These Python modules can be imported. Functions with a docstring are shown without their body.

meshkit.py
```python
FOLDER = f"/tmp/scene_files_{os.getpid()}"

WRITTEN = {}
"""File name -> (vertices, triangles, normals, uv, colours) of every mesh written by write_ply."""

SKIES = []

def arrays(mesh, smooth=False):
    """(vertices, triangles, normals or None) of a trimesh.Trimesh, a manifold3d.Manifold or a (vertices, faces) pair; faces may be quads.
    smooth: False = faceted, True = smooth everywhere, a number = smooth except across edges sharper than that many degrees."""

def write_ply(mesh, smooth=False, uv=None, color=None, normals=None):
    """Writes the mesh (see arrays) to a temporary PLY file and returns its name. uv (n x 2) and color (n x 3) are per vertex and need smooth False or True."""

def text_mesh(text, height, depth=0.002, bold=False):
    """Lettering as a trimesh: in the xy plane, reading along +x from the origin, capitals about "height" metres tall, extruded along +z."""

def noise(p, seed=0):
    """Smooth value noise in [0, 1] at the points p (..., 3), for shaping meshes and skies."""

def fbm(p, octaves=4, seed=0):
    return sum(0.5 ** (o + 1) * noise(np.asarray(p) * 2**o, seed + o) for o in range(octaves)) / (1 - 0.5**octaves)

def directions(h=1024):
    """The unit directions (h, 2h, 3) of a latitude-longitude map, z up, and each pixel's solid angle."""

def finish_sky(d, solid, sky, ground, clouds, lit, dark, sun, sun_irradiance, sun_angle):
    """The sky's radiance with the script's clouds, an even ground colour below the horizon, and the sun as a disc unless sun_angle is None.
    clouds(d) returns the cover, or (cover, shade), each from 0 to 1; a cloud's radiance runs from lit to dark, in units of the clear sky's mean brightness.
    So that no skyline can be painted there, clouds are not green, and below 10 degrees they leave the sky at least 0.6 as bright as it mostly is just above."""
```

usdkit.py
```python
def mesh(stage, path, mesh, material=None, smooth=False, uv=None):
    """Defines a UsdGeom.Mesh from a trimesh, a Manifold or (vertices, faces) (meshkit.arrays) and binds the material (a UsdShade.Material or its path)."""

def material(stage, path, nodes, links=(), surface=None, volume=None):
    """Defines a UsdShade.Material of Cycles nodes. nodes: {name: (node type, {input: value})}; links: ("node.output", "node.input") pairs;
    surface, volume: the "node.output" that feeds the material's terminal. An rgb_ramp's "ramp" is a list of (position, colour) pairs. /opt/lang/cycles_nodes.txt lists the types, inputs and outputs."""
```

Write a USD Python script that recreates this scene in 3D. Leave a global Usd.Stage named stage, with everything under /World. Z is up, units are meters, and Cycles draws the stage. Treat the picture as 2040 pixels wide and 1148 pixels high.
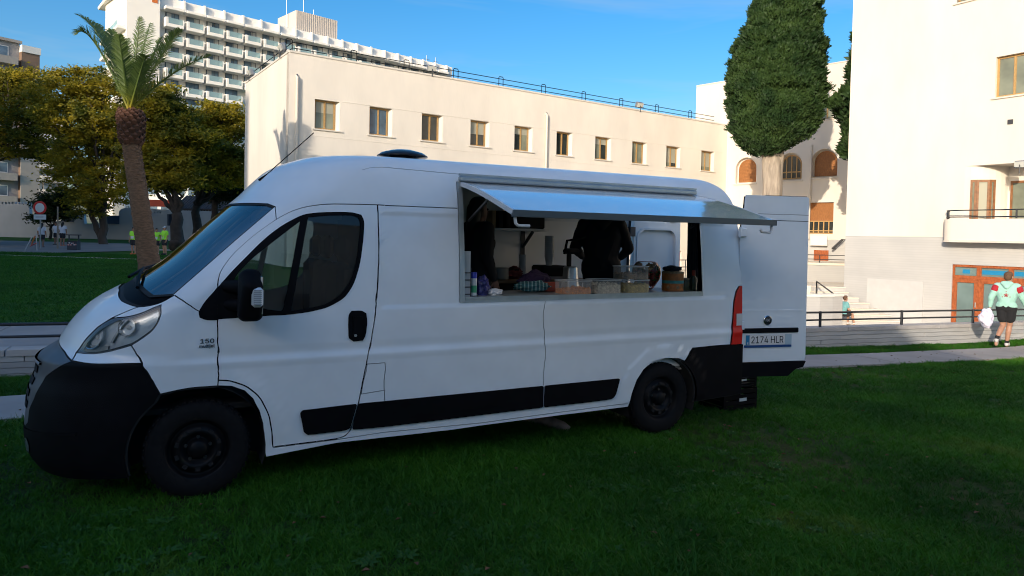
import math, json
import numpy as np, trimesh, shapely, manifold3d as m3
from shapely.geometry import Polygon, LineString, Point, box as sbox
from shapely.ops import unary_union
import mapbox_earcut as earcut
from scipy.interpolate import PchipInterpolator, RBFInterpolator
import usdkit, meshkit
from pxr import Usd, UsdGeom, UsdLux, UsdShade, Gf, Sdf, Vt

stage = Usd.Stage.CreateInMemory()
UsdGeom.SetStageUpAxis(stage, UsdGeom.Tokens.z)
UsdGeom.SetStageMetersPerUnit(stage, 1.0)
UsdGeom.Xform.Define(stage, '/World')
UsdGeom.Scope.Define(stage, '/World/Looks')

# ---------------------------------------------------------------- camera, sky, sun
EYE = np.array([0, 0, 1.862])
FPX, PITCH, ROLL, SHIFT = 1360.8, -0.0231, 0.0221, -71.1
EXPOSURE = 1.0
cp, sp, cr, sr = math.cos(PITCH), math.sin(PITCH), math.cos(ROLL), math.sin(ROLL)
_fwd = np.array([0, cp, sp]); _up0 = np.array([0, -sp, cp]); _r0 = np.array([1.0, 0, 0])
RIGHT = cr * _r0 + sr * _up0; UP = -sr * _r0 + cr * _up0
cam = UsdGeom.Camera.Define(stage, '/World/camera')
mx = np.eye(4); mx[0, :3] = RIGHT; mx[1, :3] = UP; mx[2, :3] = -_fwd; mx[3, :3] = EYE
cam.AddTransformOp().Set(Gf.Matrix4d(*[float(v) for v in mx.ravel()]))
cam.CreateHorizontalApertureAttr(36.0); cam.CreateVerticalApertureAttr(36.0 * 576 / 1024)
cam.CreateFocalLengthAttr(FPX / 2040 * 36)
cam.CreateVerticalApertureOffsetAttr(SHIFT / 2040 * 36)
cam.CreateClippingRangeAttr(Gf.Vec2f(0.1, 5000)); cam.CreateExposureAttr(EXPOSURE)

SUN_EL = math.radians(17.0)
SUN = np.array([-0.447 * math.cos(SUN_EL), -0.8945 * math.cos(SUN_EL), math.sin(SUN_EL)])
SUN_ROT = math.atan2(SUN[0], SUN[1])
dome = UsdLux.DomeLight.Define(stage, '/World/sky')
skym = usdkit.material(stage, '/World/Looks/sky', {
    'tc': ('texture_coordinate', {}),
    'map': ('mapping', {'rotation': (0, 0, 0.5), 'scale': (1.0, 5.0, 9.0)}),
    'n': ('noise_texture', {'scale': 1.6, 'detail': 5.0, 'roughness': 0.62, 'distortion': 0.6}),
    'r': ('rgb_ramp', {'ramp': [(0, (0, 0, 0)), (0.50, (0, 0, 0)), (0.75, (0.22, 0.22, 0.22)), (1, (0.4, 0.4, 0.4))]}),
    'sky': ('sky_texture', {'sky_type': 'single_scattering', 'sun_disc': False, 'sun_elevation': SUN_EL, 'sun_rotation': SUN_ROT,
                            'altitude': 10.0, 'air_density': 1.0, 'aerosol_density': 2.3, 'ozone_density': 3.0}),
    'sat': ('hsv', {'hue': 0.498, 'saturation': 1.36, 'value': 1.0, 'fac': 1.0}),
    'mix': ('mix_color', {'blend_type': 'mix', 'b': (2.6, 2.9, 3.1)}),
    'bg': ('background_shader', {'strength': 0.112})},
    [('tc.generated', 'map.vector'), ('map.vector', 'n.vector'), ('n.fac', 'r.fac'), ('r.color', 'mix.fac'), ('sky.color', 'sat.color'), ('sat.color', 'mix.a'), ('mix.result', 'bg.color')], surface='bg.background')
UsdShade.MaterialBindingAPI.Apply(dome.GetPrim()).Bind(skym)
dome.GetPrim().SetCustomDataByKey('kind', 'structure')
sun = UsdLux.DistantLight.Define(stage, '/World/sun')
sun.CreateIntensityAttr(0.57); sun.CreateAngleAttr(0.5); sun.CreateColorAttr(Gf.Vec3f(1.0, 0.87, 0.70)); sun.CreateNormalizeAttr(True)
_z = SUN; _x = np.cross([0, 0, 1], _z); _x /= np.linalg.norm(_x); _y = np.cross(_z, _x)
sx = np.eye(4); sx[0, :3] = _x; sx[1, :3] = _y; sx[2, :3] = _z
sun.AddTransformOp().Set(Gf.Matrix4d(*[float(v) for v in sx.ravel()]))

# ---------------------------------------------------------------- sighting helpers: from the photo's pixels to places in the world
def ray(px, py):
    d = RIGHT * (px - 1020) / FPX - UP * (py - 574 - SHIFT) / FPX + _fwd
    return d
def at_depth(px, py, Y):
    d = ray(px, py); return EYE + d * (Y / d[1])
def at_z(px, py, z):
    d = ray(px, py); return EYE + d * ((z - EYE[2]) / d[2])
def horizon(px): return 574 + SHIFT + FPX * math.tan(PITCH) * -1 * -1 + ROLL * (px - 1020)

# ---------------------------------------------------------------- materials
MATS = {}
def mat(key, col, rough=0.6, metal=0.0, var=0.0, vscale=3.0, bump=0.0, bscale=40.0, coat=0.0, spec=0.5, detail=3.0, transl=0.0, col2=None, emit=0.0, stretch=None):
    """A principled look whose colour drifts by noise between col and col2 (or col darkened and lightened by var)."""
    if key in MATS: return MATS[key]
    n = {'p': ('principled_bsdf', {'base_color': col, 'roughness': rough, 'metallic': metal, 'coat_weight': coat, 'specular_ior_level': spec})}; L = []
    if emit: n['p'][1].update(emission_color=col, emission_strength=emit)
    if var or col2 or bump:
        n['g'] = ('texture_coordinate', {}); src = 'g.object'
        n['m'] = ('mapping', {'scale': stretch or (1, 1, 1)}); L += [(src, 'm.vector')]
    if var or col2:
        a = tuple(c * (1 - var) for c in col); b = col2 or tuple(min(c * (1 + var), 0.95) for c in col)
        n['n'] = ('noise_texture', {'scale': vscale, 'detail': detail, 'roughness': 0.6})
        n['r'] = ('rgb_ramp', {'ramp': [(0.3, a), (0.7, b)]})
        L += [('m.vector', 'n.vector'), ('n.fac', 'r.fac'), ('r.color', 'p.base_color')]
    if bump:
        n['bn'] = ('noise_texture', {'scale': bscale, 'detail': 4.0}); n['b'] = ('bump', {'strength': bump, 'distance': 0.02})
        L += [('m.vector', 'bn.vector'), ('bn.fac', 'b.height'), ('b.normal', 'p.normal')]
    out = 'p.BSDF'
    if transl:
        n['t'] = ('translucent_bsdf', {'color': col}); n['mx'] = ('mix_closure', {'fac': transl})
        if var or col2: L.append(('r.color', 't.color'))
        L += [('p.BSDF', 'mx.closure1'), ('t.BSDF', 'mx.closure2')]; out = 'mx.closure'
    MATS[key] = usdkit.material(stage, '/World/Looks/' + key, n, L, surface=out)
    return MATS[key]
def glass(key, tint=(0.8, 0.85, 0.85), rough=0.0, ior=1.5, gloss=(1, 1, 1)):
    if key not in MATS:
        MATS[key] = usdkit.material(stage, '/World/Looks/' + key, {'t': ('transparent_bsdf', {'color': tint}), 'g': ('glossy_bsdf', {'color': gloss, 'roughness': rough}),
            'f': ('fresnel', {'IOR': ior}), 'm': ('mix_closure', {})}, [('f.fac', 'm.fac'), ('t.BSDF', 'm.closure1'), ('g.BSDF', 'm.closure2')], surface='m.closure')
    return MATS[key]

# ---------------------------------------------------------------- prims
_count = {}
def numbered(parent, name):
    k = (parent, name); i = _count.get(k, -1) + 1; _count[k] = i
    return f'{parent}/{name}' + (f'_{i:03d}' if i else '')
def tag(prim, label=None, cat=None, group=None, kind=None):
    for k, v in (('label', label), ('category', cat), ('group', group), ('kind', kind)):
        if v: prim.SetCustomDataByKey(k, v)
    return prim
def frame(R=None, loc=(0, 0, 0)):
    """4x4 (row vectors) from a 3x3 whose COLUMNS are the axes."""
    a = np.eye(4)
    if R is not None: a[:3, :3] = np.asarray(R).T
    a[3, :3] = loc
    return a
def rotz(a): c, s = math.cos(a), math.sin(a); return np.array([[c, -s, 0], [s, c, 0], [0, 0, 1.0]])
def thing(name, label, cat, loc=(0, 0, 0), rz=0.0, group=None, base=None, R=None):
    """An Xform at the thing's base; base is an outer frame (4x4) in which loc and rz are given."""
    path = numbered('/World', name)
    x = UsdGeom.Xform.Define(stage, path)
    a = frame(rotz(rz) if R is None else R, loc)
    if base is not None: a = a @ base
    x.AddTransformOp().Set(Gf.Matrix4d(*[float(v) for v in a.ravel()]))
    tag(x.GetPrim(), label, cat, group)
    return path
def copy(src, label, loc=(0, 0, 0), rz=0.0, group=None, base=None, R=None, cat=None):
    p = stage.GetPrimAtPath(src); was = p.GetCustomData()
    name = src.rsplit('/', 1)[1]
    path = numbered('/World', name)
    x = UsdGeom.Xform.Define(stage, path)
    x.GetPrim().GetReferences().AddInternalReference(src)
    a = frame(rotz(rz) if R is None else R, loc)
    if base is not None: a = a @ base
    x.ClearXformOpOrder(); UsdGeom.Xformable(x).MakeMatrixXform().Set(Gf.Matrix4d(*[float(v) for v in a.ravel()]))
    x.GetPrim().SetInstanceable(True)
    tag(x.GetPrim(), label, cat or was['category'], group or was.get('group'))
    return path
def part(parent, name, m, material, smooth=False, label=None, kind=None):
    path = numbered(parent, name)
    if isinstance(m, MB): m = m.get()
    if isinstance(m, tuple) and len(m) == 3:
        v, f, nn = m
        g = UsdGeom.Mesh.Define(stage, path)
        g.CreatePointsAttr(Vt.Vec3fArray.FromNumpy(np.asarray(v, np.float32)))
        g.CreateFaceVertexCountsAttr(Vt.IntArray.FromNumpy(np.full(len(f), 3, np.int32)))
        g.CreateFaceVertexIndicesAttr(Vt.IntArray.FromNumpy(np.asarray(f, np.int32).ravel()))
        g.CreateSubdivisionSchemeAttr('none')
        g.CreateNormalsAttr(Vt.Vec3fArray.FromNumpy(np.asarray(nn, np.float32))); g.SetNormalsInterpolation('vertex')
        UsdShade.MaterialBindingAPI.Apply(g.GetPrim()).Bind(material)
    else:
        g = usdkit.mesh(stage, path, m, material, smooth=smooth)
    tag(g.GetPrim(), label, kind=kind)
    return path
def top(name, label, cat, m, material, smooth=False, group=None, kind=None):
    path = part('/World', name, m, material, smooth)
    tag(stage.GetPrimAtPath(path), label, cat, group, kind)
    return path
def structure(name, m, material, smooth=False):
    return top(name, None, None, m, material, smooth, kind='structure')

# ---------------------------------------------------------------- mesh builders
class MB:
    def __init__(s): s.v = []; s.f = []; s.n = 0
    def add(s, v, f, A=None):
        v = np.asarray(v, float); f = np.asarray(f, int)
        if f.shape[1] == 4: f = np.vstack([f[:, [0, 1, 2]], f[:, [0, 2, 3]]])
        if A is not None: v = v @ A[:3, :3] + A[3, :3]
        s.v.append(v); s.f.append(f + s.n); s.n += len(v); return s
    def tm(s, m, A=None): return s.add(m.vertices, m.faces, A)
    def box(s, x0, x1, y0, y1, z0, z1, A=None, ch=0.0):
        lo = np.minimum((x0, y0, z0), (x1, y1, z1)); hi = np.maximum((x0, y0, z0), (x1, y1, z1))
        if ch > 0:
            ch = min(ch, *(0.45 * (hi - lo)))
            pts = []
            for i in range(8):
                c = np.array([(lo, hi)[(i >> k) & 1][k] for k in range(3)]); sg = np.array([1 if not (i >> k) & 1 else -1 for k in range(3)])
                for k in range(3): q = c + sg * ch; q[k] = c[k]; pts.append(q)
            h = trimesh.Trimesh(pts).convex_hull
            return s.add(h.vertices, h.faces, A)
        v = np.array([[(lo, hi)[(i >> k) & 1][k] for k in range(3)] for i in range(8)])
        f = [(0, 2, 3, 1), (4, 5, 7, 6), (0, 1, 5, 4), (2, 6, 7, 3), (0, 4, 6, 2), (1, 3, 7, 5)]
        return s.add(v, f, A)
    def tube(s, pts, r, n=8, cap=True, A=None):
        pts = np.asarray(pts, float); r = np.broadcast_to(np.asarray(r, float), (len(pts),))
        t = np.gradient(pts, axis=0); t /= np.linalg.norm(t, axis=1)[:, None] + 1e-12
        ref = np.array([0, 0, 1.0]) if abs(t[0][2]) < 0.9 else np.array([1.0, 0, 0])
        V = []
        for i in range(len(pts)):
            a = np.cross(t[i], ref); a /= np.linalg.norm(a) + 1e-12; b = np.cross(t[i], a); ref = np.cross(a, t[i])
            th = np.arange(n) * 2 * np.pi / n
            V.append(pts[i] + r[i] * (np.cos(th)[:, None] * a + np.sin(th)[:, None] * b))
        V = np.vstack(V); F = []
        for i in range(len(pts) - 1):
            for k in range(n):
                k2 = (k + 1) % n; F.append((i * n + k, i * n + k2, (i + 1) * n + k2, (i + 1) * n + k))
        F = np.array(F); F = np.vstack([F[:, [0, 1, 2]], F[:, [0, 2, 3]]])
        if cap:
            m = len(V); V = np.vstack([V, pts[0], pts[-1]]); e = (len(pts) - 1) * n
            F = np.vstack([F, [(m, (k + 1) % n, k) for k in range(n)], [(m + 1, e + k, e + (k + 1) % n) for k in range(n)]])
        return s.add(V, F, A)
    def lathe(s, prof, n=20, A=None, axis='z'):
        prof = np.asarray(prof, float); th = np.arange(n) * 2 * np.pi / n
        V = np.stack([prof[:, None, 0] * np.cos(th), prof[:, None, 0] * np.sin(th), np.repeat(prof[:, 1:2], n, 1)], -1).reshape(-1, 3); F = []
        for i in range(len(prof) - 1):
            for k in range(n): k2 = (k + 1) % n; F.append((i * n + k, i * n + k2, (i + 1) * n + k2, (i + 1) * n + k))
        if axis == 'y': V = V[:, [0, 2, 1]] * [1, 1, -1]
        if axis == 'x': V = V[:, [2, 1, 0]] * [1, 1, -1]
        return s.add(V, F, A)
    def poly(s, P, h0, h1, A=None):
        """Extrudes a shapely polygon (x, y) from z=h0 to h1."""
        for g in getattr(P, 'geoms', [P]):
            if g.area < 1e-9: continue
            m = trimesh.creation.extrude_polygon(g, h1 - h0, engine='earcut'); m.apply_translation([0, 0, h0]); s.tm(m, A)
        return s
    def quad(s, a, b, c, d): return s.add([a, b, c, d], [(0, 1, 2, 3)])
    def get(s): return (np.vstack(s.v), np.vstack(s.f))
def plane_frame(P, d, n=None):
    """Rows: local x = d (along the wall), local y = world up, local z = outward normal."""
    d = np.array([d[0], d[1], 0.0]); d /= np.linalg.norm(d)
    n = np.array([d[1], -d[0], 0.0]) if n is None else n
    a = np.eye(4); a[0, :3] = d; a[1, :3] = (0, 0, 1); a[2, :3] = n; a[3, :3] = P
    return a
class Wall:
    """A vertical facade: local (t, z, out). out > 0 is towards the street."""
    def __init__(s, P, d, flip=False):
        s.A = plane_frame((P[0], P[1], 0), d); s.d = s.A[0, :3]
        s.nrm = s.A[2, :3]
        if flip: s.nrm = -s.nrm; s.A[2, :3] = s.nrm
        s.P = np.array([P[0], P[1], 0.0])
    def tz(s, px, py, out=0.0):
        d = ray(px, py); o = s.P + s.nrm * out; k = ((o - EYE) @ s.nrm) / (d @ s.nrm); q = EYE + d * k - s.P
        return float(q @ s.d), float(q[2])
    def w(s, t, z, out=0.0): return s.P + s.d * t + np.array([0, 0, z]) + s.nrm * out
def rect(a, b, c, d): return sbox(min(a, c), min(b, d), max(a, c), max(b, d))
RNG = np.random.default_rng(7)
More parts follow.
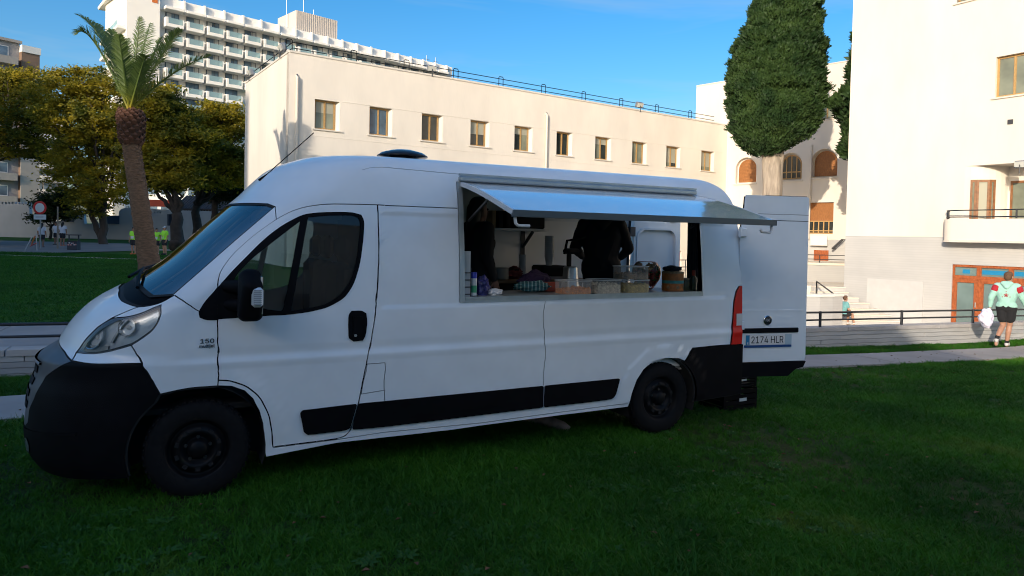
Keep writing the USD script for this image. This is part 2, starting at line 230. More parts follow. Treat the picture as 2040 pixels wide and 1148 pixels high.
VAN={"lamp":[[0.621,1.015],[0.644,1.08],[0.656,1.103],[0.666,1.124],[0.674,1.14],[0.688,1.166],[0.697,1.18],[0.71,1.197],[0.722,1.21],[0.745,1.232],[0.758,1.242],[0.778,1.25],[0.798,1.255],[0.836,1.258],[0.856,1.261],[0.879,1.265],[0.896,1.269],[0.925,1.278],[0.94,1.284],[0.956,1.292],[0.968,1.299],[0.986,1.314],[0.996,1.322],[1.004,1.329],[1.011,1.334],[1.025,1.345],[1.08,1.308],[1.096,1.295],[1.109,1.281],[1.117,1.27],[1.127,1.249],[1.131,1.238],[1.132,1.224],[1.131,1.212],[1.125,1.191],[1.119,1.179],[1.109,1.165],[1.097,1.154],[1.074,1.133],[1.062,1.123],[1.048,1.112],[1.038,1.104],[1.019,1.092],[1.006,1.084],[0.986,1.076],[0.966,1.069],[0.926,1.056],[0.905,1.049],[0.88,1.041],[0.86,1.036],[0.824,1.027],[0.805,1.023],[0.783,1.019],[0.765,1.017],[0.733,1.015],[0.716,1.014],[0.695,1.013],[0.675,1.014]],"fender":[[0.762,1.251],[0.832,1.258],[0.856,1.261],[0.879,1.265],[0.896,1.269],[0.925,1.278],[0.94,1.284],[0.956,1.292],[0.968,1.299],[0.986,1.314],[0.996,1.322],[1.004,1.329],[1.011,1.334],[1.025,1.345],[1.08,1.308],[1.096,1.295],[1.109,1.281],[1.117,1.27],[1.127,1.249],[1.131,1.238],[1.132,1.224],[1.131,1.212],[1.125,1.191],[1.119,1.179],[1.109,1.165],[1.097,1.154],[1.074,1.133],[1.062,1.123],[1.048,1.112],[1.036,1.103],[1.002,1.08],[1.037,1.019],[1.116,0.961],[1.154,0.91],[1.186,0.857],[1.232,0.804],[1.292,0.751],[1.336,0.76],[1.381,0.769],[1.418,0.774],[1.457,0.778],[1.5,0.779],[1.56,0.778],[1.62,0.778],[1.605,0.804],[1.591,0.829],[1.571,0.903],[1.563,0.958],[1.53,1.012],[1.546,1.068],[1.552,1.124],[1.547,1.18],[1.531,1.237],[1.484,1.238],[1.467,1.24],[1.453,1.242],[1.441,1.246],[1.41,1.258],[1.374,1.301],[1.27,1.338],[1.144,1.375],[1.01,1.409],[1.01,1.375],[1.006,1.364],[0.998,1.355],[0.988,1.35],[0.967,1.342],[0.954,1.339],[0.938,1.335],[0.924,1.333],[0.897,1.331],[0.884,1.329],[0.871,1.325],[0.863,1.321],[0.85,1.313],[0.841,1.307],[0.829,1.298],[0.813,1.286]],"hood":[[0.0,1.065],[0.191,1.052],[0.502,1.007],[0.679,0.966],[0.621,1.015],[0.637,1.065],[0.66,1.117],[0.7,1.19],[0.733,1.222],[0.76,1.253],[0.802,1.28],[0.838,1.306],[0.873,1.329],[0.819,1.335],[0.662,1.357],[0.499,1.387],[0.338,1.415],[0.0,1.43]],"cowl":[[0.0,1.43],[0.338,1.415],[0.499,1.387],[0.662,1.357],[0.819,1.335],[0.873,1.329],[0.947,1.335],[1.007,1.356],[0.996,1.409],[0.917,1.402],[0.837,1.395],[0.608,1.44],[0.367,1.474],[0.0,1.49]],"windshield":[[0.0,1.49],[0.367,1.474],[0.608,1.44],[0.837,1.395],[0.917,1.402],[0.996,1.409],[0.972,1.448],[0.955,1.489],[0.939,1.53],[0.925,1.571],[0.913,1.61],[0.907,1.648],[0.905,1.688],[0.909,1.727],[0.916,1.767],[0.924,1.806],[0.93,1.846],[0.934,1.886],[0.937,1.937],[0.939,1.989],[0.939,2.042],[0.819,2.065],[0.727,2.067],[0.622,2.07],[0.405,2.074],[0.0,2.08]],"pillar":[[0.996,1.409],[0.972,1.448],[0.955,1.489],[0.939,1.53],[0.925,1.571],[0.913,1.61],[0.907,1.648],[0.905,1.688],[0.909,1.727],[0.916,1.767],[0.924,1.806],[0.93,1.846],[0.934,1.886],[0.937,1.937],[0.939,1.989],[0.939,2.042],[1.089,1.948],[1.074,1.91],[1.058,1.873],[1.048,1.844],[1.039,1.813],[1.032,1.785],[1.024,1.734],[1.023,1.707],[1.028,1.676],[1.038,1.652],[1.064,1.61],[1.081,1.589],[1.104,1.566],[1.124,1.549],[1.162,1.522],[1.181,1.508],[1.202,1.495],[1.218,1.484],[1.259,1.461],[1.309,1.397],[1.329,1.374],[1.346,1.355],[1.357,1.339],[1.374,1.301],[1.265,1.338],[1.135,1.375]],"sail":[[1.374,1.301],[1.41,1.258],[1.441,1.246],[1.453,1.242],[1.467,1.24],[1.484,1.238],[1.531,1.237],[1.496,1.293],[1.44,1.349],[1.358,1.405],[1.259,1.461],[1.309,1.397],[1.329,1.374],[1.346,1.355],[1.357,1.339]],"lamp_panel":[[0.649,1.014],[0.634,1.014],[0.622,1.013],[0.617,1.012],[0.61,1.006],[0.68,0.966],[0.753,0.961],[0.778,0.959],[0.8,0.958],[0.816,0.957],[0.844,0.957],[0.867,0.957],[0.906,0.958],[0.958,0.96],[1.011,0.961],[1.063,0.961],[1.116,0.961],[1.037,1.019],[1.002,1.08],[0.931,1.057],[0.905,1.049],[0.88,1.041],[0.86,1.036],[0.824,1.027],[0.805,1.023],[0.783,1.019],[0.765,1.017],[0.733,1.015],[0.716,1.014],[0.695,1.013],[0.679,1.014]],"bumper":[[0.68,0.966],[0.791,0.957],[0.868,0.956],[1.116,0.961],[1.292,0.751],"ARCHF",[1.215,0.2],[0.0,0.19],[0.0,0.46],[0.338,0.47],[0.419,0.52],[0.411,0.607],[0.461,0.686],[0.497,0.842],[0.612,0.915]],"grille":[[0.0,1.06],[0.191,1.052],[0.502,1.007],[0.679,0.966],[0.612,0.915],[0.497,0.842],[0.461,0.686],[0.411,0.607],[0.419,0.52],[0.338,0.47],[0.0,0.46]],"door":[[1.531,1.237],[1.497,1.292],[1.441,1.348],[1.36,1.404],[1.262,1.459],[1.197,1.499],[1.162,1.522],[1.124,1.549],[1.104,1.566],[1.081,1.589],[1.064,1.61],[1.038,1.652],[1.028,1.676],[1.023,1.707],[1.024,1.734],[1.032,1.785],[1.039,1.813],[1.048,1.844],[1.056,1.868],[1.074,1.91],[1.084,1.931],[1.097,1.953],[1.108,1.968],[1.128,1.99],[1.141,2.001],[1.159,2.013],[1.176,2.022],[1.21,2.036],[1.233,2.043],[1.267,2.051],[1.301,2.057],[1.365,2.067],[1.408,2.071],[1.48,2.076],[1.576,2.078],[1.673,2.08],[1.772,2.081],[1.872,2.083],[1.952,2.019],[2.021,1.954],[2.086,1.89],[2.151,1.819],[2.207,1.749],[2.252,1.692],[2.343,1.59],[2.399,1.534],[2.464,1.468],[2.519,1.414],[2.611,1.318],[2.638,1.263],[2.65,1.198],[2.647,1.143],[2.632,1.077],[2.604,1.011],[2.618,0.946],[2.608,0.88],[2.614,0.817],[2.636,0.754],[2.654,0.691],[2.667,0.62],[2.673,0.549],[2.675,0.501],[2.672,0.43],[2.668,0.397],[2.66,0.368],[2.653,0.353],[2.641,0.337],[2.633,0.329],[2.622,0.322],[2.611,0.318],[2.591,0.313],[2.564,0.31],[2.503,0.308],[2.412,0.306],[2.356,0.306],[2.301,0.305],[2.246,0.304],[2.191,0.304],[2.137,0.303],[2.124,0.38],[2.116,0.408],[2.107,0.437],[2.098,0.46],[2.079,0.503],[2.066,0.528],[2.046,0.559],[2.026,0.586],[1.985,0.637],[1.961,0.662],[1.93,0.689],[1.904,0.708],[1.856,0.738],[1.829,0.753],[1.796,0.768],[1.769,0.778],[1.723,0.794],[1.699,0.801],[1.674,0.808],[1.652,0.812],[1.597,0.818],[1.575,0.878],[1.571,0.938],[1.536,0.997],[1.542,1.056],[1.553,1.116],[1.548,1.176]],"window_trim":[[1.261,1.461],[1.218,1.533],[1.204,1.558],[1.193,1.58],[1.186,1.597],[1.173,1.639],[1.167,1.681],[1.166,1.723],[1.168,1.752],[1.171,1.777],[1.175,1.794],[1.181,1.821],[1.185,1.835],[1.19,1.852],[1.196,1.866],[1.206,1.89],[1.214,1.904],[1.227,1.921],[1.241,1.936],[1.27,1.962],[1.287,1.975],[1.308,1.986],[1.327,1.992],[1.36,1.998],[1.378,2.001],[1.4,2.004],[1.421,2.007],[1.461,2.01],[1.487,2.012],[1.525,2.013],[1.562,2.015],[1.636,2.017],[1.674,2.017],[1.713,2.016],[1.744,2.012],[1.816,2.0],[1.868,1.969],[1.89,1.953],[1.916,1.93],[1.94,1.905],[1.986,1.854],[2.01,1.824],[2.04,1.783],[2.064,1.746],[2.113,1.676],[2.141,1.638],[2.174,1.596],[2.198,1.564],[2.239,1.509],[2.258,1.481],[2.275,1.451],[2.286,1.429],[2.303,1.395],[2.309,1.377],[2.308,1.357],[2.3,1.343],[2.276,1.319],[2.26,1.308],[2.237,1.296],[2.215,1.289],[2.173,1.279],[2.149,1.273],[2.117,1.268],[2.088,1.264],[2.035,1.259],[2.006,1.256],[1.971,1.254],[1.943,1.253],[1.894,1.253],[1.858,1.252],[1.784,1.25],[1.719,1.247],[1.655,1.245],[1.592,1.242],[1.529,1.24],[1.479,1.314],[1.386,1.387]],"quarter_glass":[[1.35,1.937],[1.329,1.885],[1.315,1.852],[1.298,1.812],[1.278,1.772],[1.248,1.709],[1.241,1.684],[1.239,1.657],[1.243,1.632],[1.258,1.586],[1.27,1.563],[1.287,1.539],[1.309,1.518],[1.365,1.469],[1.5,1.417],[1.64,1.365],[1.725,1.331],[1.786,1.308],[1.83,1.297],[1.929,1.283],[1.933,1.296],[1.918,1.326],[1.838,1.403],[1.768,1.466],[1.703,1.53],[1.644,1.587],[1.589,1.645],[1.541,1.703],[1.498,1.761],[1.454,1.82],[1.404,1.878]],"door_glass":[[1.381,1.969],[1.466,1.981],[1.501,1.985],[1.543,1.988],[1.582,1.99],[1.66,1.993],[1.698,1.994],[1.734,1.993],[1.759,1.99],[1.811,1.98],[1.859,1.949],[1.878,1.934],[1.901,1.913],[1.921,1.891],[1.959,1.847],[1.98,1.819],[2.006,1.781],[2.03,1.746],[2.078,1.677],[2.105,1.641],[2.136,1.6],[2.159,1.57],[2.197,1.518],[2.214,1.492],[2.23,1.465],[2.237,1.446],[2.248,1.416],[2.253,1.4],[2.254,1.383],[2.25,1.369],[2.237,1.346],[2.226,1.334],[2.208,1.323],[2.189,1.317],[2.151,1.307],[2.129,1.302],[2.103,1.297],[2.075,1.292],[2.001,1.281],[1.961,1.342],[1.893,1.404],[1.825,1.466],[1.761,1.528],[1.698,1.591],[1.64,1.653],[1.59,1.716],[1.544,1.779],[1.496,1.842],[1.441,1.905]],"side":[[1.872,2.083],"SEAMTOP","REAREDGE",[6.287,0.811],[6.179,0.811],[6.073,0.811],[5.936,0.807],[5.802,0.804],[5.713,0.686],[5.635,0.715],[5.472,0.726],[5.332,0.703],[5.24,0.635],[5.178,0.544],[5.142,0.419],[5.123,0.303],[5.118,0.293],[5.025,0.293],[4.933,0.292],[4.842,0.291],[4.753,0.29],[4.665,0.289],[4.578,0.288],[4.492,0.288],[4.407,0.287],[4.324,0.286],[4.241,0.285],[4.161,0.284],[4.082,0.283],[4.004,0.282],[3.927,0.281],[3.851,0.28],[3.776,0.279],[3.701,0.278],[3.618,0.275],[3.536,0.273],[3.454,0.27],[3.387,0.271],[3.32,0.271],[3.253,0.271],[3.188,0.271],[3.123,0.272],[3.059,0.272],[2.996,0.272],[2.933,0.273],[2.871,0.273],[2.81,0.273],[2.75,0.273],[2.69,0.274],[2.631,0.274],[2.572,0.274],[2.505,0.269],[2.439,0.263],[2.373,0.258],[2.308,0.252],[2.25,0.247],[2.193,0.242],[2.135,0.237],[2.079,0.232],[2.086,0.32],[2.066,0.402],[2.037,0.484],[1.982,0.579],[1.906,0.669],[1.821,0.73],[1.716,0.767],[1.62,0.778],[1.598,0.816],[1.684,0.806],[1.747,0.785],[1.811,0.764],[1.881,0.723],[1.946,0.681],[2.006,0.611],[2.061,0.541],[2.113,0.422],[2.137,0.303],[2.19,0.304],[2.243,0.304],[2.297,0.305],[2.351,0.305],[2.406,0.306],[2.461,0.307],[2.517,0.307],[2.574,0.308],[2.629,0.323],[2.665,0.367],[2.672,0.433],[2.675,0.499],[2.674,0.564],[2.666,0.63],[2.653,0.696],[2.634,0.762],[2.612,0.827],[2.609,0.893],[2.617,0.958],[2.608,1.025],[2.638,1.093],[2.649,1.162],[2.649,1.232],[2.623,1.299],[2.571,1.366],[2.498,1.433],[2.434,1.5],[2.363,1.57],[2.295,1.641],[2.236,1.712],[2.183,1.783],[2.117,1.857],[2.044,1.932],[1.964,2.008],[1.872,2.083]],"roof":[[0.0,2.08],[0.405,2.074],[0.622,2.07],[0.819,2.065],[0.939,2.042],[1.089,1.948],[1.146,2.01],[1.24,2.048],[1.415,2.076],[1.872,2.083],"SEAMTOP2"],"rear_lamp":[[6.408,1.399],[6.366,1.348],[6.334,1.247],[6.314,1.045],[6.287,0.811],"LAMPREAR"],"rear_bumper":[[6.287,0.811],[6.073,0.811],[5.802,0.804],[5.713,0.686],"ARCHR"],"strip_a":[[2.27,0.534],[2.281,0.553],[2.343,0.554],[2.405,0.556],[2.468,0.558],[2.531,0.56],[2.596,0.562],[2.661,0.563],[2.662,0.504],[2.661,0.444],[2.655,0.384],[2.631,0.374],[2.613,0.371],[2.577,0.369],[2.523,0.369],[2.44,0.368],[2.359,0.368],[2.331,0.391],[2.304,0.463]],"strip_b":[[2.672,0.563],[2.731,0.564],[2.791,0.564],[2.852,0.564],[2.913,0.564],[2.975,0.565],[3.037,0.565],[3.1,0.565],[3.164,0.565],[3.229,0.566],[3.294,0.566],[3.36,0.566],[3.427,0.566],[3.495,0.567],[3.563,0.567],[3.632,0.567],[3.702,0.567],[3.773,0.568],[3.845,0.568],[3.917,0.568],[3.991,0.569],[4.065,0.569],[4.14,0.569],[4.216,0.569],[4.231,0.476],[4.242,0.382],[4.163,0.381],[4.086,0.38],[4.009,0.379],[3.933,0.378],[3.859,0.377],[3.785,0.376],[3.712,0.375],[3.64,0.374],[3.569,0.373],[3.498,0.372],[3.429,0.371],[3.36,0.37],[3.292,0.369],[3.225,0.368],[3.159,0.367],[3.08,0.367],[3.001,0.366],[2.924,0.365],[2.827,0.366],[2.749,0.368],[2.672,0.371],[2.676,0.435],[2.675,0.499]],"strip_c":[[4.231,0.569],[4.31,0.57],[4.391,0.57],[4.473,0.571],[4.556,0.571],[4.64,0.571],[4.725,0.572],[4.812,0.572],[4.899,0.573],[4.988,0.573],[4.975,0.485],[4.971,0.456],[4.966,0.435],[4.961,0.424],[4.953,0.411],[4.948,0.405],[4.94,0.399],[4.932,0.395],[4.915,0.39],[4.881,0.388],[4.795,0.386],[4.661,0.384],[4.578,0.384],[4.496,0.384],[4.415,0.383],[4.335,0.383],[4.256,0.382],[4.245,0.476]],"handle":[[2.445,1.213],[2.443,1.228],[2.441,1.242],[2.442,1.251],[2.448,1.269],[2.497,1.27],[2.514,1.269],[2.529,1.267],[2.541,1.262],[2.569,1.248],[2.586,1.209],[2.59,1.192],[2.593,1.172],[2.593,1.152],[2.59,1.114],[2.586,1.095],[2.579,1.078],[2.571,1.066],[2.55,1.042],[2.476,1.039],[2.452,1.063],[2.455,1.121],[2.453,1.143],[2.451,1.164],[2.45,1.182]],"handle_in":[[2.472,1.229],[2.55,1.226],[2.561,1.159],[2.562,1.092],[2.489,1.088],[2.487,1.158]]}
VSEAM={"fuel":[[2.615,0.86],[2.754,0.861],[2.84,0.648],[2.674,0.634]],"v768":[[1.952,2.08],[2.022,2.022]],"v768b":[[2.844,0.648],[2.87,0.563]],"v1085":[[4.132,1.301],[4.138,1.006],[4.22,0.572]],"sillline":[[2.137,0.297],[2.571,0.302],[2.896,0.317],[3.702,0.303],[4.249,0.315],[5.11,0.33]],"roofseam":[[1.247,2.354],[1.352,2.38],[1.459,2.388],[2.43,2.369],[3.706,2.353],[5.866,2.363]],"badge":[[1.417,1.104],[1.533,1.098],[1.405,1.056],[1.519,1.049]],"tops":[[1.872,2.083],[1.952,2.08],[2.742,2.08],[5.864,2.001],[6.242,1.991]]}
ZX=[0.2, 0.32, 0.45, 0.6, 0.72, 0.84, 0.93, 1.02, 1.12, 1.22, 1.32, 1.45, 1.65, 1.85, 2.03, 2.15, 2.28, 2.38, 2.45, 2.5, 2.53]
ZA=[0.2, 0.6, 0.9, 1.1, 1.3, 1.6, 2.05, 2.3, 2.45, 2.53]
ZW=[0.2, 0.4, 0.6, 0.8, 0.93, 0.97, 1.06, 1.2, 1.35, 1.6, 1.85, 2.05, 2.2, 2.3, 2.38, 2.44, 2.48, 2.51, 2.53]
X0=[-0.1, -0.1628, -0.176, -0.1654, -0.1511, -0.1114, -0.0982, 0.0161, 0.0736, 0.1433, 0.2491, 0.463, 0.7398, 0.9464, 1.1394, 1.2702, 1.3913, 1.5028, 1.6538, 1.8205, 2.1248]
A0=[0.7393, 0.855, 0.9493, 0.8001, 0.6982, 0.6223, 0.5767, 0.67, 0.68, 0.78]
W0=[0.99, 1.005, 1.018, 1.022, 1.02, 1.012, 0.998, 0.994, 0.99, 0.9746, 0.9521, 0.9252, 0.8946, 0.865, 0.825, 0.764, 0.6925, 0.53, 0.2887]
# ---------------------------------------------------------------- looks
PLASTER = mat('cream_plaster', (0.72, 0.655, 0.57), rough=0.9, var=0.08, vscale=0.5, bump=0.12, bscale=14, detail=9, stretch=(1, 1, 0.35))
PLASTER2 = mat('cream_plaster_trim', (0.64, 0.585, 0.51), rough=0.9, var=0.06, vscale=1.0)
SIDING = usdkit.material(stage, '/World/Looks/grey_siding', {
    'sx': ('separate_xyz', {}), 'su': ('math', {'math_type': 'subtract'}), 'cx': ('combine_xyz', {'z': 0.0}),
    'g': ('texture_coordinate', {}), 'b': ('brick_texture', {'color1': (0.49, 0.48, 0.465), 'color2': (0.47, 0.46, 0.445), 'mortar': (0.43, 0.42, 0.405), 'scale': 1.0, 'mortar_size': 0.008, 'mortar_smooth': 0.6, 'brick_width': 60.0, 'row_height': 0.105}),
    'n': ('noise_texture', {'scale': 0.6, 'detail': 5.0}), 'r': ('rgb_ramp', {'ramp': [(0.3, (0.9, 0.9, 0.9)), (0.7, (1.05, 1.04, 1.02))]}),
    'mu': ('mix_color', {'blend_type': 'multiply', 'fac': 1.0}), 'bp': ('bump', {'strength': 0.15, 'distance': 0.01, 'invert': True}), 'p': ('principled_bsdf', {'roughness': 0.8})},
    [('g.object', 'sx.vector'), ('sx.x', 'su.value1'), ('sx.y', 'su.value2'), ('su.value', 'cx.x'), ('sx.z', 'cx.y'), ('cx.vector', 'b.vector'), ('g.object', 'n.vector'), ('n.fac', 'r.fac'), ('b.color', 'mu.a'), ('r.color', 'mu.b'), ('mu.result', 'p.base_color'), ('b.fac', 'bp.height'), ('bp.normal', 'p.normal')], surface='p.BSDF')
WOOD_TAN = mat('tan_window_wood', (0.42, 0.25, 0.09), rough=0.55, var=0.25, vscale=9, stretch=(1, 6, 1))
WOOD_BROWN = mat('brown_door_wood', (0.24, 0.10, 0.035), rough=0.5, var=0.25, vscale=8)
WOOD_ORANGE = mat('orange_door_wood', (0.34, 0.085, 0.022), rough=0.5, var=0.3, vscale=8, stretch=(3, 0.6, 1))
SHUTTER = mat('brown_shutter_slats', (0.33, 0.13, 0.035), rough=0.6, var=0.3, vscale=6, stretch=(0.4, 9, 1))
PANE_GREEN = mat('green_grey_pane', (0.20, 0.21, 0.155), rough=0.12, var=0.25, vscale=1.2)
PANE_DARK = mat('dark_pane', (0.025, 0.03, 0.028), rough=0.05, var=0.4, vscale=1.5)
PANE_BLUE = mat('blue_grey_pane', (0.05, 0.10, 0.15), rough=0.06, var=0.4, vscale=1.5)
BLACK_STEEL = mat('black_painted_steel', (0.018, 0.02, 0.024), rough=0.45)
CONCRETE = mat('concrete', (0.34, 0.32, 0.29), rough=0.9, var=0.14, vscale=1.3, bump=0.2, bscale=60, detail=6)
PAVING = mat('path_concrete', (0.30, 0.275, 0.26), rough=0.9, var=0.16, vscale=0.9, bump=0.2, bscale=70, detail=7)
BOARD = [mat(f'painted_board_{c}', tuple(0.46 * k for k in (1.0, 0.98, 0.95)) if c == 'pale' else tuple(0.40 * k for k in (1.0, 0.99, 0.98)), rough=0.85, var=0.16, vscale=1.1, bump=0.25, bscale=30, stretch=(0.5, 1, 3), detail=6) for c in ('pale', 'grey')]
COPING = mat('coping_stone', (0.42, 0.39, 0.37), rough=0.9, var=0.15, vscale=1.6, bump=0.2, bscale=40)
GREY_METAL = mat('grey_metal', (0.32, 0.32, 0.32), rough=0.4, metal=0.6)
DARK_METAL = mat('dark_metal', (0.06, 0.06, 0.065), rough=0.5, metal=0.3)
LAMP_GLASS = mat('lamp_glass', (0.55, 0.55, 0.5), rough=0.15)

# ---------------------------------------------------------------- ground
WE = np.array([0.9133, 0.4073]); WM = np.array([0.4073, -0.9133]); WALL0 = np.array([0, 11.49])   # along the low wall, out of it towards the camera
VYAW = 0.4676
_ctl = np.array([(-2.1, 4.65, 0.0), (1.48, 6.47, 0.0), (-3.0, 6.5, -0.02), (0.6, 8.3, -0.02), (0, 0, 0), (-6.4, 8.64, -0.08), (6.3, 14.3, -0.35), (12.35, 17, -0.46), (11.4, 15.7, -0.475), (22, 20, -0.6), (10, 0, -0.22),
                 (-12, 0, 0), (0, -14, 0), (-14, 5.2, -0.05), (5, 5, -0.08), (-30, -20, 0), (40, -20, -0.7), (-25, 0.4, -0.05), (40, 20, -0.8), (60, 0, -0.9), (-60, -10, 0), (0, -60, 0), (3.2, 3.0, -0.02)])
_rbf = RBFInterpolator(_ctl[:, :2], _ctl[:, 2], kernel='linear', smoothing=0.02)
def lawn_z(x, y):
    x = np.clip(np.asarray(x, float), -60, 60); y = np.clip(np.asarray(y, float), -60, 40)
    return _rbf(np.stack([x.ravel(), y.ravel()], 1)).reshape(x.shape)
def wall_pt(a, b=0.0): q = WALL0 + a * WE + b * WM; return q
def grid_mesh(A, B, fz, wmap):
    a, b = np.meshgrid(A, B, indexing='ij'); X = WALL0[0] + a * WE[0] + b * WM[0]; Y = WALL0[1] + a * WE[1] + b * WM[1]
    if wmap: X, Y = a, b
    Z = fz(X, Y); v = np.stack([X, Y, Z], -1).reshape(-1, 3); n, m = a.shape
    i = np.arange(n - 1)[:, None] * m + np.arange(m - 1)[None]; f = np.stack([i, i + m, i + m + 1, i + 1], -1).reshape(-1, 4)
    if not wmap: f = f[:, ::-1]
    return v, f
def grass_look(key, c1, c2, c3, s=1.0):
    return usdkit.material(stage, '/World/Looks/' + key, {
        'g': ('geometry', {}), 'n1': ('noise_texture', {'scale': 0.55 * s, 'detail': 5.0, 'roughness': 0.65}), 'n2': ('noise_texture', {'scale': 26.0 * s, 'detail': 5.0, 'roughness': 0.7}),
        'r1': ('rgb_ramp', {'ramp': [(0.32, c1), (0.55, c2), (0.75, c3)]}), 'r2': ('rgb_ramp', {'ramp': [(0.3, (0.45, 0.45, 0.45)), (0.7, (1.35, 1.35, 1.3))]}),
        'mu': ('mix_color', {'blend_type': 'multiply', 'fac': 1.0, 'use_clamp': False}), 'b': ('bump', {'strength': 0.9, 'distance': 0.05}), 'p': ('principled_bsdf', {'roughness': 0.85, 'specular_ior_level': 0.2})},
        [('g.position', 'n1.vector'), ('g.position', 'n2.vector'), ('n1.fac', 'r1.fac'), ('n2.fac', 'r2.fac'), ('r1.color', 'mu.a'), ('r2.color', 'mu.b'), ('mu.result', 'p.base_color'), ('n2.fac', 'b.height'), ('b.normal', 'p.normal')], surface='p.BSDF')
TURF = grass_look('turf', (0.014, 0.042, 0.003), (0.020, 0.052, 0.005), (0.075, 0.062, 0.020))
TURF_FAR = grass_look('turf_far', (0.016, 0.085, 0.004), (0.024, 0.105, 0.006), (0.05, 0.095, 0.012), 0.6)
A_ = np.concatenate([np.linspace(-70, -14, 15), np.linspace(-13, 24, 75), np.linspace(26, 70, 12)]); B_ = np.concatenate([np.linspace(-0.25, 14, 58), np.linspace(15, 70, 16)])
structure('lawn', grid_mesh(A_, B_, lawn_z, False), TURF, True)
# path: slabs of concrete in front of the low wall, each its own piece
def path_b(a): return 1.18 - 0.031 * a, 2.34 - 0.034 * a
pp = structure('path', grid_mesh(np.linspace(-45, 45, 40), np.linspace(0.2, 3.2, 3), lambda x, y: lawn_z(x, y) - 0.05, False), PAVING)
sl = -16.0
while sl < 26:
    L = 2.45 + 0.15 * RNG.random(); e = sl + L - 0.025; m = MB(); rows = []
    for a in np.linspace(sl, e, 4):
        lo, hi = path_b(a)
        for b in (lo, hi):
            q = wall_pt(a, b); z = float(lawn_z(np.array([q[0]]), np.array([q[1]]))[0]); rows += [(q[0], q[1], z + 0.035), (q[0], q[1], z - 0.08)]
    f = []
    for i in range(3):
        k = i * 4; f += [(k, k + 2, k + 6, k + 4), (k, k + 4, k + 5, k + 1), (k + 2, k + 3, k + 7, k + 6)]
    f += [(0, 1, 3, 2), (12, 14, 15, 13)]
    m.add(rows, f); part(pp, 'slab', m, PAVING); sl += L
def up_z(x, y): return 0.25 + 0.025 * np.maximum(y - 43, 0) - 0.0 * x
ux = np.concatenate([np.linspace(-160, -40, 13), np.linspace(-36, 0.5, 38)])
v, f = grid_mesh(ux, np.concatenate([np.linspace(0, 45, 60), np.linspace(47, 66, 12), [140]]), up_z, True)
# keep what lies behind the wall line and its paved strip
cen = v[f].mean(1); keep = cen[:, 1] > WALL0[1] + 0.446 * cen[:, 0] + 0.9; v[:, 1] = np.where(v[:, 1] < WALL0[1] + 0.446 * v[:, 0] + 0.3, WALL0[1] + 0.446 * v[:, 0] + 0.3, v[:, 1])
structure('upper_lawn', (v, f[keep]), TURF_FAR, True)
structure('ground', (np.array([(-3000, -3000, -2.35), (3000, -3000, -2.35), (3000, 3000, -2.35), (-3000, 3000, -2.35)], float), np.array([(0, 1, 2, 3)])), mat('dusty_ground', (0.16, 0.15, 0.12), rough=0.95, var=0.2, vscale=0.1))
# paved terrace strip behind the wall on the left
m = MB()
for a0 in np.arange(-40, -0.5, 2.5):
    c = [wall_pt(a0, -0.3), wall_pt(a0 + 2.48, -0.3), wall_pt(a0 + 2.48, -2.55), wall_pt(a0, -2.55)]
    m.add([(*q, 0.274) for q in c] + [(*q, 0.15) for q in c], [(0, 1, 2, 3), (0, 4, 5, 1), (2, 6, 7, 3), (1, 5, 6, 2), (3, 7, 4, 0)])
structure('terrace', m, PAVING)
# pale paths crossing the far lawn and the street beyond
def strip(name, pts, w, z, m_):
    pts = np.array(pts, float); t = np.gradient(pts, axis=0); t /= np.linalg.norm(t, axis=1)[:, None]; nrm = np.stack([-t[:, 1], t[:, 0]], 1)
    a, b = pts - nrm * w / 2, pts + nrm * w / 2; n = len(pts)
    v = np.vstack([np.c_[a, up_z(a[:, 0], a[:, 1]) + z], np.c_[b, up_z(b[:, 0], b[:, 1]) + z]]); f = [(i, i + 1, n + i + 1, n + i) for i in range(n - 1)]
    structure(name, (v, np.array(f)), m_)
PATHPALE = mat('pale_path', (0.36, 0.33, 0.29), rough=0.9, var=0.15, vscale=0.8)
strip('garden_path', [(-34, 37.5), (-26, 36.2), (-18, 34.6), (-10, 33.0), (-4, 31.5)], 1.1, 0.02, PATHPALE)
strip('garden_path', [(-27, 48.5), (-20, 46.6), (-12, 44.4)], 1.3, 0.02, PATHPALE)
v = np.array([(-80, 39.5), (-28.5, 38.6), (-25.5, 46), (-27, 52.5), (-30, 56), (-80, 58)], float)
mm = MB(); mm.add(np.c_[v, up_z(v[:, 0], v[:, 1]) + 0.012], np.array([(0, 1, 5), (1, 4, 5), (1, 2, 4), (2, 3, 4)])); structure('street', mm, mat('street_paving', (0.20, 0.19, 0.185), rough=0.9, var=0.15, vscale=0.7))
# sunken courtyard on the right
CY = -2.05
structure('courtyard', (np.array([(*wall_pt(2.5, -0.35), CY), (*wall_pt(60, -0.35), CY), (70, 75, CY), (-6, 75, CY)]), np.array([(0, 1, 2, 3)])), mat('courtyard_paving', (0.55, 0.50, 0.43), rough=0.9, var=0.1, vscale=0.8))

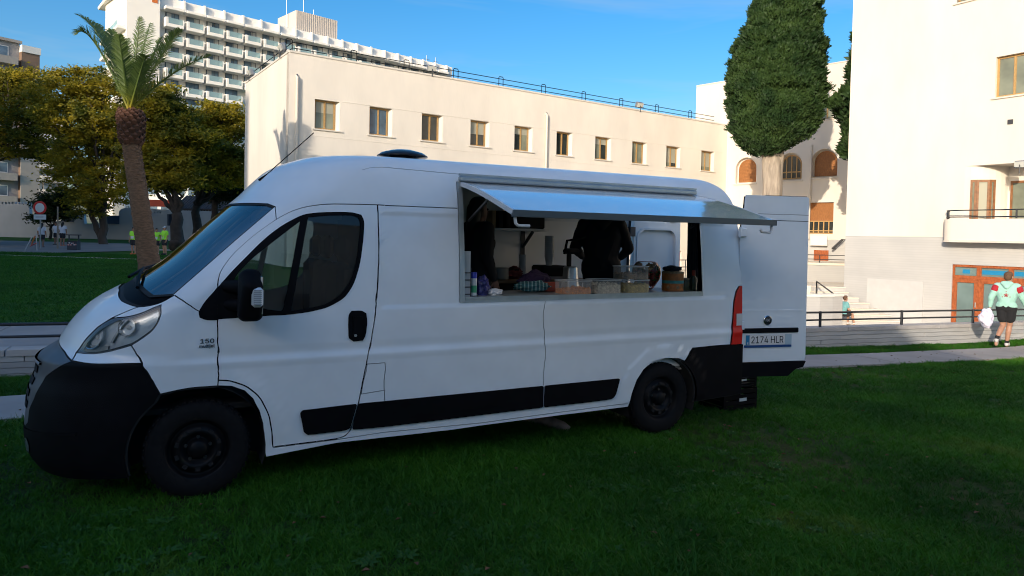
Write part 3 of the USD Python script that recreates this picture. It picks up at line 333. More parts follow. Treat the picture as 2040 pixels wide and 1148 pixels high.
# ---------------------------------------------------------------- low boarded wall with its railing
def wtop(a): q = wall_pt(a); return 0.18 - 0.0157 * q[0]
def wbot(a): q = wall_pt(a); return -0.205 - 0.0205 * q[0]
lw = thing('low_wall', 'long low wall of pale horizontal boards with a flat coping behind the van and path', 'wall')
def wslab(a0, a1, z0, z1, b0, b1):
    P = []
    for a, zz in ((a0, (z0[0], z1[0])), (a1, (z0[1], z1[1]))):
        for b in (b0, b1):
            for z in zz: q = wall_pt(a, b); P.append((q[0], q[1], z))
    return trimesh.Trimesh(P).convex_hull
m = MB()
for a in np.arange(-30, 45, 5.0): m.tm(wslab(a, a + 5, (wbot(a) - 0.5, wbot(a + 5) - 0.5), (wtop(a) - 0.02, wtop(a + 5) - 0.02), -0.25, -0.03))
part(lw, 'wall_core', m, BOARD[1])
a = -16.0; k = 0
off = [0, 1.1, 0.5, 1.6]
for r in range(4):
    a = -16.0 - off[r]
    while a < 26:
        L = 2.7; z = lambda q, i: wbot(q) - 0.03 + (wtop(q) - 0.085 - wbot(q) + 0.03) * i / 4
        j = 0.004 * RNG.standard_normal()
        part(lw, 'board', wslab(a, a + L - 0.012, (z(a, r) + 0.008, z(a + L, r) + 0.008), (z(a, r + 1), z(a + L, r + 1)), -0.04, 0.012 + j), BOARD[int(RNG.random() < 0.4)]); a += L
a = -16.0
while a < 26:
    part(lw, 'coping_stone', wslab(a, a + 1.48, (wtop(a) - 0.08, wtop(a + 1.48) - 0.08), (wtop(a), wtop(a + 1.48)), -0.29, 0.03), COPING); a += 1.5
rl = thing('railing', 'low black two bar railing along the top of the boarded wall', 'railing')
for dz, r in ((0.31, 0.022), (0.15, 0.019)):
    part(rl, 'bar', MB().tube([(*wall_pt(q, -0.12), wtop(q) + dz) for q in np.linspace(-30, 40, 30)], r, 8), BLACK_STEEL, True)
pa = float((at_depth(1647, 640, 14.42)[:2] - WALL0) @ WE)
for i in range(-8, 8):
    q = pa + 2.56 * i
    part(rl, 'post', MB().tube([(*wall_pt(q, -0.12), wtop(q) - 0.02), (*wall_pt(q, -0.12), wtop(q) + 0.335)], 0.03, 8), BLACK_STEEL, True)
# worn scrawl on the boards at the far left
m = MB(); tmx = meshkit.text_mesh('MUW', 0.085, 0.003, bold=True); A = plane_frame((*wall_pt(-6.62, 0.02), wbot(-6.6) + 0.13), WE); m.tm(tmx, A)
top('scrawled_letters', 'faded brown letters scrawled on the low wall left of the van bumper', 'graffiti', m, mat('faded_scrawl', (0.30, 0.27, 0.2), rough=0.9))

# ---------------------------------------------------------------- windows
def window(par, W, t0, t1, z0, z1, out, fr, panes, leaves=2, fw=0.06, sill=True, name='window', th=0.06, sillm=None):
    m = MB(); m.box(t0, t1, z0, z0 + fw, out, out + th, W.A); m.box(t0, t1, z1 - fw, z1, out, out + th, W.A)
    m.box(t0, t0 + fw, z0 + fw, z1 - fw, out, out + th, W.A); m.box(t1 - fw, t1, z0 + fw, z1 - fw, out, out + th, W.A)
    xs = np.linspace(t0 + fw, t1 - fw, leaves + 1)
    for x in xs[1:-1]: m.box(x - fw * 0.55, x + fw * 0.55, z0 + fw, z1 - fw, out, out + th + 0.004, W.A)
    w = part(par, name, m, fr)
    for i in range(leaves):
        part(w, 'pane', MB().box(xs[i], xs[i + 1], z0 + fw * 0.9, z1 - fw * 0.9, out + 0.012, out + 0.03, W.A), panes[i % len(panes)])
    if sill: part(w, 'sill', MB().box(t0 - 0.12, t1 + 0.3 if sill == 'r' else t1 + 0.12, z0 - 0.07, z0 - 0.002, -0.15, 0.06, W.A, ch=0.01), sillm or PLASTER2)
    return w
def wall_mesh(W, outline, holes, th):
    P = outline
    for h in holes: P = P.difference(h)
    return MB().poly(P, -th, 0.0, W.A)

# ---------------------------------------------------------------- long cream building behind the van
YA = 0.9733
MID = Wall((-10.23, 31.0), (math.sin(YA), math.cos(YA)))
ENDW = None
mid = thing('cream_building', 'long cream plastered building with a row of ten small windows behind the van', 'building')
ztop = MID.tz(571, 103)[1]; L_MID = MID.tz(1448, 300)[0]
wl = [625, 733.5, 837.7, 934.5, 1022, 1106, 1183, 1257, 1325, 1395]; wr = [667, 772, 873, 966.5, 1052.6, 1132.5, 1210, 1281.6, 1349, 1417]
wz1 = np.mean([MID.tz(646, 198, -0.2)[1], MID.tz(1192, 276, -0.2)[1]]); wz0 = np.mean([MID.tz(646, 257, -0.2)[1], MID.tz(1192, 321, -0.2)[1]])
wins = [(MID.tz(a, 240, -0.2)[0], MID.tz(b, 240, -0.2)[0]) for a, b in zip(wl, wr)]
holes = [rect(a - 0.02, wz0 - 0.0, b + 0.16, wz1) for a, b in wins]
g0 = MID.tz(1330, 532, -0.1); g1 = MID.tz(1356, 500, -0.1)
part(mid, 'front_wall', wall_mesh(MID, rect(0, -2.2, L_MID, ztop), holes + [rect(g0[0], g0[1], g1[0], g1[1])], 0.4), PLASTER)
PN = [PANE_GREEN, PANE_DARK, PANE_BLUE]
pk = [(0, 0), (2, 2), (1, 1), (1, 1), (1, 0), (1, 1), (0, 1), (0, 0), (0, 1), (0, 0)]
for (a, b), q in zip(wins, pk):
    m = MB(); c = [MID.w(b - 0.005, wz0, -0.26), MID.w(b + 0.16, wz0, -0.002), MID.w(b + 0.16, wz1, -0.002), MID.w(b - 0.005, wz1, -0.26)]; k = [p_ - MID.nrm * 0.12 + MID.d * 0.0 for p_ in c]
    m.add(c + k, [(0, 1, 2, 3), (0, 4, 5, 1), (3, 2, 6, 7), (1, 5, 6, 2), (0, 3, 7, 4)]); part(mid, 'window_reveal', m, PLASTER)
    bh = (0.0, 0.35, 0.0, 0.55, 0.15, 0.0, 0.7, 0.25, 0.0, 0.45)[int(RNG.integers(0, 10))] * (wz1 - wz0)
    w_ = window(mid, MID, a, b, wz0 + 0.01, wz1 - 0.005, -0.24, WOOD_TAN, [PN[q[0]], PN[q[1]]], 2, 0.075, 'r')
    if bh > 0: part(w_, 'blind', MB().box(a + 0.08, b - 0.08, wz1 - 0.09 - bh, wz1 - 0.085, -0.212, -0.207, MID.A), mat('pale_blind', (0.33, 0.32, 0.25), rough=0.7))
window(mid, MID, g0[0] + 0.01, g1[0] - 0.01, g0[1] + 0.01, g1[1] - 0.01, -0.2, WOOD_ORANGE, [PANE_GREEN], 1, 0.12, False)
part(mid, 'string_course', MB().box(wins[0][1] + 0.25, L_MID - 0.3, wz1 + 0.02, wz1 + 0.05, -0.002, 0.012, MID.A), PLASTER)
part(mid, 'string_course', MB().box(wins[0][0] - 0.25, L_MID - 0.3, wz0 - 0.34, wz0 - 0.31, -0.002, 0.010, MID.A), PLASTER)
END = Wall(MID.P + np.array([-math.cos(YA), math.sin(YA), 0]) * 9.0, (math.cos(YA), -math.sin(YA)))
te = 9.0; eL = END.tz(487.5, 300)[0]
part(mid, 'end_wall', wall_mesh(END, rect(eL, -2.2, te - 0.003, ztop), [], 0.4), PLASTER)
m = MB(); m.box(-0.0, L_MID, ztop + 0.003, ztop + 0.09, -0.45, 0.035, MID.A); part(mid, 'parapet_cap', m, PLASTER2)
m = MB(); m.box(eL, te - 0.05, ztop + 0.004, ztop + 0.088, -0.45, 0.03, END.A); part(mid, 'parapet_cap', m, PLASTER2)
# flat roof and the hidden back
B0 = END.w(eL, 0)[:2]; B1 = MID.w(L_MID, 0)[:2]; d2 = B0 - MID.P[:2]
m = MB(); c = [MID.P[:2], B1, B1 + d2, B0]; m.add([(*q, ztop - 0.35) for q in c], [(0, 1, 2, 3)]); m.add([(*c[2], -2.2), (*c[3], -2.2), (*c[3], ztop), (*c[2], ztop)], [(0, 1, 2, 3)]); part(mid, 'roof', m, CONCRETE)
for px, py in ((592, 149), (1089.5, 225)):
    t, z = MID.tz(px, py, 0.06)
    part(mid, 'drain_pipe', MB().tube([MID.w(t, z - 0.12, 0.0), MID.w(t, z - 0.02, 0.05), MID.w(t, z - 0.1, 0.09), MID.w(t, z - 0.4, 0.09), MID.w(t, 0, 0.09)], 0.06, 8), mat('cream_pipe', (0.7, 0.62, 0.52), rough=0.7), True)
# roof railing
RAILK = mat('matt_black_rail', (0.006, 0.007, 0.009), rough=0.7, spec=0.1)
rr = thing('roof_railing', 'black two bar railing along the parapet of the long cream building', 'railing')
for dz in (0.26, 0.52):
    part(rr, 'bar', MB().tube([END.w(eL + 0.2, ztop + dz, -0.2), END.w(te - 0.2, ztop + dz, -0.2)], 0.020, 6), RAILK, True)
    part(rr, 'bar', MB().tube([MID.w(0.15, ztop + dz, -0.2), MID.w(L_MID - 1.2, ztop + dz, -0.2)], 0.020, 6), RAILK, True)
for px, py in ((576, 88), (705, 118), (810, 134), (908, 150), (998, 165), (1083, 180), (1163, 193), (1237.5, 204), (1308.6, 216), (1375, 227)):
    t = MID.tz(px, py, -0.2)[0]
    part(rr, 'post', MB().tube([MID.w(t - 0.14, ztop + 0.05, -0.2), MID.w(t - 0.14, ztop + 0.6, -0.2), MID.w(t - 0.1, ztop + 0.64, -0.2), MID.w(t + 0.1, ztop + 0.64, -0.2), MID.w(t + 0.14, ztop + 0.6, -0.2), MID.w(t + 0.14, ztop + 0.05, -0.2)], 0.021, 6), RAILK, True)
for px in (500, 519, 546): t = END.tz(px, 130, -0.2)[0]; part(rr, 'post', MB().tube([END.w(t, ztop + 0.05, -0.2), END.w(t, ztop + 0.62, -0.2)], 0.035, 6), BLACK_STEEL, True)
def floodlight(P, aim, label, s=1.0):
    A = frame(np.array([np.cross([0, 0, 1.0], -aim) / np.linalg.norm(np.cross([0, 0, 1.0], aim)), -aim, np.cross(np.cross([0, 0, 1.0], -aim) / np.linalg.norm(np.cross([0, 0, 1.0], aim)), -aim)]).T, (0, 0, 0))
    t = thing('floodlight', label, 'lamp', P)
    part(t, 'housing', MB().box(-0.22 * s, 0.22 * s, 0, 0.2 * s, -0.14 * s, 0.14 * s, A, ch=0.04 * s), GREY_METAL)
    part(t, 'lens', MB().box(-0.19 * s, 0.19 * s, -0.02 * s, -0.002, -0.11 * s, 0.11 * s, A), LAMP_GLASS)
    part(t, 'bracket', MB().tube([(0, 0.02, -0.35 * s), (0, 0.0, 0)], 0.025, 6).tube([(-0.2 * s, 0.02, -0.12), (0.2 * s, 0.02, -0.12)], 0.02, 6), DARK_METAL)
    return t
def unit(v): v = np.asarray(v, float); return v / np.linalg.norm(v)
t = END.tz(553, 100, 0.2)[0]; floodlight(END.w(t, ztop + 0.42, 0.1), unit([-0.8, -0.5, -0.35]), 'grey floodlight at the front roof corner of the cream end wall', 1.3)
t = END.tz(492, 150, 0.2)[0]; floodlight(END.w(t, ztop + 0.35, 0.1), unit([-0.8, -0.5, -0.35]), 'grey floodlight at the far end of the cream end wall roof, beside the hotel balconies', 1.2)
t = MID.tz(862, 145, 0.1)[0]; floodlight(MID.w(t, ztop + 0.36, 0.05), unit([0.5, -0.8, -0.4]), 'small floodlight on the cream building parapet, near the end of the hotel roofline', 1.1)
t = MID.tz(1277, 213, 0.1)[0]; floodlight(MID.w(t, ztop + 0.36, 0.05), unit([0.5, -0.8, -0.4]), 'small floodlight on the cream building parapet left of the cypress', 1.2)

# ---------------------------------------------------------------- back building beyond the cypress
BD = np.array([math.sin(math.radians(43)), -math.cos(math.radians(43))]); J = MID.w(L_MID, 0)[:2]
BACK = Wall(J - BD * 8.0, BD)
back = thing('arched_window_building', 'tall cream building with three arched openings behind the cypress', 'building')
bt = BACK.tz(1640, 131)[1]; bl = BACK.tz(1387, 200)[0]; br = BACK.tz(1690, 200)[0] + 7
def arch(W, px0, px1, pt, ps, out=-0.2):
    a, z0 = W.tz(px0, ps, out); b, z1 = W.tz(px1, ps, out); zt = W.tz((px0 + px1) / 2, pt, out)[1]; z0 = (z0 + z1) / 2
    r = (b - a) / 2; c = (a + b) / 2; th = np.linspace(0, math.pi, 15); h = max(zt - z0 - r, 0.05)
    return Polygon([(a, z0), (b, z0)] + [(c + r * math.cos(q), z0 + h + r * math.sin(q)) for q in th]), (a, b, z0, zt)
arches = [arch(BACK, 1471, 1505.6, 318, 363), arch(BACK, 1556, 1596, 309, 357), arch(BACK, 1622, 1666, 301, 351)]
u0 = BACK.tz(1635, 240, -0.2); u1 = BACK.tz(1663, 199, -0.2); s0 = BACK.tz(1610, 466, -0.15); s1 = BACK.tz(1663, 403, -0.15)
zb = BACK.tz(1650, 478)[1]
part(back, 'wall', wall_mesh(BACK, rect(bl, zb, br, bt), [a.buffer(0.12) for a, _ in arches] + [rect(u0[0], u0[1], u1[0], u1[1]), rect(s0[0], s0[1], s1[0], s1[1])], 0.4), PLASTER)
part(back, 'base', wall_mesh(BACK, rect(bl, -2.2, br, zb - 0.003), [], 0.38), SIDING)
part(back, 'parapet_cap', MB().box(bl, br, bt + 0.003, bt + 0.08, -0.4, 0.03, BACK.A), PLASTER2)
q0 = BACK.w(bl, 0)[:2]; nb = -BACK.nrm[:2] * 9
m = MB(); m.add([(*q0, -2.2), (*(q0 + nb), -2.2), (*(q0 + nb), bt), (*q0, bt)], [(0, 1, 2, 3)]); q1 = BACK.w(br, 0)[:2]
m.add([(*q0, bt - 0.3), (*q1, bt - 0.3), (*(q1 + nb), bt - 0.3), (*(q0 + nb), bt - 0.3)], [(0, 1, 2, 3)]); part(back, 'side_wall', m, PLASTER)
for i, (P, (a, b, z0, z1)) in enumerate(arches):
    if i != 1:
        m = MB(); zz = z0
        sh = part(back, 'shutter', MB().poly(P, -0.3, -0.27, BACK.A), SHUTTER)
        while zz < z1 - 0.02:
            S = P.intersection(rect(a, zz + 0.006, b, zz + 0.095))
            if not S.is_empty and S.area > 1e-3: part(sh, 'slat', MB().poly(S, -0.268, -0.24 + 0.004 * RNG.random(), BACK.A), SHUTTER)
            zz += 0.1
    else:
        F = P.difference(P.buffer(-0.07)); c = (a + b) / 2
        for x in np.linspace(a, b, 5)[1:-1]: F = F.union(P.intersection(rect(x - 0.035, z0, x + 0.035, z1)))
        for x in np.linspace(a, b, 4)[1:-1]: pass
        F = F.union(P.intersection(rect(a, z0 + 0.42, b, z0 + 0.5)))
        w = part(back, 'arched_window', MB().poly(F, -0.3, -0.24, BACK.A), WOOD_TAN)
        H = P.difference(F.buffer(-0.004))
        for g in getattr(H, 'geoms', [H]):
            if g.area > 0.01: part(w, 'pane', MB().poly(g, -0.285, -0.27, BACK.A), PANE_DARK)
    part(back, 'arch_reveal', MB().poly(P.buffer(0.14).difference(P.buffer(-0.01)), -0.44, -0.30, BACK.A), PLASTER)
    part(back, 'sill', MB().box(a - 0.22, b + 0.2, z0 - 0.19, z0 - 0.122, -0.05, 0.07, BACK.A), PLASTER2)
window(back, BACK, u0[0] + 0.005, u1[0] - 0.005, u0[1] + 0.01, u1[1] - 0.005, -0.22, WOOD_TAN, [PANE_GREEN], 2, 0.07)
zm = BACK.tz(1640, 440, -0.15)[1]
sh = part(back, 'roller_shutter', MB().box(s0[0] + 0.01, s1[0] - 0.01, zm, s1[1] - 0.01, -0.2, -0.19, BACK.A), SHUTTER); zz = zm
while zz < s1[1] - 0.06: part(sh, 'slat', MB().box(s0[0] + 0.012, s1[0] - 0.012, zz + 0.004, zz + 0.062, -0.188, -0.172, BACK.A), SHUTTER); zz += 0.066
m = MB(); out = -0.2
xs = np.linspace(s0[0] + 0.01, s1[0] - 0.01, 6)
for x in xs: m.box(x - 0.035, x + 0.035, s0[1] + 0.01, zm - 0.003, out, out + 0.05, BACK.A)
zc = (s0[1] + zm) / 2 - 0.25
for z in (s0[1] + 0.01, zc, zm - 0.075): m.box(s0[0] + 0.01, s1[0] - 0.01, z, z + 0.07, out, out + 0.046, BACK.A)
w = part(back, 'window', m, WOOD_TAN)
for i in range(5):
    for z_0, z_1 in ((s0[1] + 0.07, zc), (zc + 0.07, zm - 0.07)): part(w, 'pane', MB().box(xs[i] + 0.03, xs[i + 1] - 0.03, z_0, z_1, out + 0.01, out + 0.02, BACK.A), PANE_DARK)
part(back, 'drain_pipe', MB().tube([BACK.w(BACK.tz(1616, 350)[0], bt * 0.62, 0.07), BACK.w(BACK.tz(1616, 350)[0], zb, 0.07)], 0.05, 6), PLASTER2, True)

# ---------------------------------------------------------------- big cream building on the right
RB = 0.5667
PR = at_depth(1900, 560, 28.0)[:2]; dR = np.array([math.sin(RB), -math.cos(RB)])
RT = Wall(PR - dR * 0, dR); t0 = RT.tz(1690, 300)[0]; RT = Wall(PR + dR * t0, dR)
rb = thing('corner_building', 'large cream building with grey boarded base and a rounded balcony at the right edge', 'building')
RL = 40.0; RH = 17.0; zbase = RT.tz(1780, 471.5)[1]
b0 = RT.tz(1918, 458, 0); b1 = RT.tz(1960, 329, 0)            # balcony recess
d0 = RT.tz(1893, 645, 0); dz1 = RT.tz(1897, 526.5, 0)[1]; dz0 = dz1 - 2.75
w0 = RT.tz(1985, 196.5, -0.15); w1 = RT.tz(2040, 109, -0.15); ws = w1[1] - w0[1]
wz_1 = RT.tz(1990, 115, -0.15)[1]
v0 = RT.tz(1908, 8, -0.1)
door_w = 6.2
top_holes = [rect(b0[0], b0[1] - 0.2, b0[0] + 9.0, b1[1]), rect(w0[0], w0[1], w0[0] + 1.75, wz_1), rect(v0[0], v0[1], v0[0] + 1.7, v0[1] + 1.5)]
part(rb, 'upper_wall', wall_mesh(RT, rect(0, zbase, RL, RH), top_holes, 0.35), PLASTER)
part(rb, 'boarded_base', wall_mesh(RT, rect(0.0, CY, RL, zbase - 0.004), [rect(d0[0], CY - 1, d0[0] + door_w, dz1)], 0.33), SIDING)
q = RT.w(0, 0)[:2]; nb = -RT.nrm[:2] * 12; q1 = RT.w(RL, 0)[:2]
m = MB(); m.add([(*q, CY), (*(q + nb), CY), (*(q + nb), RH), (*q, RH)], [(0, 1, 2, 3)]); m.add([(*q1, CY), (*(q1 + nb), CY), (*(q1 + nb), RH), (*q1, RH)], [(0, 1, 2, 3)])
m.add([(*q, RH - 0.3), (*q1, RH - 0.3), (*(q1 + nb), RH - 0.3), (*(q + nb), RH - 0.3)], [(0, 1, 2, 3)]); part(rb, 'side_wall', m, PLASTER)
window(rb, RT, w0[0] + 0.005, w0[0] + 1.745, w0[1] + 0.008, wz_1 - 0.005, -0.2, WOOD_TAN, [PANE_GREEN], 3, 0.075)
w = window(rb, RT, v0[0] + 0.005, v0[0] + 1.695, v0[1] + 0.008, v0[1] + 1.49, -0.2, WOOD_TAN, [PANE_GREEN], 2, 0.07)
m = MB()
for zz in (0.12, 0.32): m.tube([RT.w(v0[0] + 0.03, v0[1] + zz, 0.0), RT.w(v0[0] + 1.67, v0[1] + zz, 0.0)], 0.018, 6)
for x in np.linspace(v0[0] + 0.05, v0[0] + 1.65, 4): m.tube([RT.w(x, v0[1], 0.0), RT.w(x, v0[1] + 0.34, 0.0)], 0.018, 6)
part(w, 'guard_bar', m, BLACK_STEEL)
vt = RT.tz(2013, 243); part(rb, 'vent', MB().box(vt[0] - 0.09, vt[0] + 0.09, vt[1] - 0.09, vt[1] + 0.09, 0.001, 0.03, RT.A), DARK_METAL)
pz0 = RT.tz(1727, 607); pz1 = RT.tz(1840, 561); part(rb, 'flat_panel', MB().box(pz0[0], pz1[0], CY, RT.tz(1780, 558)[1], 0.002, 0.035, RT.A), mat('panel_plaster', (0.52, 0.505, 0.485), rough=0.9, var=0.04))
# balcony recess: curved cheek, inner wall, soffit
RQ = b0[0] + 9.0; RD = 1.15; rt0 = b0[0]; zf = b0[1] - 0.2; zs = b1[1]
th = np.linspace(0, math.pi / 2, 9); cx = [(rt0 + RD * 0.95 * math.sin(a), -RD * (1 - math.cos(a))) for a in th]
def ext(pts, z0, z1, W=RT):
    m = MB(); P = [(W.w(t, z0, o), W.w(t, z1, o)) for t, o in pts]
    for i in range(len(P) - 1): m.quad(P[i][0], P[i + 1][0], P[i + 1][1], P[i][1])
    return m
dh0 = RT.tz(1945, 452, -0.25)[1]; dh1 = RT.tz(1945, 359, -0.25)[1]
zdoor1 = dh1; zdoor0 = zf + 0.02
ca, cb = 1, 5
part(rb, 'curved_cheek', (lambda m: (m.v.extend(ext(cx, zdoor1, zs).v), m)[1])(MB()) if False else ext(cx, zdoor1, zs), PLASTER)
part(rb, 'curved_cheek', ext(cx[:ca + 1], zf, zdoor1), PLASTER); part(rb, 'curved_cheek', ext(cx[cb:], zf, zdoor1), PLASTER)
tI = cx[-1][0]; iw0 = RT.tz(2012, 420, -RD)[0]
part(rb, 'inner_wall', ext([(tI, -RD), (iw0, -RD)], zf, zs), PLASTER); part(rb, 'inner_wall', ext([(iw0, -RD), (RQ, -RD)], zdoor1 - 0.03, zs), PLASTER)
m = MB(); m.add([RT.w(rt0, zs - 0.002, 0.0), RT.w(RQ, zs - 0.002, 0.0), RT.w(RQ, zs - 0.002, -RD), RT.w(rt0, zs - 0.002, -RD)], [(0, 1, 2, 3)]); part(rb, 'soffit', m, PLASTER)
def facet_door(par, pts, z0, z1, panes, leaves=1, name='balcony_door'):
    m = MB(); pl = []
    for i in range(len(pts) - 1):
        a = RT.w(pts[i][0], 0, pts[i][1]); b = RT.w(pts[i + 1][0], 0, pts[i + 1][1]); W2 = Wall(a[:2], (b - a)[:2]); L = np.linalg.norm(b - a)
        for x0, x1, y0, y1 in ((0, L, z1 - 0.09, z1), (0, L, z0, z0 + 0.14), (0, 0.075, z0 + 0.14, z1 - 0.09), (L - 0.075, L, z0 + 0.14, z1 - 0.09)): m.box(x0, x1, y0, y1, -0.05, 0.02, W2.A)
        pl.append(MB().box(0.07, L - 0.07, z0 + 0.13, z1 - 0.08, -0.03, -0.015, W2.A))
    d = part(par, name, m, WOOD_BROWN)
    for i, p in enumerate(pl): part(d, 'pane', p, panes[i % len(panes)])
    return d
facet_door(rb, [cx[1], cx[2], cx[4], cx[5]], zdoor0, zdoor1 - 0.004, [PANE_GREEN, mat('pale_curtain_pane', (0.42, 0.40, 0.31), rough=0.15), PANE_GREEN])
facet_door(rb, [(iw0, -RD + 0.01), (iw0 + 0.85, -RD + 0.01), (iw0 + 1.7, -RD + 0.01)], zdoor0, zdoor1 - 0.034, [PANE_GREEN])
# balcony slab with a rounded end, and its railing
by1 = RT.tz(1890, 437, 0.55)[1]; by0 = RT.tz(1890, 479, 0.55)[1]; bx = RT.tz(1876, 455, 0.45)[0]; BO = 0.6
S = rect(bx, -0.35, RQ, BO).buffer(0).intersection(unary_union([rect(bx + 0.45, -0.4, RQ, BO), Point(bx + 0.45, BO - 0.45).buffer(0.45, 16), rect(bx, -0.4, RL, BO - 0.45)]))
A2 = np.eye(4); A2[0, :3] = RT.d; A2[1, :3] = RT.nrm; A2[2, :3] = (0, 0, 1); A2[3, :3] = RT.P
part(rb, 'balcony_front', MB().poly(S.intersection(rect(bx - 1, 0.002, RQ, 2)), by0, by1, A2), PLASTER)
part(rb, 'balcony_edge', MB().poly(S.intersection(rect(bx - 1, 0.002, RQ, 2)).buffer(0.03).intersection(rect(bx - 1, 0.002, RQ, 2)), by0 - 0.07, by0 - 0.003, A2), PLASTER2)
part(rb, 'balcony_floor', MB().poly(rect(rt0 - 0.05, -RD - 0.05, RQ, -0.0), zf - 0.06, zf - 0.01, A2), CONCRETE)
ry2 = RT.tz(1885, 420, 0.5)[1]; ry1 = RT.tz(1885, 433, 0.5)[1]
bp_ = [(bx + 0.08, 0.02), (bx + 0.08, BO - 0.45)] + [(bx + 0.45 - 0.37 * math.cos(a), BO - 0.45 + 0.37 * math.sin(a)) for a in np.linspace(0.2, math.pi / 2, 6)] + [(RQ - 0.1, BO - 0.08)]
rl2 = thing('balcony_railing', 'black two bar railing on the rounded balcony of the corner building', 'railing')
for z in (ry2, ry1): part(rl2, 'bar', MB().tube([RT.w(t, z, o) for t, o in bp_], 0.024, 6), BLACK_STEEL, True)
for t, o in (bp_[1], bp_[5], (bp_[5][0] + 2.4, BO - 0.08), (bp_[5][0] + 4.8, BO - 0.08)): part(rl2, 'post', MB().tube([RT.w(t, by1 - 0.01, o), RT.w(t, ry2 + 0.02, o)], 0.03, 6), BLACK_STEEL, True)
fl = RT.tz(2033, 328, 0.3); floodlight(RT.w(fl[0], fl[1], 0.35), unit(RT.nrm * 1.0 + np.array([-0.3, 0, -0.25])), 'round grey floodlight under the balcony soffit at the right edge', 1.0)
# glazed entrance doors at courtyard level
ent = part(rb, 'entrance_frame', (lambda m: [m.box(d0[0] + 0.003, d0[0] + door_w - 0.003, a, b, -0.16, -0.04, RT.A) for a, b in ((dz1 - 0.1, dz1 - 0.003), (dz1 - 0.56, dz1 - 0.44))] and m)(MB()), WOOD_ORANGE)
xs = [RT.tz(p, 590, -0.1)[0] for p in (1895.5, 1949)] ; lw_ = xs[1] - xs[0]
cur = d0[0] + 0.003
SKYBLUE = mat('blue_transom_sign', (0.02, 0.22, 0.42), rough=0.3); PANE_TEAL = mat('teal_grey_pane', (0.16, 0.22, 0.21), rough=0.1, var=0.2, vscale=0.8)
for i, wd in enumerate((lw_ * 0.98, lw_ * 1.12, lw_ * 1.12, lw_ * 1.0)):
    m = MB(); z1 = dz1 - 0.563; fwid = 0.17
    m.box(cur, cur + fwid, dz0, z1, -0.15, -0.05, RT.A); m.box(cur + wd - fwid, cur + wd - 0.004, dz0, z1, -0.15, -0.05, RT.A); m.box(cur + fwid, cur + wd - fwid, z1 - 0.16, z1, -0.15, -0.05, RT.A); m.box(cur + fwid, cur + wd - fwid, dz0, dz0 + 0.3, -0.15, -0.05, RT.A)
    d = part(rb, 'entrance_door', m, WOOD_ORANGE); part(d, 'pane', MB().box(cur + fwid, cur + wd - fwid, dz0 + 0.3, z1 - 0.16, -0.12, -0.10, RT.A), PANE_TEAL)
    part(d, 'handle', MB().tube([RT.w(cur + wd - 0.09, dz0 + 1.05, -0.02), RT.w(cur + wd - 0.09, dz0 + 1.25, -0.02)], 0.02, 6), GREY_METAL)
    m = MB(); m.box(cur, cur + 0.07, dz1 - 0.437, dz1 - 0.103, -0.15, -0.05, RT.A); m.box(cur + wd - 0.09, cur + wd - 0.004, dz1 - 0.437, dz1 - 0.103, -0.15, -0.05, RT.A); tr = part(rb, 'transom', m, WOOD_ORANGE)
    part(tr, 'pane', MB().box(cur + 0.07, cur + wd - 0.09, dz1 - 0.437, dz1 - 0.103, -0.12, -0.10, RT.A), PANE_TEAL)
    sg = MB().box(cur + (0.35 if i == 0 else 0.09), cur + (0.62 if i == 0 else wd - 0.1), dz1 - 0.36, dz1 - 0.19, -0.098, -0.094, RT.A)
    part(tr, 'blue_sign_strip', sg, SKYBLUE); cur += wd

# ---------------------------------------------------------------- stair up from the courtyard beside the corner building
st = thing('outdoor_stair', 'pale outdoor stair climbing beside the grey boarded base of the corner building', 'stairs')
STEP = mat('pale_step_stone', (0.72, 0.64, 0.52), rough=0.9, var=0.08, vscale=1.2)
N = 9; RISE = 0.21; RUN = 0.42; D0 = 28.6
def facade_x(Y): t = (RT.P[1] - Y) / 0.8437; return RT.P[0] + 0.5369 * t
for i in range(N):
    dfr = D0 + RUN * i; xl = at_depth(1622, 600, dfr)[0]; xr2 = facade_x(dfr + RUN) - 0.02 if dfr < RT.P[1] - RUN else at_depth(1692, 600, dfr)[0]
    part(st, 'step', MB().box(xl, xr2, dfr, dfr + RUN + 0.03, CY, CY + RISE * (i + 1) - 0.045), SIDING); part(st, 'step', MB().box(xl, xr2, dfr - 0.03, dfr + RUN + 0.005, CY + RISE * (i + 1) - 0.0445, CY + RISE * (i + 1), ch=0.008), STEP)
yb = D0 + RUN * N; zt = CY + RISE * N
part(st, 'landing', MB().box(11.5, facade_x(RT.P[1]) + 3.0, yb + 0.006, yb + 3.5, CY, zt - 0.004), STEP)
wl_ = [at_depth(1600, 585, 27.9), at_depth(1634, 586, 28.0), at_depth(1660, 589, 28.25), at_depth(1679, 592, 28.6)]
m = MB(); m2 = MB()
for i in range(3):
    a, b = wl_[i][:2], wl_[i + 1][:2]; W2 = Wall(a, b - a); L = float(np.linalg.norm(b - a)); zq = at_depth(1640, 587, 28)[2]
    m.box(0, L, CY, zq - 0.1, -0.25, 0, W2.A); m2.box(-0.01, L + 0.01, zq - 0.098, zq, -0.29, 0.04, W2.A)
part(st, 'stair_cheek', m, SIDING); part(st, 'cheek_coping', m2, mat('white_coping', (0.75, 0.72, 0.66), rough=0.85))
h0 = at_depth(1627, 561, 31.2); h1 = at_depth(1660, 585, 29.4)
part(st, 'handrail', MB().tube([h0 + (0.0, 0, -0.55), h0, h1, h1 + (0, 0, -0.5)], 0.035, 6), DARK_METAL, True)
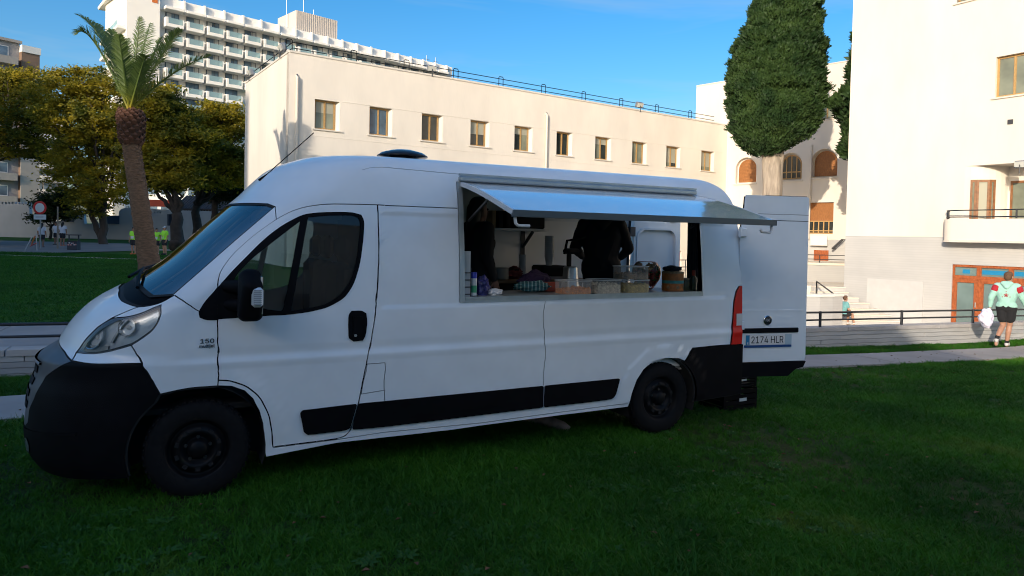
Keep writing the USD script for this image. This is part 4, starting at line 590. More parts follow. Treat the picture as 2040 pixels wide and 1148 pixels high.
# raised terrace between the stair and the arched building
tr_ = thing('raised_terrace', 'raised pale terrace with boarded front below the shuttered window', 'terrace')
P0 = at_depth(1500, 530, 38.5); P1 = at_depth(1692, 530, 37.2); zt2 = at_depth(1640, 524, 37.6)[2]
TW = Wall(P0[:2], (P1 - P0)[:2]); LT_ = float(np.linalg.norm((P1 - P0)[:2])) + 1.5
part(tr_, 'front', MB().box(0, LT_, CY, zt2 - 0.12, -5.0, 0, TW.A), SIDING); part(tr_, 'edge', MB().box(0, LT_, zt2 - 0.118, zt2, -5.05, 0.05, TW.A), STEP)
rl3 = thing('terrace_railing', 'thin black railing on the raised terrace under the shuttered window', 'railing')
zr2 = at_depth(1640, 508.5, 37.6)[2]; zr1 = at_depth(1640, 517, 37.6)[2]
for z in (zr2, zr1): part(rl3, 'bar', MB().tube([TW.w(0.1, z, -0.1), TW.w(LT_ - 0.3, z, -0.1)], 0.022, 6), BLACK_STEEL, True)
for px in (1520, 1576, 1633, 1684): t = TW.tz(px, 515, -0.1)[0]; part(rl3, 'post', MB().tube([TW.w(t, zt2 - 0.01, -0.1), TW.w(t, zr2 + 0.02, -0.1)], 0.024, 6), BLACK_STEEL, True)
a0 = BACK.tz(1612, 489, 0.5); a1 = BACK.tz(1646, 470, 0.5)
part(back, 'white_board', MB().box(a0[0], a1[0], a0[1], a1[1], 0.3, 0.36, BACK.A), mat('white_board', (0.75, 0.72, 0.66), rough=0.8))
h0 = BACK.w(*BACK.tz(1658, 496, 0.5), 0.5); h1 = BACK.w(*BACK.tz(1678.5, 477.5, 0.5), 0.5)
top('stair_handrail', 'short dark handrail sloping up against the wall below the arched building', 'handrail', MB().tube([h0, h1], 0.07, 6).tube([h0, h0 - BACK.nrm * 0.6], 0.03, 6).tube([h1, h1 - BACK.nrm * 0.6], 0.03, 6), DARK_METAL, True)
a0 = BACK.tz(1616, 526, 0.4); a1 = BACK.tz(1645, 515, 0.4); part(back, 'cellar_door', MB().box(a0[0], a1[0], a0[1] - 0.6, a1[1] + 0.5, 0.0, 0.05, BACK.A), WOOD_ORANGE)
rl4 = thing('yard_railing', 'dark railing outside the long cream building seen through the van hatch', 'railing')
gz = MID.tz(1345, 540, 1.2)[1]; 
for dz in (0.1, 0.55): part(rl4, 'bar', MB().tube([MID.w(g0[0] - 6, gz + dz + 0.15, 1.2), MID.w(g0[0] + 4, gz + dz + 0.15, 1.2)], 0.03, 6), BLACK_STEEL, True)
for x in np.arange(-6, 4.1, 1.25): part(rl4, 'post', MB().tube([MID.w(g0[0] + x, gz - 0.6, 1.2), MID.w(g0[0] + x, gz + 0.72, 1.2)], 0.03, 6), BLACK_STEEL, True)
# ---------------------------------------------------------------- hotel with balconies
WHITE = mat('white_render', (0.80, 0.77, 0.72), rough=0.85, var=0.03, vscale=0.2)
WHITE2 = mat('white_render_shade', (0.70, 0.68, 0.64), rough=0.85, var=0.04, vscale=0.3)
BGLASS = usdkit.material(stage, '/World/Looks/balcony_glass', {'a': ('principled_bsdf', {'base_color': (0.30, 0.42, 0.44), 'roughness': 0.1}), 't': ('transparent_bsdf', {'color': (0.75, 0.88, 0.9)}), 'm': ('mix_closure', {'fac': 0.45})}, [('a.BSDF', 'm.closure1'), ('t.BSDF', 'm.closure2')], surface='m.closure')
HWIN = mat('hotel_window', (0.11, 0.155, 0.20), rough=0.06, var=0.5, vscale=0.5); CURT = mat('white_curtain', (0.45, 0.46, 0.46), rough=0.8)
HD = np.array([math.sin(math.radians(45.4)), math.cos(math.radians(45.4))])
HT = Wall(at_depth(328, 100, 117)[:2], HD)
hotel = thing('hotel', 'tall white hotel tower with a grid of glass fronted balconies', 'building')
cols = [HT.tz(p, 120)[0] for p in (328.7, 369.5, 410.3, 449.8, 485.5, 521.2, 557, 592)]
BAY = float(np.polyfit(np.arange(8), cols, 1)[0]); T0 = float(np.polyfit(np.arange(8), cols, 1)[1])
rows = [HT.tz(329, y)[1] for y in (55.6, 88.5, 121, 154, 190)]
STO = float(-np.polyfit(np.arange(5), rows, 1)[0]); Z0 = float(np.polyfit(np.arange(5), rows, 1)[1])
roof = HT.tz(363, 2)[1]; NB = int(round((HT.tz(900, 148)[0] - T0) / BAY)); LH = T0 + NB * BAY + 1.5
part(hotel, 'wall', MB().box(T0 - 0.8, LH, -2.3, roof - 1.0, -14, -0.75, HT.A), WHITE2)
part(hotel, 'parapet', MB().box(T0 - 0.8, LH, roof - 2.2, roof, -13.6, -0.2, HT.A), WHITE)
part(hotel, 'fin_wall', MB().box(T0 - 6.0, T0 - 1.0, -2.3, roof + 1.5, -12, 0.6, HT.A), WHITE)
part(hotel, 'orange_panel', MB().box(HT.tz(303, 2, 0.62)[0], HT.tz(314, 2, 0.62)[0], HT.tz(305, 5, 0.62)[1], HT.tz(305, -6, 0.62)[1], 0.61, 0.66, HT.A), mat('orange_panel', (0.6, 0.16, 0.03), rough=0.6))
def mid_roof_y(px): return 103 + (px - 571) * (138.0 / 857) if px > 571 else (103 + (571 - px) * 0.74 if px > 487 else 330)
from_proj = lambda P: (lambda d: (1020 + FPX * (d @ RIGHT) / (d @ _fwd), 574 + SHIFT - FPX * (d @ UP) / (d @ _fwd)))(np.asarray(P) - EYE)
nbal = 0
def bal(t, z, wp):
    """One bay of one storey: window, curtain, slab, cheek and glass guard."""
    wn = part(wp, 'window', MB().box(t + 0.3, t + BAY * 0.72, z + 0.05, z + 2.25, -0.76, -0.70, HT.A), HWIN)
    fr = MB()
    for x in (t + 0.3, t + BAY * 0.5, t + BAY * 0.72): fr.box(x - 0.04, x + 0.04, z + 0.05, z + 2.25, -0.70, -0.66, HT.A)
    part(wn, 'frame', fr, DARK_METAL)
    if RNG.random() < 0.85: part(wn, 'curtain', MB().box(*(sorted(t + BAY * q for q in ((0.14, 0.36) if RNG.random() < 0.5 else (0.46, 0.70)))), z + 0.1, z + 2.15, -0.695, -0.675, HT.A), CURT)
    b = MB(); b.box(t - 0.25, t + BAY * 0.80, z - 0.62, z - 0.02, -0.75, 1.15, HT.A, ch=0.05); b.box(t - 0.25, t + 0.25, z - 0.02, z + 0.95, -0.75, 1.15, HT.A, ch=0.05); b.box(t + BAY * 0.74, t + BAY * 0.80, z - 0.02, z + 0.9, -0.75, 1.15, HT.A)
    bp = part(wp, 'balcony', b, WHITE)
    part(bp, 'glass_guard', MB().box(t + 0.26, t + BAY * 0.73, z + 0.0, z + 0.92, 1.08, 1.12, HT.A), BGLASS)
for c in range(NB):
    t = T0 + c * BAY
    part(hotel, 'roof_canopy', MB().box(t - 0.3, t + BAY * 0.82, roof - 2.25, roof - 1.75, -0.2, 1.25, HT.A, ch=0.06), WHITE)
    part(hotel, 'parapet_fin', MB().box(t + BAY * 0.84, t + BAY * 0.94, roof - 1.9, roof + 0.02, -0.2, 0.35, HT.A), WHITE)
    for r in range(9):
        z = Z0 - r * STO + 0.62; q = from_proj(HT.w(t + BAY * 0.4, z + 1.5, 0))
        if q[1] > mid_roof_y(q[0]) + 14 or (q[0] < 480 and q[1] > 262): continue
        bal(t, z, hotel); nbal += 1
# rooftop plant room, clad in ribbed sheet
ph = part(hotel, 'plant_room', MB().box(HT.tz(590, 40, -3)[0], HT.tz(671, 60, -3)[0], roof - 0.2, HT.tz(590, 20, -3)[1], -11, -3, HT.A), mat('beige_cladding', (0.52, 0.47, 0.42), rough=0.7))
pa0 = HT.tz(590, 40, -3)[0]; pa1 = HT.tz(671, 60, -3)[0]; pz = HT.tz(590, 20, -3)[1]
for x in np.arange(pa0 + 0.15, pa1, 0.42): part(ph, 'rib', MB().box(x, x + 0.16, roof, pz - 0.02, -2.999, -2.94, HT.A), mat('beige_cladding', (0.52, 0.47, 0.42)))
for px, hh in ((571, 4.0), (605, 5.0), (625, 2.0)):
    t = HT.tz(px, 20, -6)[0]; part(hotel, 'antenna', MB().tube([HT.w(t, pz - 3, -6), HT.w(t, pz + hh, -6)], 0.07, 5), GREY_METAL)
for px in (850, 868): t = HT.tz(px, 130, -4)[0]; part(hotel, 'antenna', MB().tube([HT.w(t, roof - 1, -4), HT.w(t, roof + 2.6, -4)], 0.08, 5).tube([HT.w(t - 0.8, roof + 1.6, -4), HT.w(t + 0.8, roof + 1.6, -4)], 0.06, 5), GREY_METAL)
part(hotel, 'roof_hut', MB().box(HT.tz(845, 130, -3)[0], HT.tz(895, 140, -3)[0], roof - 0.1, roof + 0.9, -9, -3, HT.A), WHITE2)
# stepped left wing with its own larger balconies
LD = np.array([HD[1], -HD[0]]) * -1.0
P = HT.w(T0 - 6.0, 0, 0.6)[:2]
for k, (px0, px1, yt) in enumerate(((297, 262, 4), (262, 222, 14))):
    pass
wing_l = at_depth(216, 60, 124)[:2]; WG = Wall(wing_l, (P - wing_l)); LW = float(np.linalg.norm(P - wing_l))
wz = WG.tz(222, 8)[1]
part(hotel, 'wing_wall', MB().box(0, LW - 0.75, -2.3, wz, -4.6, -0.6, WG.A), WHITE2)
for r in range(6):
    z = WG.tz(260, 48)[1] - r * STO - 0.2
    for a, b in ((0.02, 0.46), (0.50, 0.98)):
        bp = part(hotel, 'balcony', MB().box(LW * a, LW * b, z, z + 0.55, -0.6, 1.4, WG.A, ch=0.08), WHITE)
        part(bp, 'glass_guard', MB().box(LW * a + 0.1, LW * b - 0.1, z + 0.56, z + 1.35, 1.3, 1.34, WG.A), BGLASS)
        wn = part(hotel, 'window', MB().box(LW * (a + 0.12), LW * (b - 0.12), z + 0.6, z + 2.6, -0.6, -0.55, WG.A), HWIN)
part(hotel, 'wing_canopy', MB().box(-1.2, LW - 0.8, wz - 0.5, wz + 0.1, -3, 1.5, WG.A, ch=0.1), WHITE)

# ---------------------------------------------------------------- apartment blocks at the far left
BRICK = mat('brown_brick', (0.20, 0.13, 0.09), rough=0.9, var=0.12, vscale=0.5); BEIGE = mat('beige_render', (0.36, 0.32, 0.28), rough=0.9, var=0.08, vscale=0.3); GREYR = mat('grey_render', (0.30, 0.29, 0.29), rough=0.9, var=0.06, vscale=0.3)
ab = thing('apartment_block', 'tall grey and brown apartment block at the left edge above the trees', 'building')
AP = at_depth(75, 115, 92)[:2]; AW = Wall(AP - unit([0.55, 0.83])[:2] * 30, unit([0.55, 0.83])[:2]); az = AW.tz(30, 86)[1]
al = AW.tz(38, 100)[0]; at_ = AW.tz(74, 112)
part(ab, 'wall', MB().box(0, al, -2.3, az, -12, 0, AW.A), GREYR); part(ab, 'roof_edge', MB().box(-0.5, al + 0.2, az + 0.003, az + 0.35, -12, 0.4, AW.A), BEIGE)
part(ab, 'stair_tower', MB().box(al + 0.003, at_[0], -2.3, at_[1], -10, 0.8, AW.A), BRICK); part(ab, 'tower_cap', MB().box(al + 0.003, at_[0] + 0.1, at_[1] + 0.003, at_[1] + 0.9, -10.1, 0.9, AW.A), WHITE2)
part(ab, 'tower_face', MB().box(at_[0] - 2.2, at_[0] + 0.004, -2.3, at_[1] - 3, 0.803, 0.9, AW.A), BEIGE)
for r in range(14):
    z = az - 2.9 - r * 3.0
    if z < 0: break
    for c in range(6):
        x = al - 3.4 - c * 4.2
        w = part(ab, 'window', MB().box(x, x + 2.2, z + 0.9, z + 2.3, 0.002, 0.05, AW.A), WHITE2); part(w, 'pane', MB().box(x + 0.1, x + 2.1, z + 1.0, z + 2.2, 0.051, 0.06, AW.A), HWIN)
        if c % 2 == 0: part(ab, 'balcony', MB().box(x - 0.4, x + 2.9, z - 0.1, z + 0.85, 0.001, 1.1, AW.A), BEIGE)
bb = thing('banded_block', 'pale apartment block with horizontal balcony bands behind the road sign', 'building')
BW = Wall(at_depth(69, 360, 112)[:2], unit([0.62, 0.78])[:2]); bz = BW.tz(95, 240)[1]; bl2 = BW.tz(126, 360)[0]
part(bb, 'wall', MB().box(0, bl2, -2.3, bz, -10, 0, BW.A), GREYR)
for r in range(9):
    z = bz - 1.2 - r * 2.25
    if z < -1: break
    part(bb, 'balcony_band', MB().box(-0.3, bl2 + 0.3, z, z + 0.95, 0.001, 1.2, BW.A), WHITE2)
    for c in range(4): part(bb, 'window', MB().box(0.3 + c * bl2 / 4, 0.3 + (c + 0.7) * bl2 / 4, z + 1.0, z + 2.1, 0.001, 0.05, BW.A), HWIN)
# block behind the perimeter wall, glimpsed between the trunks
cb_ = thing('pale_block', 'low pale apartment house glimpsed between the tree trunks left of the cream end wall', 'building')
CW = Wall(at_depth(285, 350, 95)[:2], unit([1, 0.12])[:2]); cl = CW.tz(500, 350)[0]; cz = CW.tz(420, 318)[1]
part(cb_, 'wall', MB().box(0, cl, -2.3, cz, -8, 0, CW.A), WHITE2)
for r in range(4):
    for c in range(8):
        x = 0.6 + c * cl / 8; z = cz - 2.6 - r * 2.9
        part(cb_, 'window', MB().box(x, x + 1.3, z + 0.4, z + 1.8, 0.001, 0.04, CW.A), HWIN)
# ---------------------------------------------------------------- white perimeter wall of the garden
PWM = mat('whitewashed_wall', (0.42, 0.42, 0.43), rough=0.9, var=0.08, vscale=0.6, bump=0.15, bscale=10)
PW = Wall(at_depth(0, 450, 64)[:2], unit([1, -0.02])[:2])
pw = thing('perimeter_wall', 'whitewashed garden wall with scalloped top behind the runners', 'wall')
def pt_(px, py): return PW.tz(px, py)
prof = [(-60, 400), (58, 403), (59, 440), (144, 441), (146, 424), (150, 418), (157, 416), (163, 419), (166, 428), (168, 446), (236, 444), (237, 422), (241, 417), (250, 414), (272, 413), (300, 416), (345, 419), (420, 421), (520, 424)]
outl = [pt_(*q) for q in prof]; P = Polygon([(outl[0][0], -1.0)] + outl + [(outl[-1][0], -1.0)])
Hs = []
for px in np.arange(5, 58, 6.7): c = pt_(px, 404.6); Hs.append(rect(c[0] - 0.085, c[1] - 0.11, c[0] + 0.085, c[1] + 0.11))
for px in (302, 308, 314, 320): c = pt_(px, 423); Hs.append(rect(c[0] - 0.06, c[1] - 0.1, c[0] + 0.06, c[1] + 0.06))
a, b = pt_(333, 450), pt_(345, 427); Hs.append(rect(*a, *b)); a2, b2 = pt_(262, 478), pt_(303, 452)
arch_d = Polygon([a2, (b2[0], a2[1]), (b2[0], b2[1] - 0.6)] + [((a2[0] + b2[0]) / 2 + (b2[0] - a2[0]) / 2 * math.cos(q), b2[1] - 0.6 + 1.3 * math.sin(q)) for q in np.linspace(0, math.pi, 9)] + [(a2[0], b2[1] - 0.6)])
Hs.append(arch_d)
part(pw, 'wall', wall_mesh(PW, P, Hs, 0.4), PWM)
part(pw, 'plinth', MB().box(outl[0][0], outl[-1][0], 0, pt_(100, 470)[1], 0.002, 0.05, PW.A), PWM)
BLUEP = mat('dark_blue_paint', (0.02, 0.05, 0.10), rough=0.5)
part(pw, 'gate', MB().poly(arch_d, -0.3, -0.22, PW.A), BLUEP)
g = part(pw, 'window_grille', MB().box(a[0], b[0], a[1], b[1], -0.35, -0.3, PW.A), mat('dark_room', (0.01, 0.012, 0.015), rough=0.8))
for x in np.linspace(a[0], b[0], 6): part(g, 'bar', MB().box(x - 0.02, x + 0.02, a[1], b[1], -0.05, -0.01, PW.A), BLUEP)
for q0, q1 in (((70, 440), (103, 438)), ((124, 442), (147, 430)), ((209, 446), (238, 430))):
    u = pt_(*q0); w_ = pt_(*q1); part(pw, 'blue_panel', MB().box(u[0], w_[0], u[1], max(w_[1], u[1] + 0.25), 0.01, 0.08, PW.A), BLUEP)
# red shop awning and tiled roof beyond the wall
AWN = mat('red_awning', (0.62, 0.07, 0.025), rough=0.6)
u, w_ = at_depth(280, 409, 72), at_depth(345, 401, 72)
top('shop_awning', 'long red awning showing above the white wall between the palm and the dark trunk', 'awning', MB().box(u[0], w_[0], u[1], u[1] + 1.2, u[2], w_[2] + 0.1).box(u[0], w_[0], u[1] - 0.05, u[1] + 0.05, u[2] - 0.12, u[2] - 0.01), AWN)
u, w_ = at_depth(345, 417, 68), at_depth(478, 391, 68)
m = MB()
rf = thing('tiled_roof', 'dark tiled roof beyond the white wall behind the tree trunks', 'roof')
for i, x in enumerate(np.arange(u[0], w_[0], 0.28)): part(rf, 'tile_row', MB().tube([(x, u[1], u[2]), (x, u[1] + 3.0, w_[2])], 0.15, 6), mat('dark_roof_tile', (0.07, 0.05, 0.045), rough=0.9))
part(rf, 'gable_wall', MB().box(u[0], w_[0], u[1] + 0.3, u[1] + 2.8, 0, u[2]), GREYR)
top('green_shop_sign', 'bright green lit shop sign seen past the road sign over the white wall', 'sign', MB().box(*np.array([at_depth(90, 438, 72)[0], at_depth(104, 438, 72)[0]]), 68, 68.3, at_depth(97, 440, 68)[2], at_depth(97, 429, 68)[2]), mat('green_sign', (0.05, 0.5, 0.25), rough=0.4, emit=0.35))

# ---------------------------------------------------------------- the row of houses behind the photographer that shades the lawn
PALEW = mat('pale_render', (0.74, 0.70, 0.63), rough=0.9, var=0.06, vscale=0.3)
def shade_block(name, label, x0, x1, y0, y1, h, z0=-0.9):
    t = thing(name, label, 'building'); part(t, 'wall', MB().box(x0, x1, y0, y1, z0, h - 0.25), PALEW); part(t, 'parapet', MB().box(x0 - 0.1, x1 + 0.1, y0 - 0.1, y1 + 0.1, h - 0.248, h), WHITE2)
    z = 1.0
    while z + 1.6 < h - 0.8:
        for x in np.arange(x0 + 1.5, x1 - 1.5, 4.5): part(t, 'window', MB().box(x, x + 1.3, y1 + 0.002, y1 + 0.05, z, z + 1.4), HWIN)
        z += 3.1
shade_block('apartment_house', 'tall apartment house far behind the photographer on the left', -110, -48.02, -30, -15, 32)
shade_block('apartment_house', 'middle apartment house behind the photographer on the left', -48, -25.52, -28, -15, 19)
shade_block('apartment_house', 'low apartment house right behind the photographer', -25.5, -7.22, -27, -15, 10.9)
shade_block('apartment_house', 'long low house behind the photographer on the right', -7.2, 42, -26, -15, 9.2)

LBW = Wall((-62.0, 22.0), unit([0.72, 0.69])[:2]); lbt = thing('side_house', 'cream house out of frame to the left, mirrored in the van windscreen', 'building')
part(lbt, 'wall', MB().box(0, 34, -1, 15, -9, 0, LBW.A), PLASTER)
for c in range(8):
    for r in range(4): part(lbt, 'window', MB().box(1.5 + c * 4.1, 3.6 + c * 4.1, 1.5 + r * 3.4, 3.4 + r * 3.4, 0.002, 0.05, LBW.A), HWIN)
# ---------------------------------------------------------------- trees
def leaf_look(key, a, b, c, tr=0.35, vs=0.5):
    return usdkit.material(stage, '/World/Looks/' + key, {'g': ('geometry', {}), 'n': ('noise_texture', {'scale': vs, 'detail': 3.0}), 'm': ('math', {'math_type': 'add'}), 'q': ('math', {'math_type': 'multiply', 'value2': 0.42}),
        'r': ('rgb_ramp', {'ramp': [(0.35, a), (0.62, b), (0.9, c)]}), 'p': ('principled_bsdf', {'roughness': 0.6, 'specular_ior_level': 0.3}), 't': ('translucent_bsdf', {}), 'x': ('mix_closure', {'fac': tr})},
        [('g.position', 'n.vector'), ('g.random_per_island', 'q.value1'), ('q.value', 'm.value1'), ('n.fac', 'm.value2'), ('m.value', 'r.fac'), ('r.color', 'p.base_color'), ('r.color', 't.color'), ('p.BSDF', 'x.closure1'), ('t.BSDF', 'x.closure2')], surface='x.closure')
YLEAF = leaf_look('autumn_leaf', (0.08, 0.095, 0.010), (0.38, 0.29, 0.018), (0.72, 0.48, 0.03), 0.4); DLEAF = leaf_look('dark_leaf', (0.012, 0.026, 0.006), (0.026, 0.042, 0.009), (0.075, 0.062, 0.012))
BARK = mat('bark', (0.075, 0.055, 0.042), rough=0.95, var=0.4, vscale=3, bump=0.8, bscale=14, stretch=(1, 1, 0.25)); BARKD = mat('dark_bark', (0.035, 0.028, 0.024), rough=0.95, var=0.4, vscale=3, bump=0.8, bscale=14)
def leaves(C, n, size, rng, flat=0.5, up=0.0):
    """n diamond leaves-sprays around the points C."""
    P = C; n = len(P); d = rng.normal(size=(n, 3)); d[:, 2] = d[:, 2] * flat + up; d /= np.linalg.norm(d, axis=1)[:, None]
    e = np.cross(d, rng.normal(size=(n, 3))); e /= np.linalg.norm(e, axis=1)[:, None]; s = size * rng.uniform(0.6, 1.35, n)[:, None]
    a, b, c, q = P - d * s * 0.5, P + e * s * 0.22, P + d * s * 0.5, P - e * s * 0.22
    V = np.stack([a, b, c, q], 1).reshape(-1, 3); i = np.arange(n)[:, None] * 4
    return V, np.vstack([i + [0, 1, 2], i + [0, 2, 3]])
def limb(m, pts, r0, r1, rng, n=7, wob=0.12):
    pts = np.array(pts, float); t = np.linspace(0, 1, len(pts)); tt = np.linspace(0, 1, 9)
    q = np.stack([np.interp(tt, t, pts[:, k]) for k in range(3)], 1); q[1:-1] += rng.normal(size=(7, 3)) * wob * [1, 1, 0.3]
    m.tube(q, np.linspace(r0, r1, 9), n); return q
def broad_tree(name, label, px, base_y, d, tops, crown, seed, n=15000, size=0.27, looks=YLEAF, group=None, r=0.34, forks=4, bark=BARK):
    """crown: list of (px, py, radius m, dy) blobs in the photograph's view, at depth d+dy."""
    rng = np.random.default_rng(seed); b = at_depth(px, base_y, d); b[2] -= 0.15
    t = thing(name, label, 'tree', b, group=group)
    blobs = [(at_depth(x, y, d + dy) - b, rad) for x, y, rad, dy in crown]
    tr = MB(); fork = np.array(tops, float)
    hub = at_depth(fork[0], fork[1], d) - b
    limb(tr, [(0, 0, -0.3), (0, 0, 0.2), hub], r * 1.25, r * 0.8, rng, 10, 0.05)
    part(t, 'trunk', tr, bark, True)
    br = MB()
    for c, rad in blobs:
        q = limb(br, [hub * 0.96, hub * 0.45 + c * 0.55 + (0, 0, -0.3), c], r * 0.42, 0.05, rng, 6, 0.16)
        for _ in range(3):
            v = rng.normal(size=3); v[2] = abs(v[2]); v /= np.linalg.norm(v); limb(br, [q[5], q[5] * 0.3 + (c + v * rad * 0.8) * 0.7, c + v * rad * 0.8], 0.07, 0.015, rng, 4, 0.08)
    part(t, 'branches', br, bark, True)
    n = int(n * 1.75); w = np.array([rad ** 2 for _, rad in blobs]); cnt = (n * w / w.sum()).astype(int); pts = []
    for (c, rad), k in zip(blobs, cnt):
        ns = max(6, int(rad * rad * 9)); sc = rng.normal(size=(ns, 3)); sc /= np.linalg.norm(sc, axis=1)[:, None]; sc = c + sc * rad * rng.uniform(0.35, 1.0, (ns, 1)) ** 0.7 * [1, 1, 0.75]
        pick = rng.integers(0, ns, k); pts.append(sc[pick] + rng.normal(size=(k, 3)) * np.array([0.42, 0.42, 0.20]) * rng.uniform(0.4, 1.2, (k, 1)))
    V, F = leaves(np.vstack(pts), n, size, rng); part(t, 'crown', (V, F), looks)
    return t
G = 'trees along the white garden wall'
broad_tree('leafy_tree', 'broad tree with golden crown at the left edge behind the road sign', -75, 484, 58, (-60, 330), [(-20, 190, 2.6, 0), (20, 175, 2.3, 1), (60, 168, 2.2, 0), (15, 240, 2.6, -1), (75, 225, 2.3, 0), (-40, 260, 2.6, 0), (40, 285, 2.0, 0), (100, 290, 2.0, 1), (-20, 290, 1.6, 0)], 11, 19000)
broad_tree('leafy_tree', 'double trunked tree with a dense golden crown left of the palm', 205, 488, 54, (205, 425), [(115, 185, 2.0, 0), (155, 170, 2.0, 0), (205, 180, 2.2, 0), (130, 240, 2.3, -1), (190, 245, 2.4, -1), (160, 300, 2.4, 0), (225, 300, 2.2, 0), (150, 360, 2.0, 0), (205, 370, 2.2, -0.5), (175, 415, 1.5, 0), (240, 250, 2.2, 1), (125, 330, 1.6, 0)], 12, 26000)
broad_tree('leafy_tree', 'tree out of frame to the left, mirrored in the windscreen', -330, 500, 36, (-330, 380), [(-380, 150, 2.2, 0), (-300, 130, 2.2, 0), (-340, 230, 2.4, 0), (-270, 220, 1.8, 0), (-420, 240, 1.8, 0)], 17, 5000, size=0.4)
broad_tree('leafy_tree', 'second tree out of frame to the left, mirrored in the windscreen', -620, 520, 30, (-620, 380), [(-680, 100, 2.0, 0), (-590, 60, 2.0, 0), (-640, 190, 2.2, 0), (-560, 200, 1.7, 0)], 18, 5000, size=0.4)
# its second stem
m = MB(); rng = np.random.default_rng(5); b = at_depth(207, 488, 54); limb(m, [b + (0, 0.2, -0.2), at_depth(195, 460, 54.2), at_depth(183, 432, 54.3), at_depth(170, 380, 54.2)], 0.3, 0.14, rng, 8, 0.04); part('/World/leafy_tree_001', 'trunk', (lambda v_f: (v_f[0] - (at_depth(205, 488, 54) - (0, 0, 0.15)), v_f[1]))(m.get()), BARK, True)
broad_tree('leafy_tree', 'tree with forked dark trunk and olive crown right of the palm', 352, 478, 47, (352, 425), [(300, 230, 2.0, 0), (325, 205, 1.7, 0), (345, 250, 1.9, 0), (300, 290, 2.0, 0), (340, 310, 2.0, 0), (375, 275, 1.8, 0), (320, 350, 1.6, 0), (365, 350, 1.6, 0), (290, 350, 1.5, 0.5)], 13, 20000, looks=YLEAF, bark=BARKD, r=0.42)
broad_tree('leafy_tree', 'tree with yellow topped crown close to the cream end wall', 392, 470, 52, (392, 410), [(400, 250, 1.7, 0), (430, 243, 1.8, 0), (465, 240, 1.6, 0), (415, 300, 2.0, 0), (455, 295, 2.0, 0), (405, 345, 1.6, 0), (450, 350, 1.7, 0), (475, 320, 1.6, 0)], 14, 19000, bark=BARKD)
broad_tree('dark_tree', 'dark slender tree nearest the cream end wall', 425, 455, 56, (428, 400), [(430, 360, 1.4, 0), (455, 370, 1.5, 0), (415, 385, 1.0, 0), (470, 385, 1.2, 0)], 15, 6000, looks=DLEAF, bark=BARKD, r=0.3)
broad_tree('dark_bush', 'dark shrub behind the runners in white by the garden wall', 100, 478, 61, (102, 450), [(95, 400, 1.2, 0), (112, 410, 1.3, 0), (125, 425, 1.1, 0), (85, 430, 0.9, 0), (135, 395, 1.3, 0)], 16, 6000, looks=DLEAF, size=0.3, bark=BARKD, r=0.12)

# ---------------------------------------------------------------- palm
pb = at_depth(302, 541, 24.4); pb[2] = 0.1
palm = thing('palm_tree', 'tall palm with a brown scaly trunk on the lawn behind the van hood', 'palm tree', pb)
PT = [at_depth(x, y, 24.4) - pb for x, y in ((303, 547), (293, 500), (284, 440), (275, 380), (266, 320), (262, 285), (261, 240), (258, 222))]
PBARK = mat('palm_bark', (0.15, 0.088, 0.052), rough=0.95, var=0.35, vscale=7, bump=1.0, bscale=24, stretch=(1, 1, 3)); PBOOT = mat('palm_leaf_base', (0.085, 0.036, 0.02), rough=0.9, var=0.4, vscale=9)
tt = np.linspace(0, 1, 60); PTs = np.stack([PchipInterpolator(np.linspace(0, 1, 8), np.array(PT)[:, k])(tt) for k in range(3)], 1)
rad = np.interp(tt, [0, 0.08, 0.2, 0.6, 0.7, 0.73, 0.86, 1.0], [0.45, 0.37, 0.33, 0.29, 0.29, 0.34, 0.39, 0.23]) + 0.012 * np.sin(np.arange(60) * 2.4)
part(palm, 'trunk', MB().tube(PTs, rad, 16), PBARK, True)
rng = np.random.default_rng(3)
for k in range(110):
    f = k / 110; i = np.interp(f, [0, 1], [0.70, 0.955]); c = np.array([np.interp(i, tt, PTs[:, q]) for q in range(3)]); r_ = np.interp(i, tt, rad) * 0.98
    a = k * 2.39996; o = np.array([math.cos(a), math.sin(a), 0]); s_ = np.array([-o[1], o[0], 0]); w = 0.135; h = 0.20
    V = [c + o * r_ - s_ * w + (0, 0, -0.05), c + o * r_ + s_ * w + (0, 0, -0.05), c + o * (r_ + 0.12) + s_ * w * 0.6 + (0, 0, h * 0.5), c + o * (r_ + 0.12) - s_ * w * 0.6 + (0, 0, h * 0.5), c + o * (r_ + 0.07) + (0, 0, h), c + o * (r_ - 0.05) + (0, 0, h * 0.2)]
    part(palm, 'leaf_base', trimesh.Trimesh(V).convex_hull, PBOOT)
for k in range(110):
    i = 0.45 + 0.27 * k / 110; c = np.array([np.interp(i, tt, PTs[:, q]) for q in range(3)]); r_ = np.interp(i, tt, rad) * 0.97; a = k * 2.39996; o = np.array([math.cos(a), math.sin(a), 0]); s_ = np.array([-o[1], o[0], 0])
    V = [c + o * r_ - s_ * 0.09, c + o * r_ + s_ * 0.09, c + o * (r_ + 0.03) + s_ * 0.05 + (0, 0, 0.07), c + o * (r_ + 0.03) - s_ * 0.05 + (0, 0, 0.07), c + o * (r_ - 0.03) + (0, 0, 0.09)]
    part(palm, 'leaf_scar', trimesh.Trimesh(V).convex_hull, PBARK)
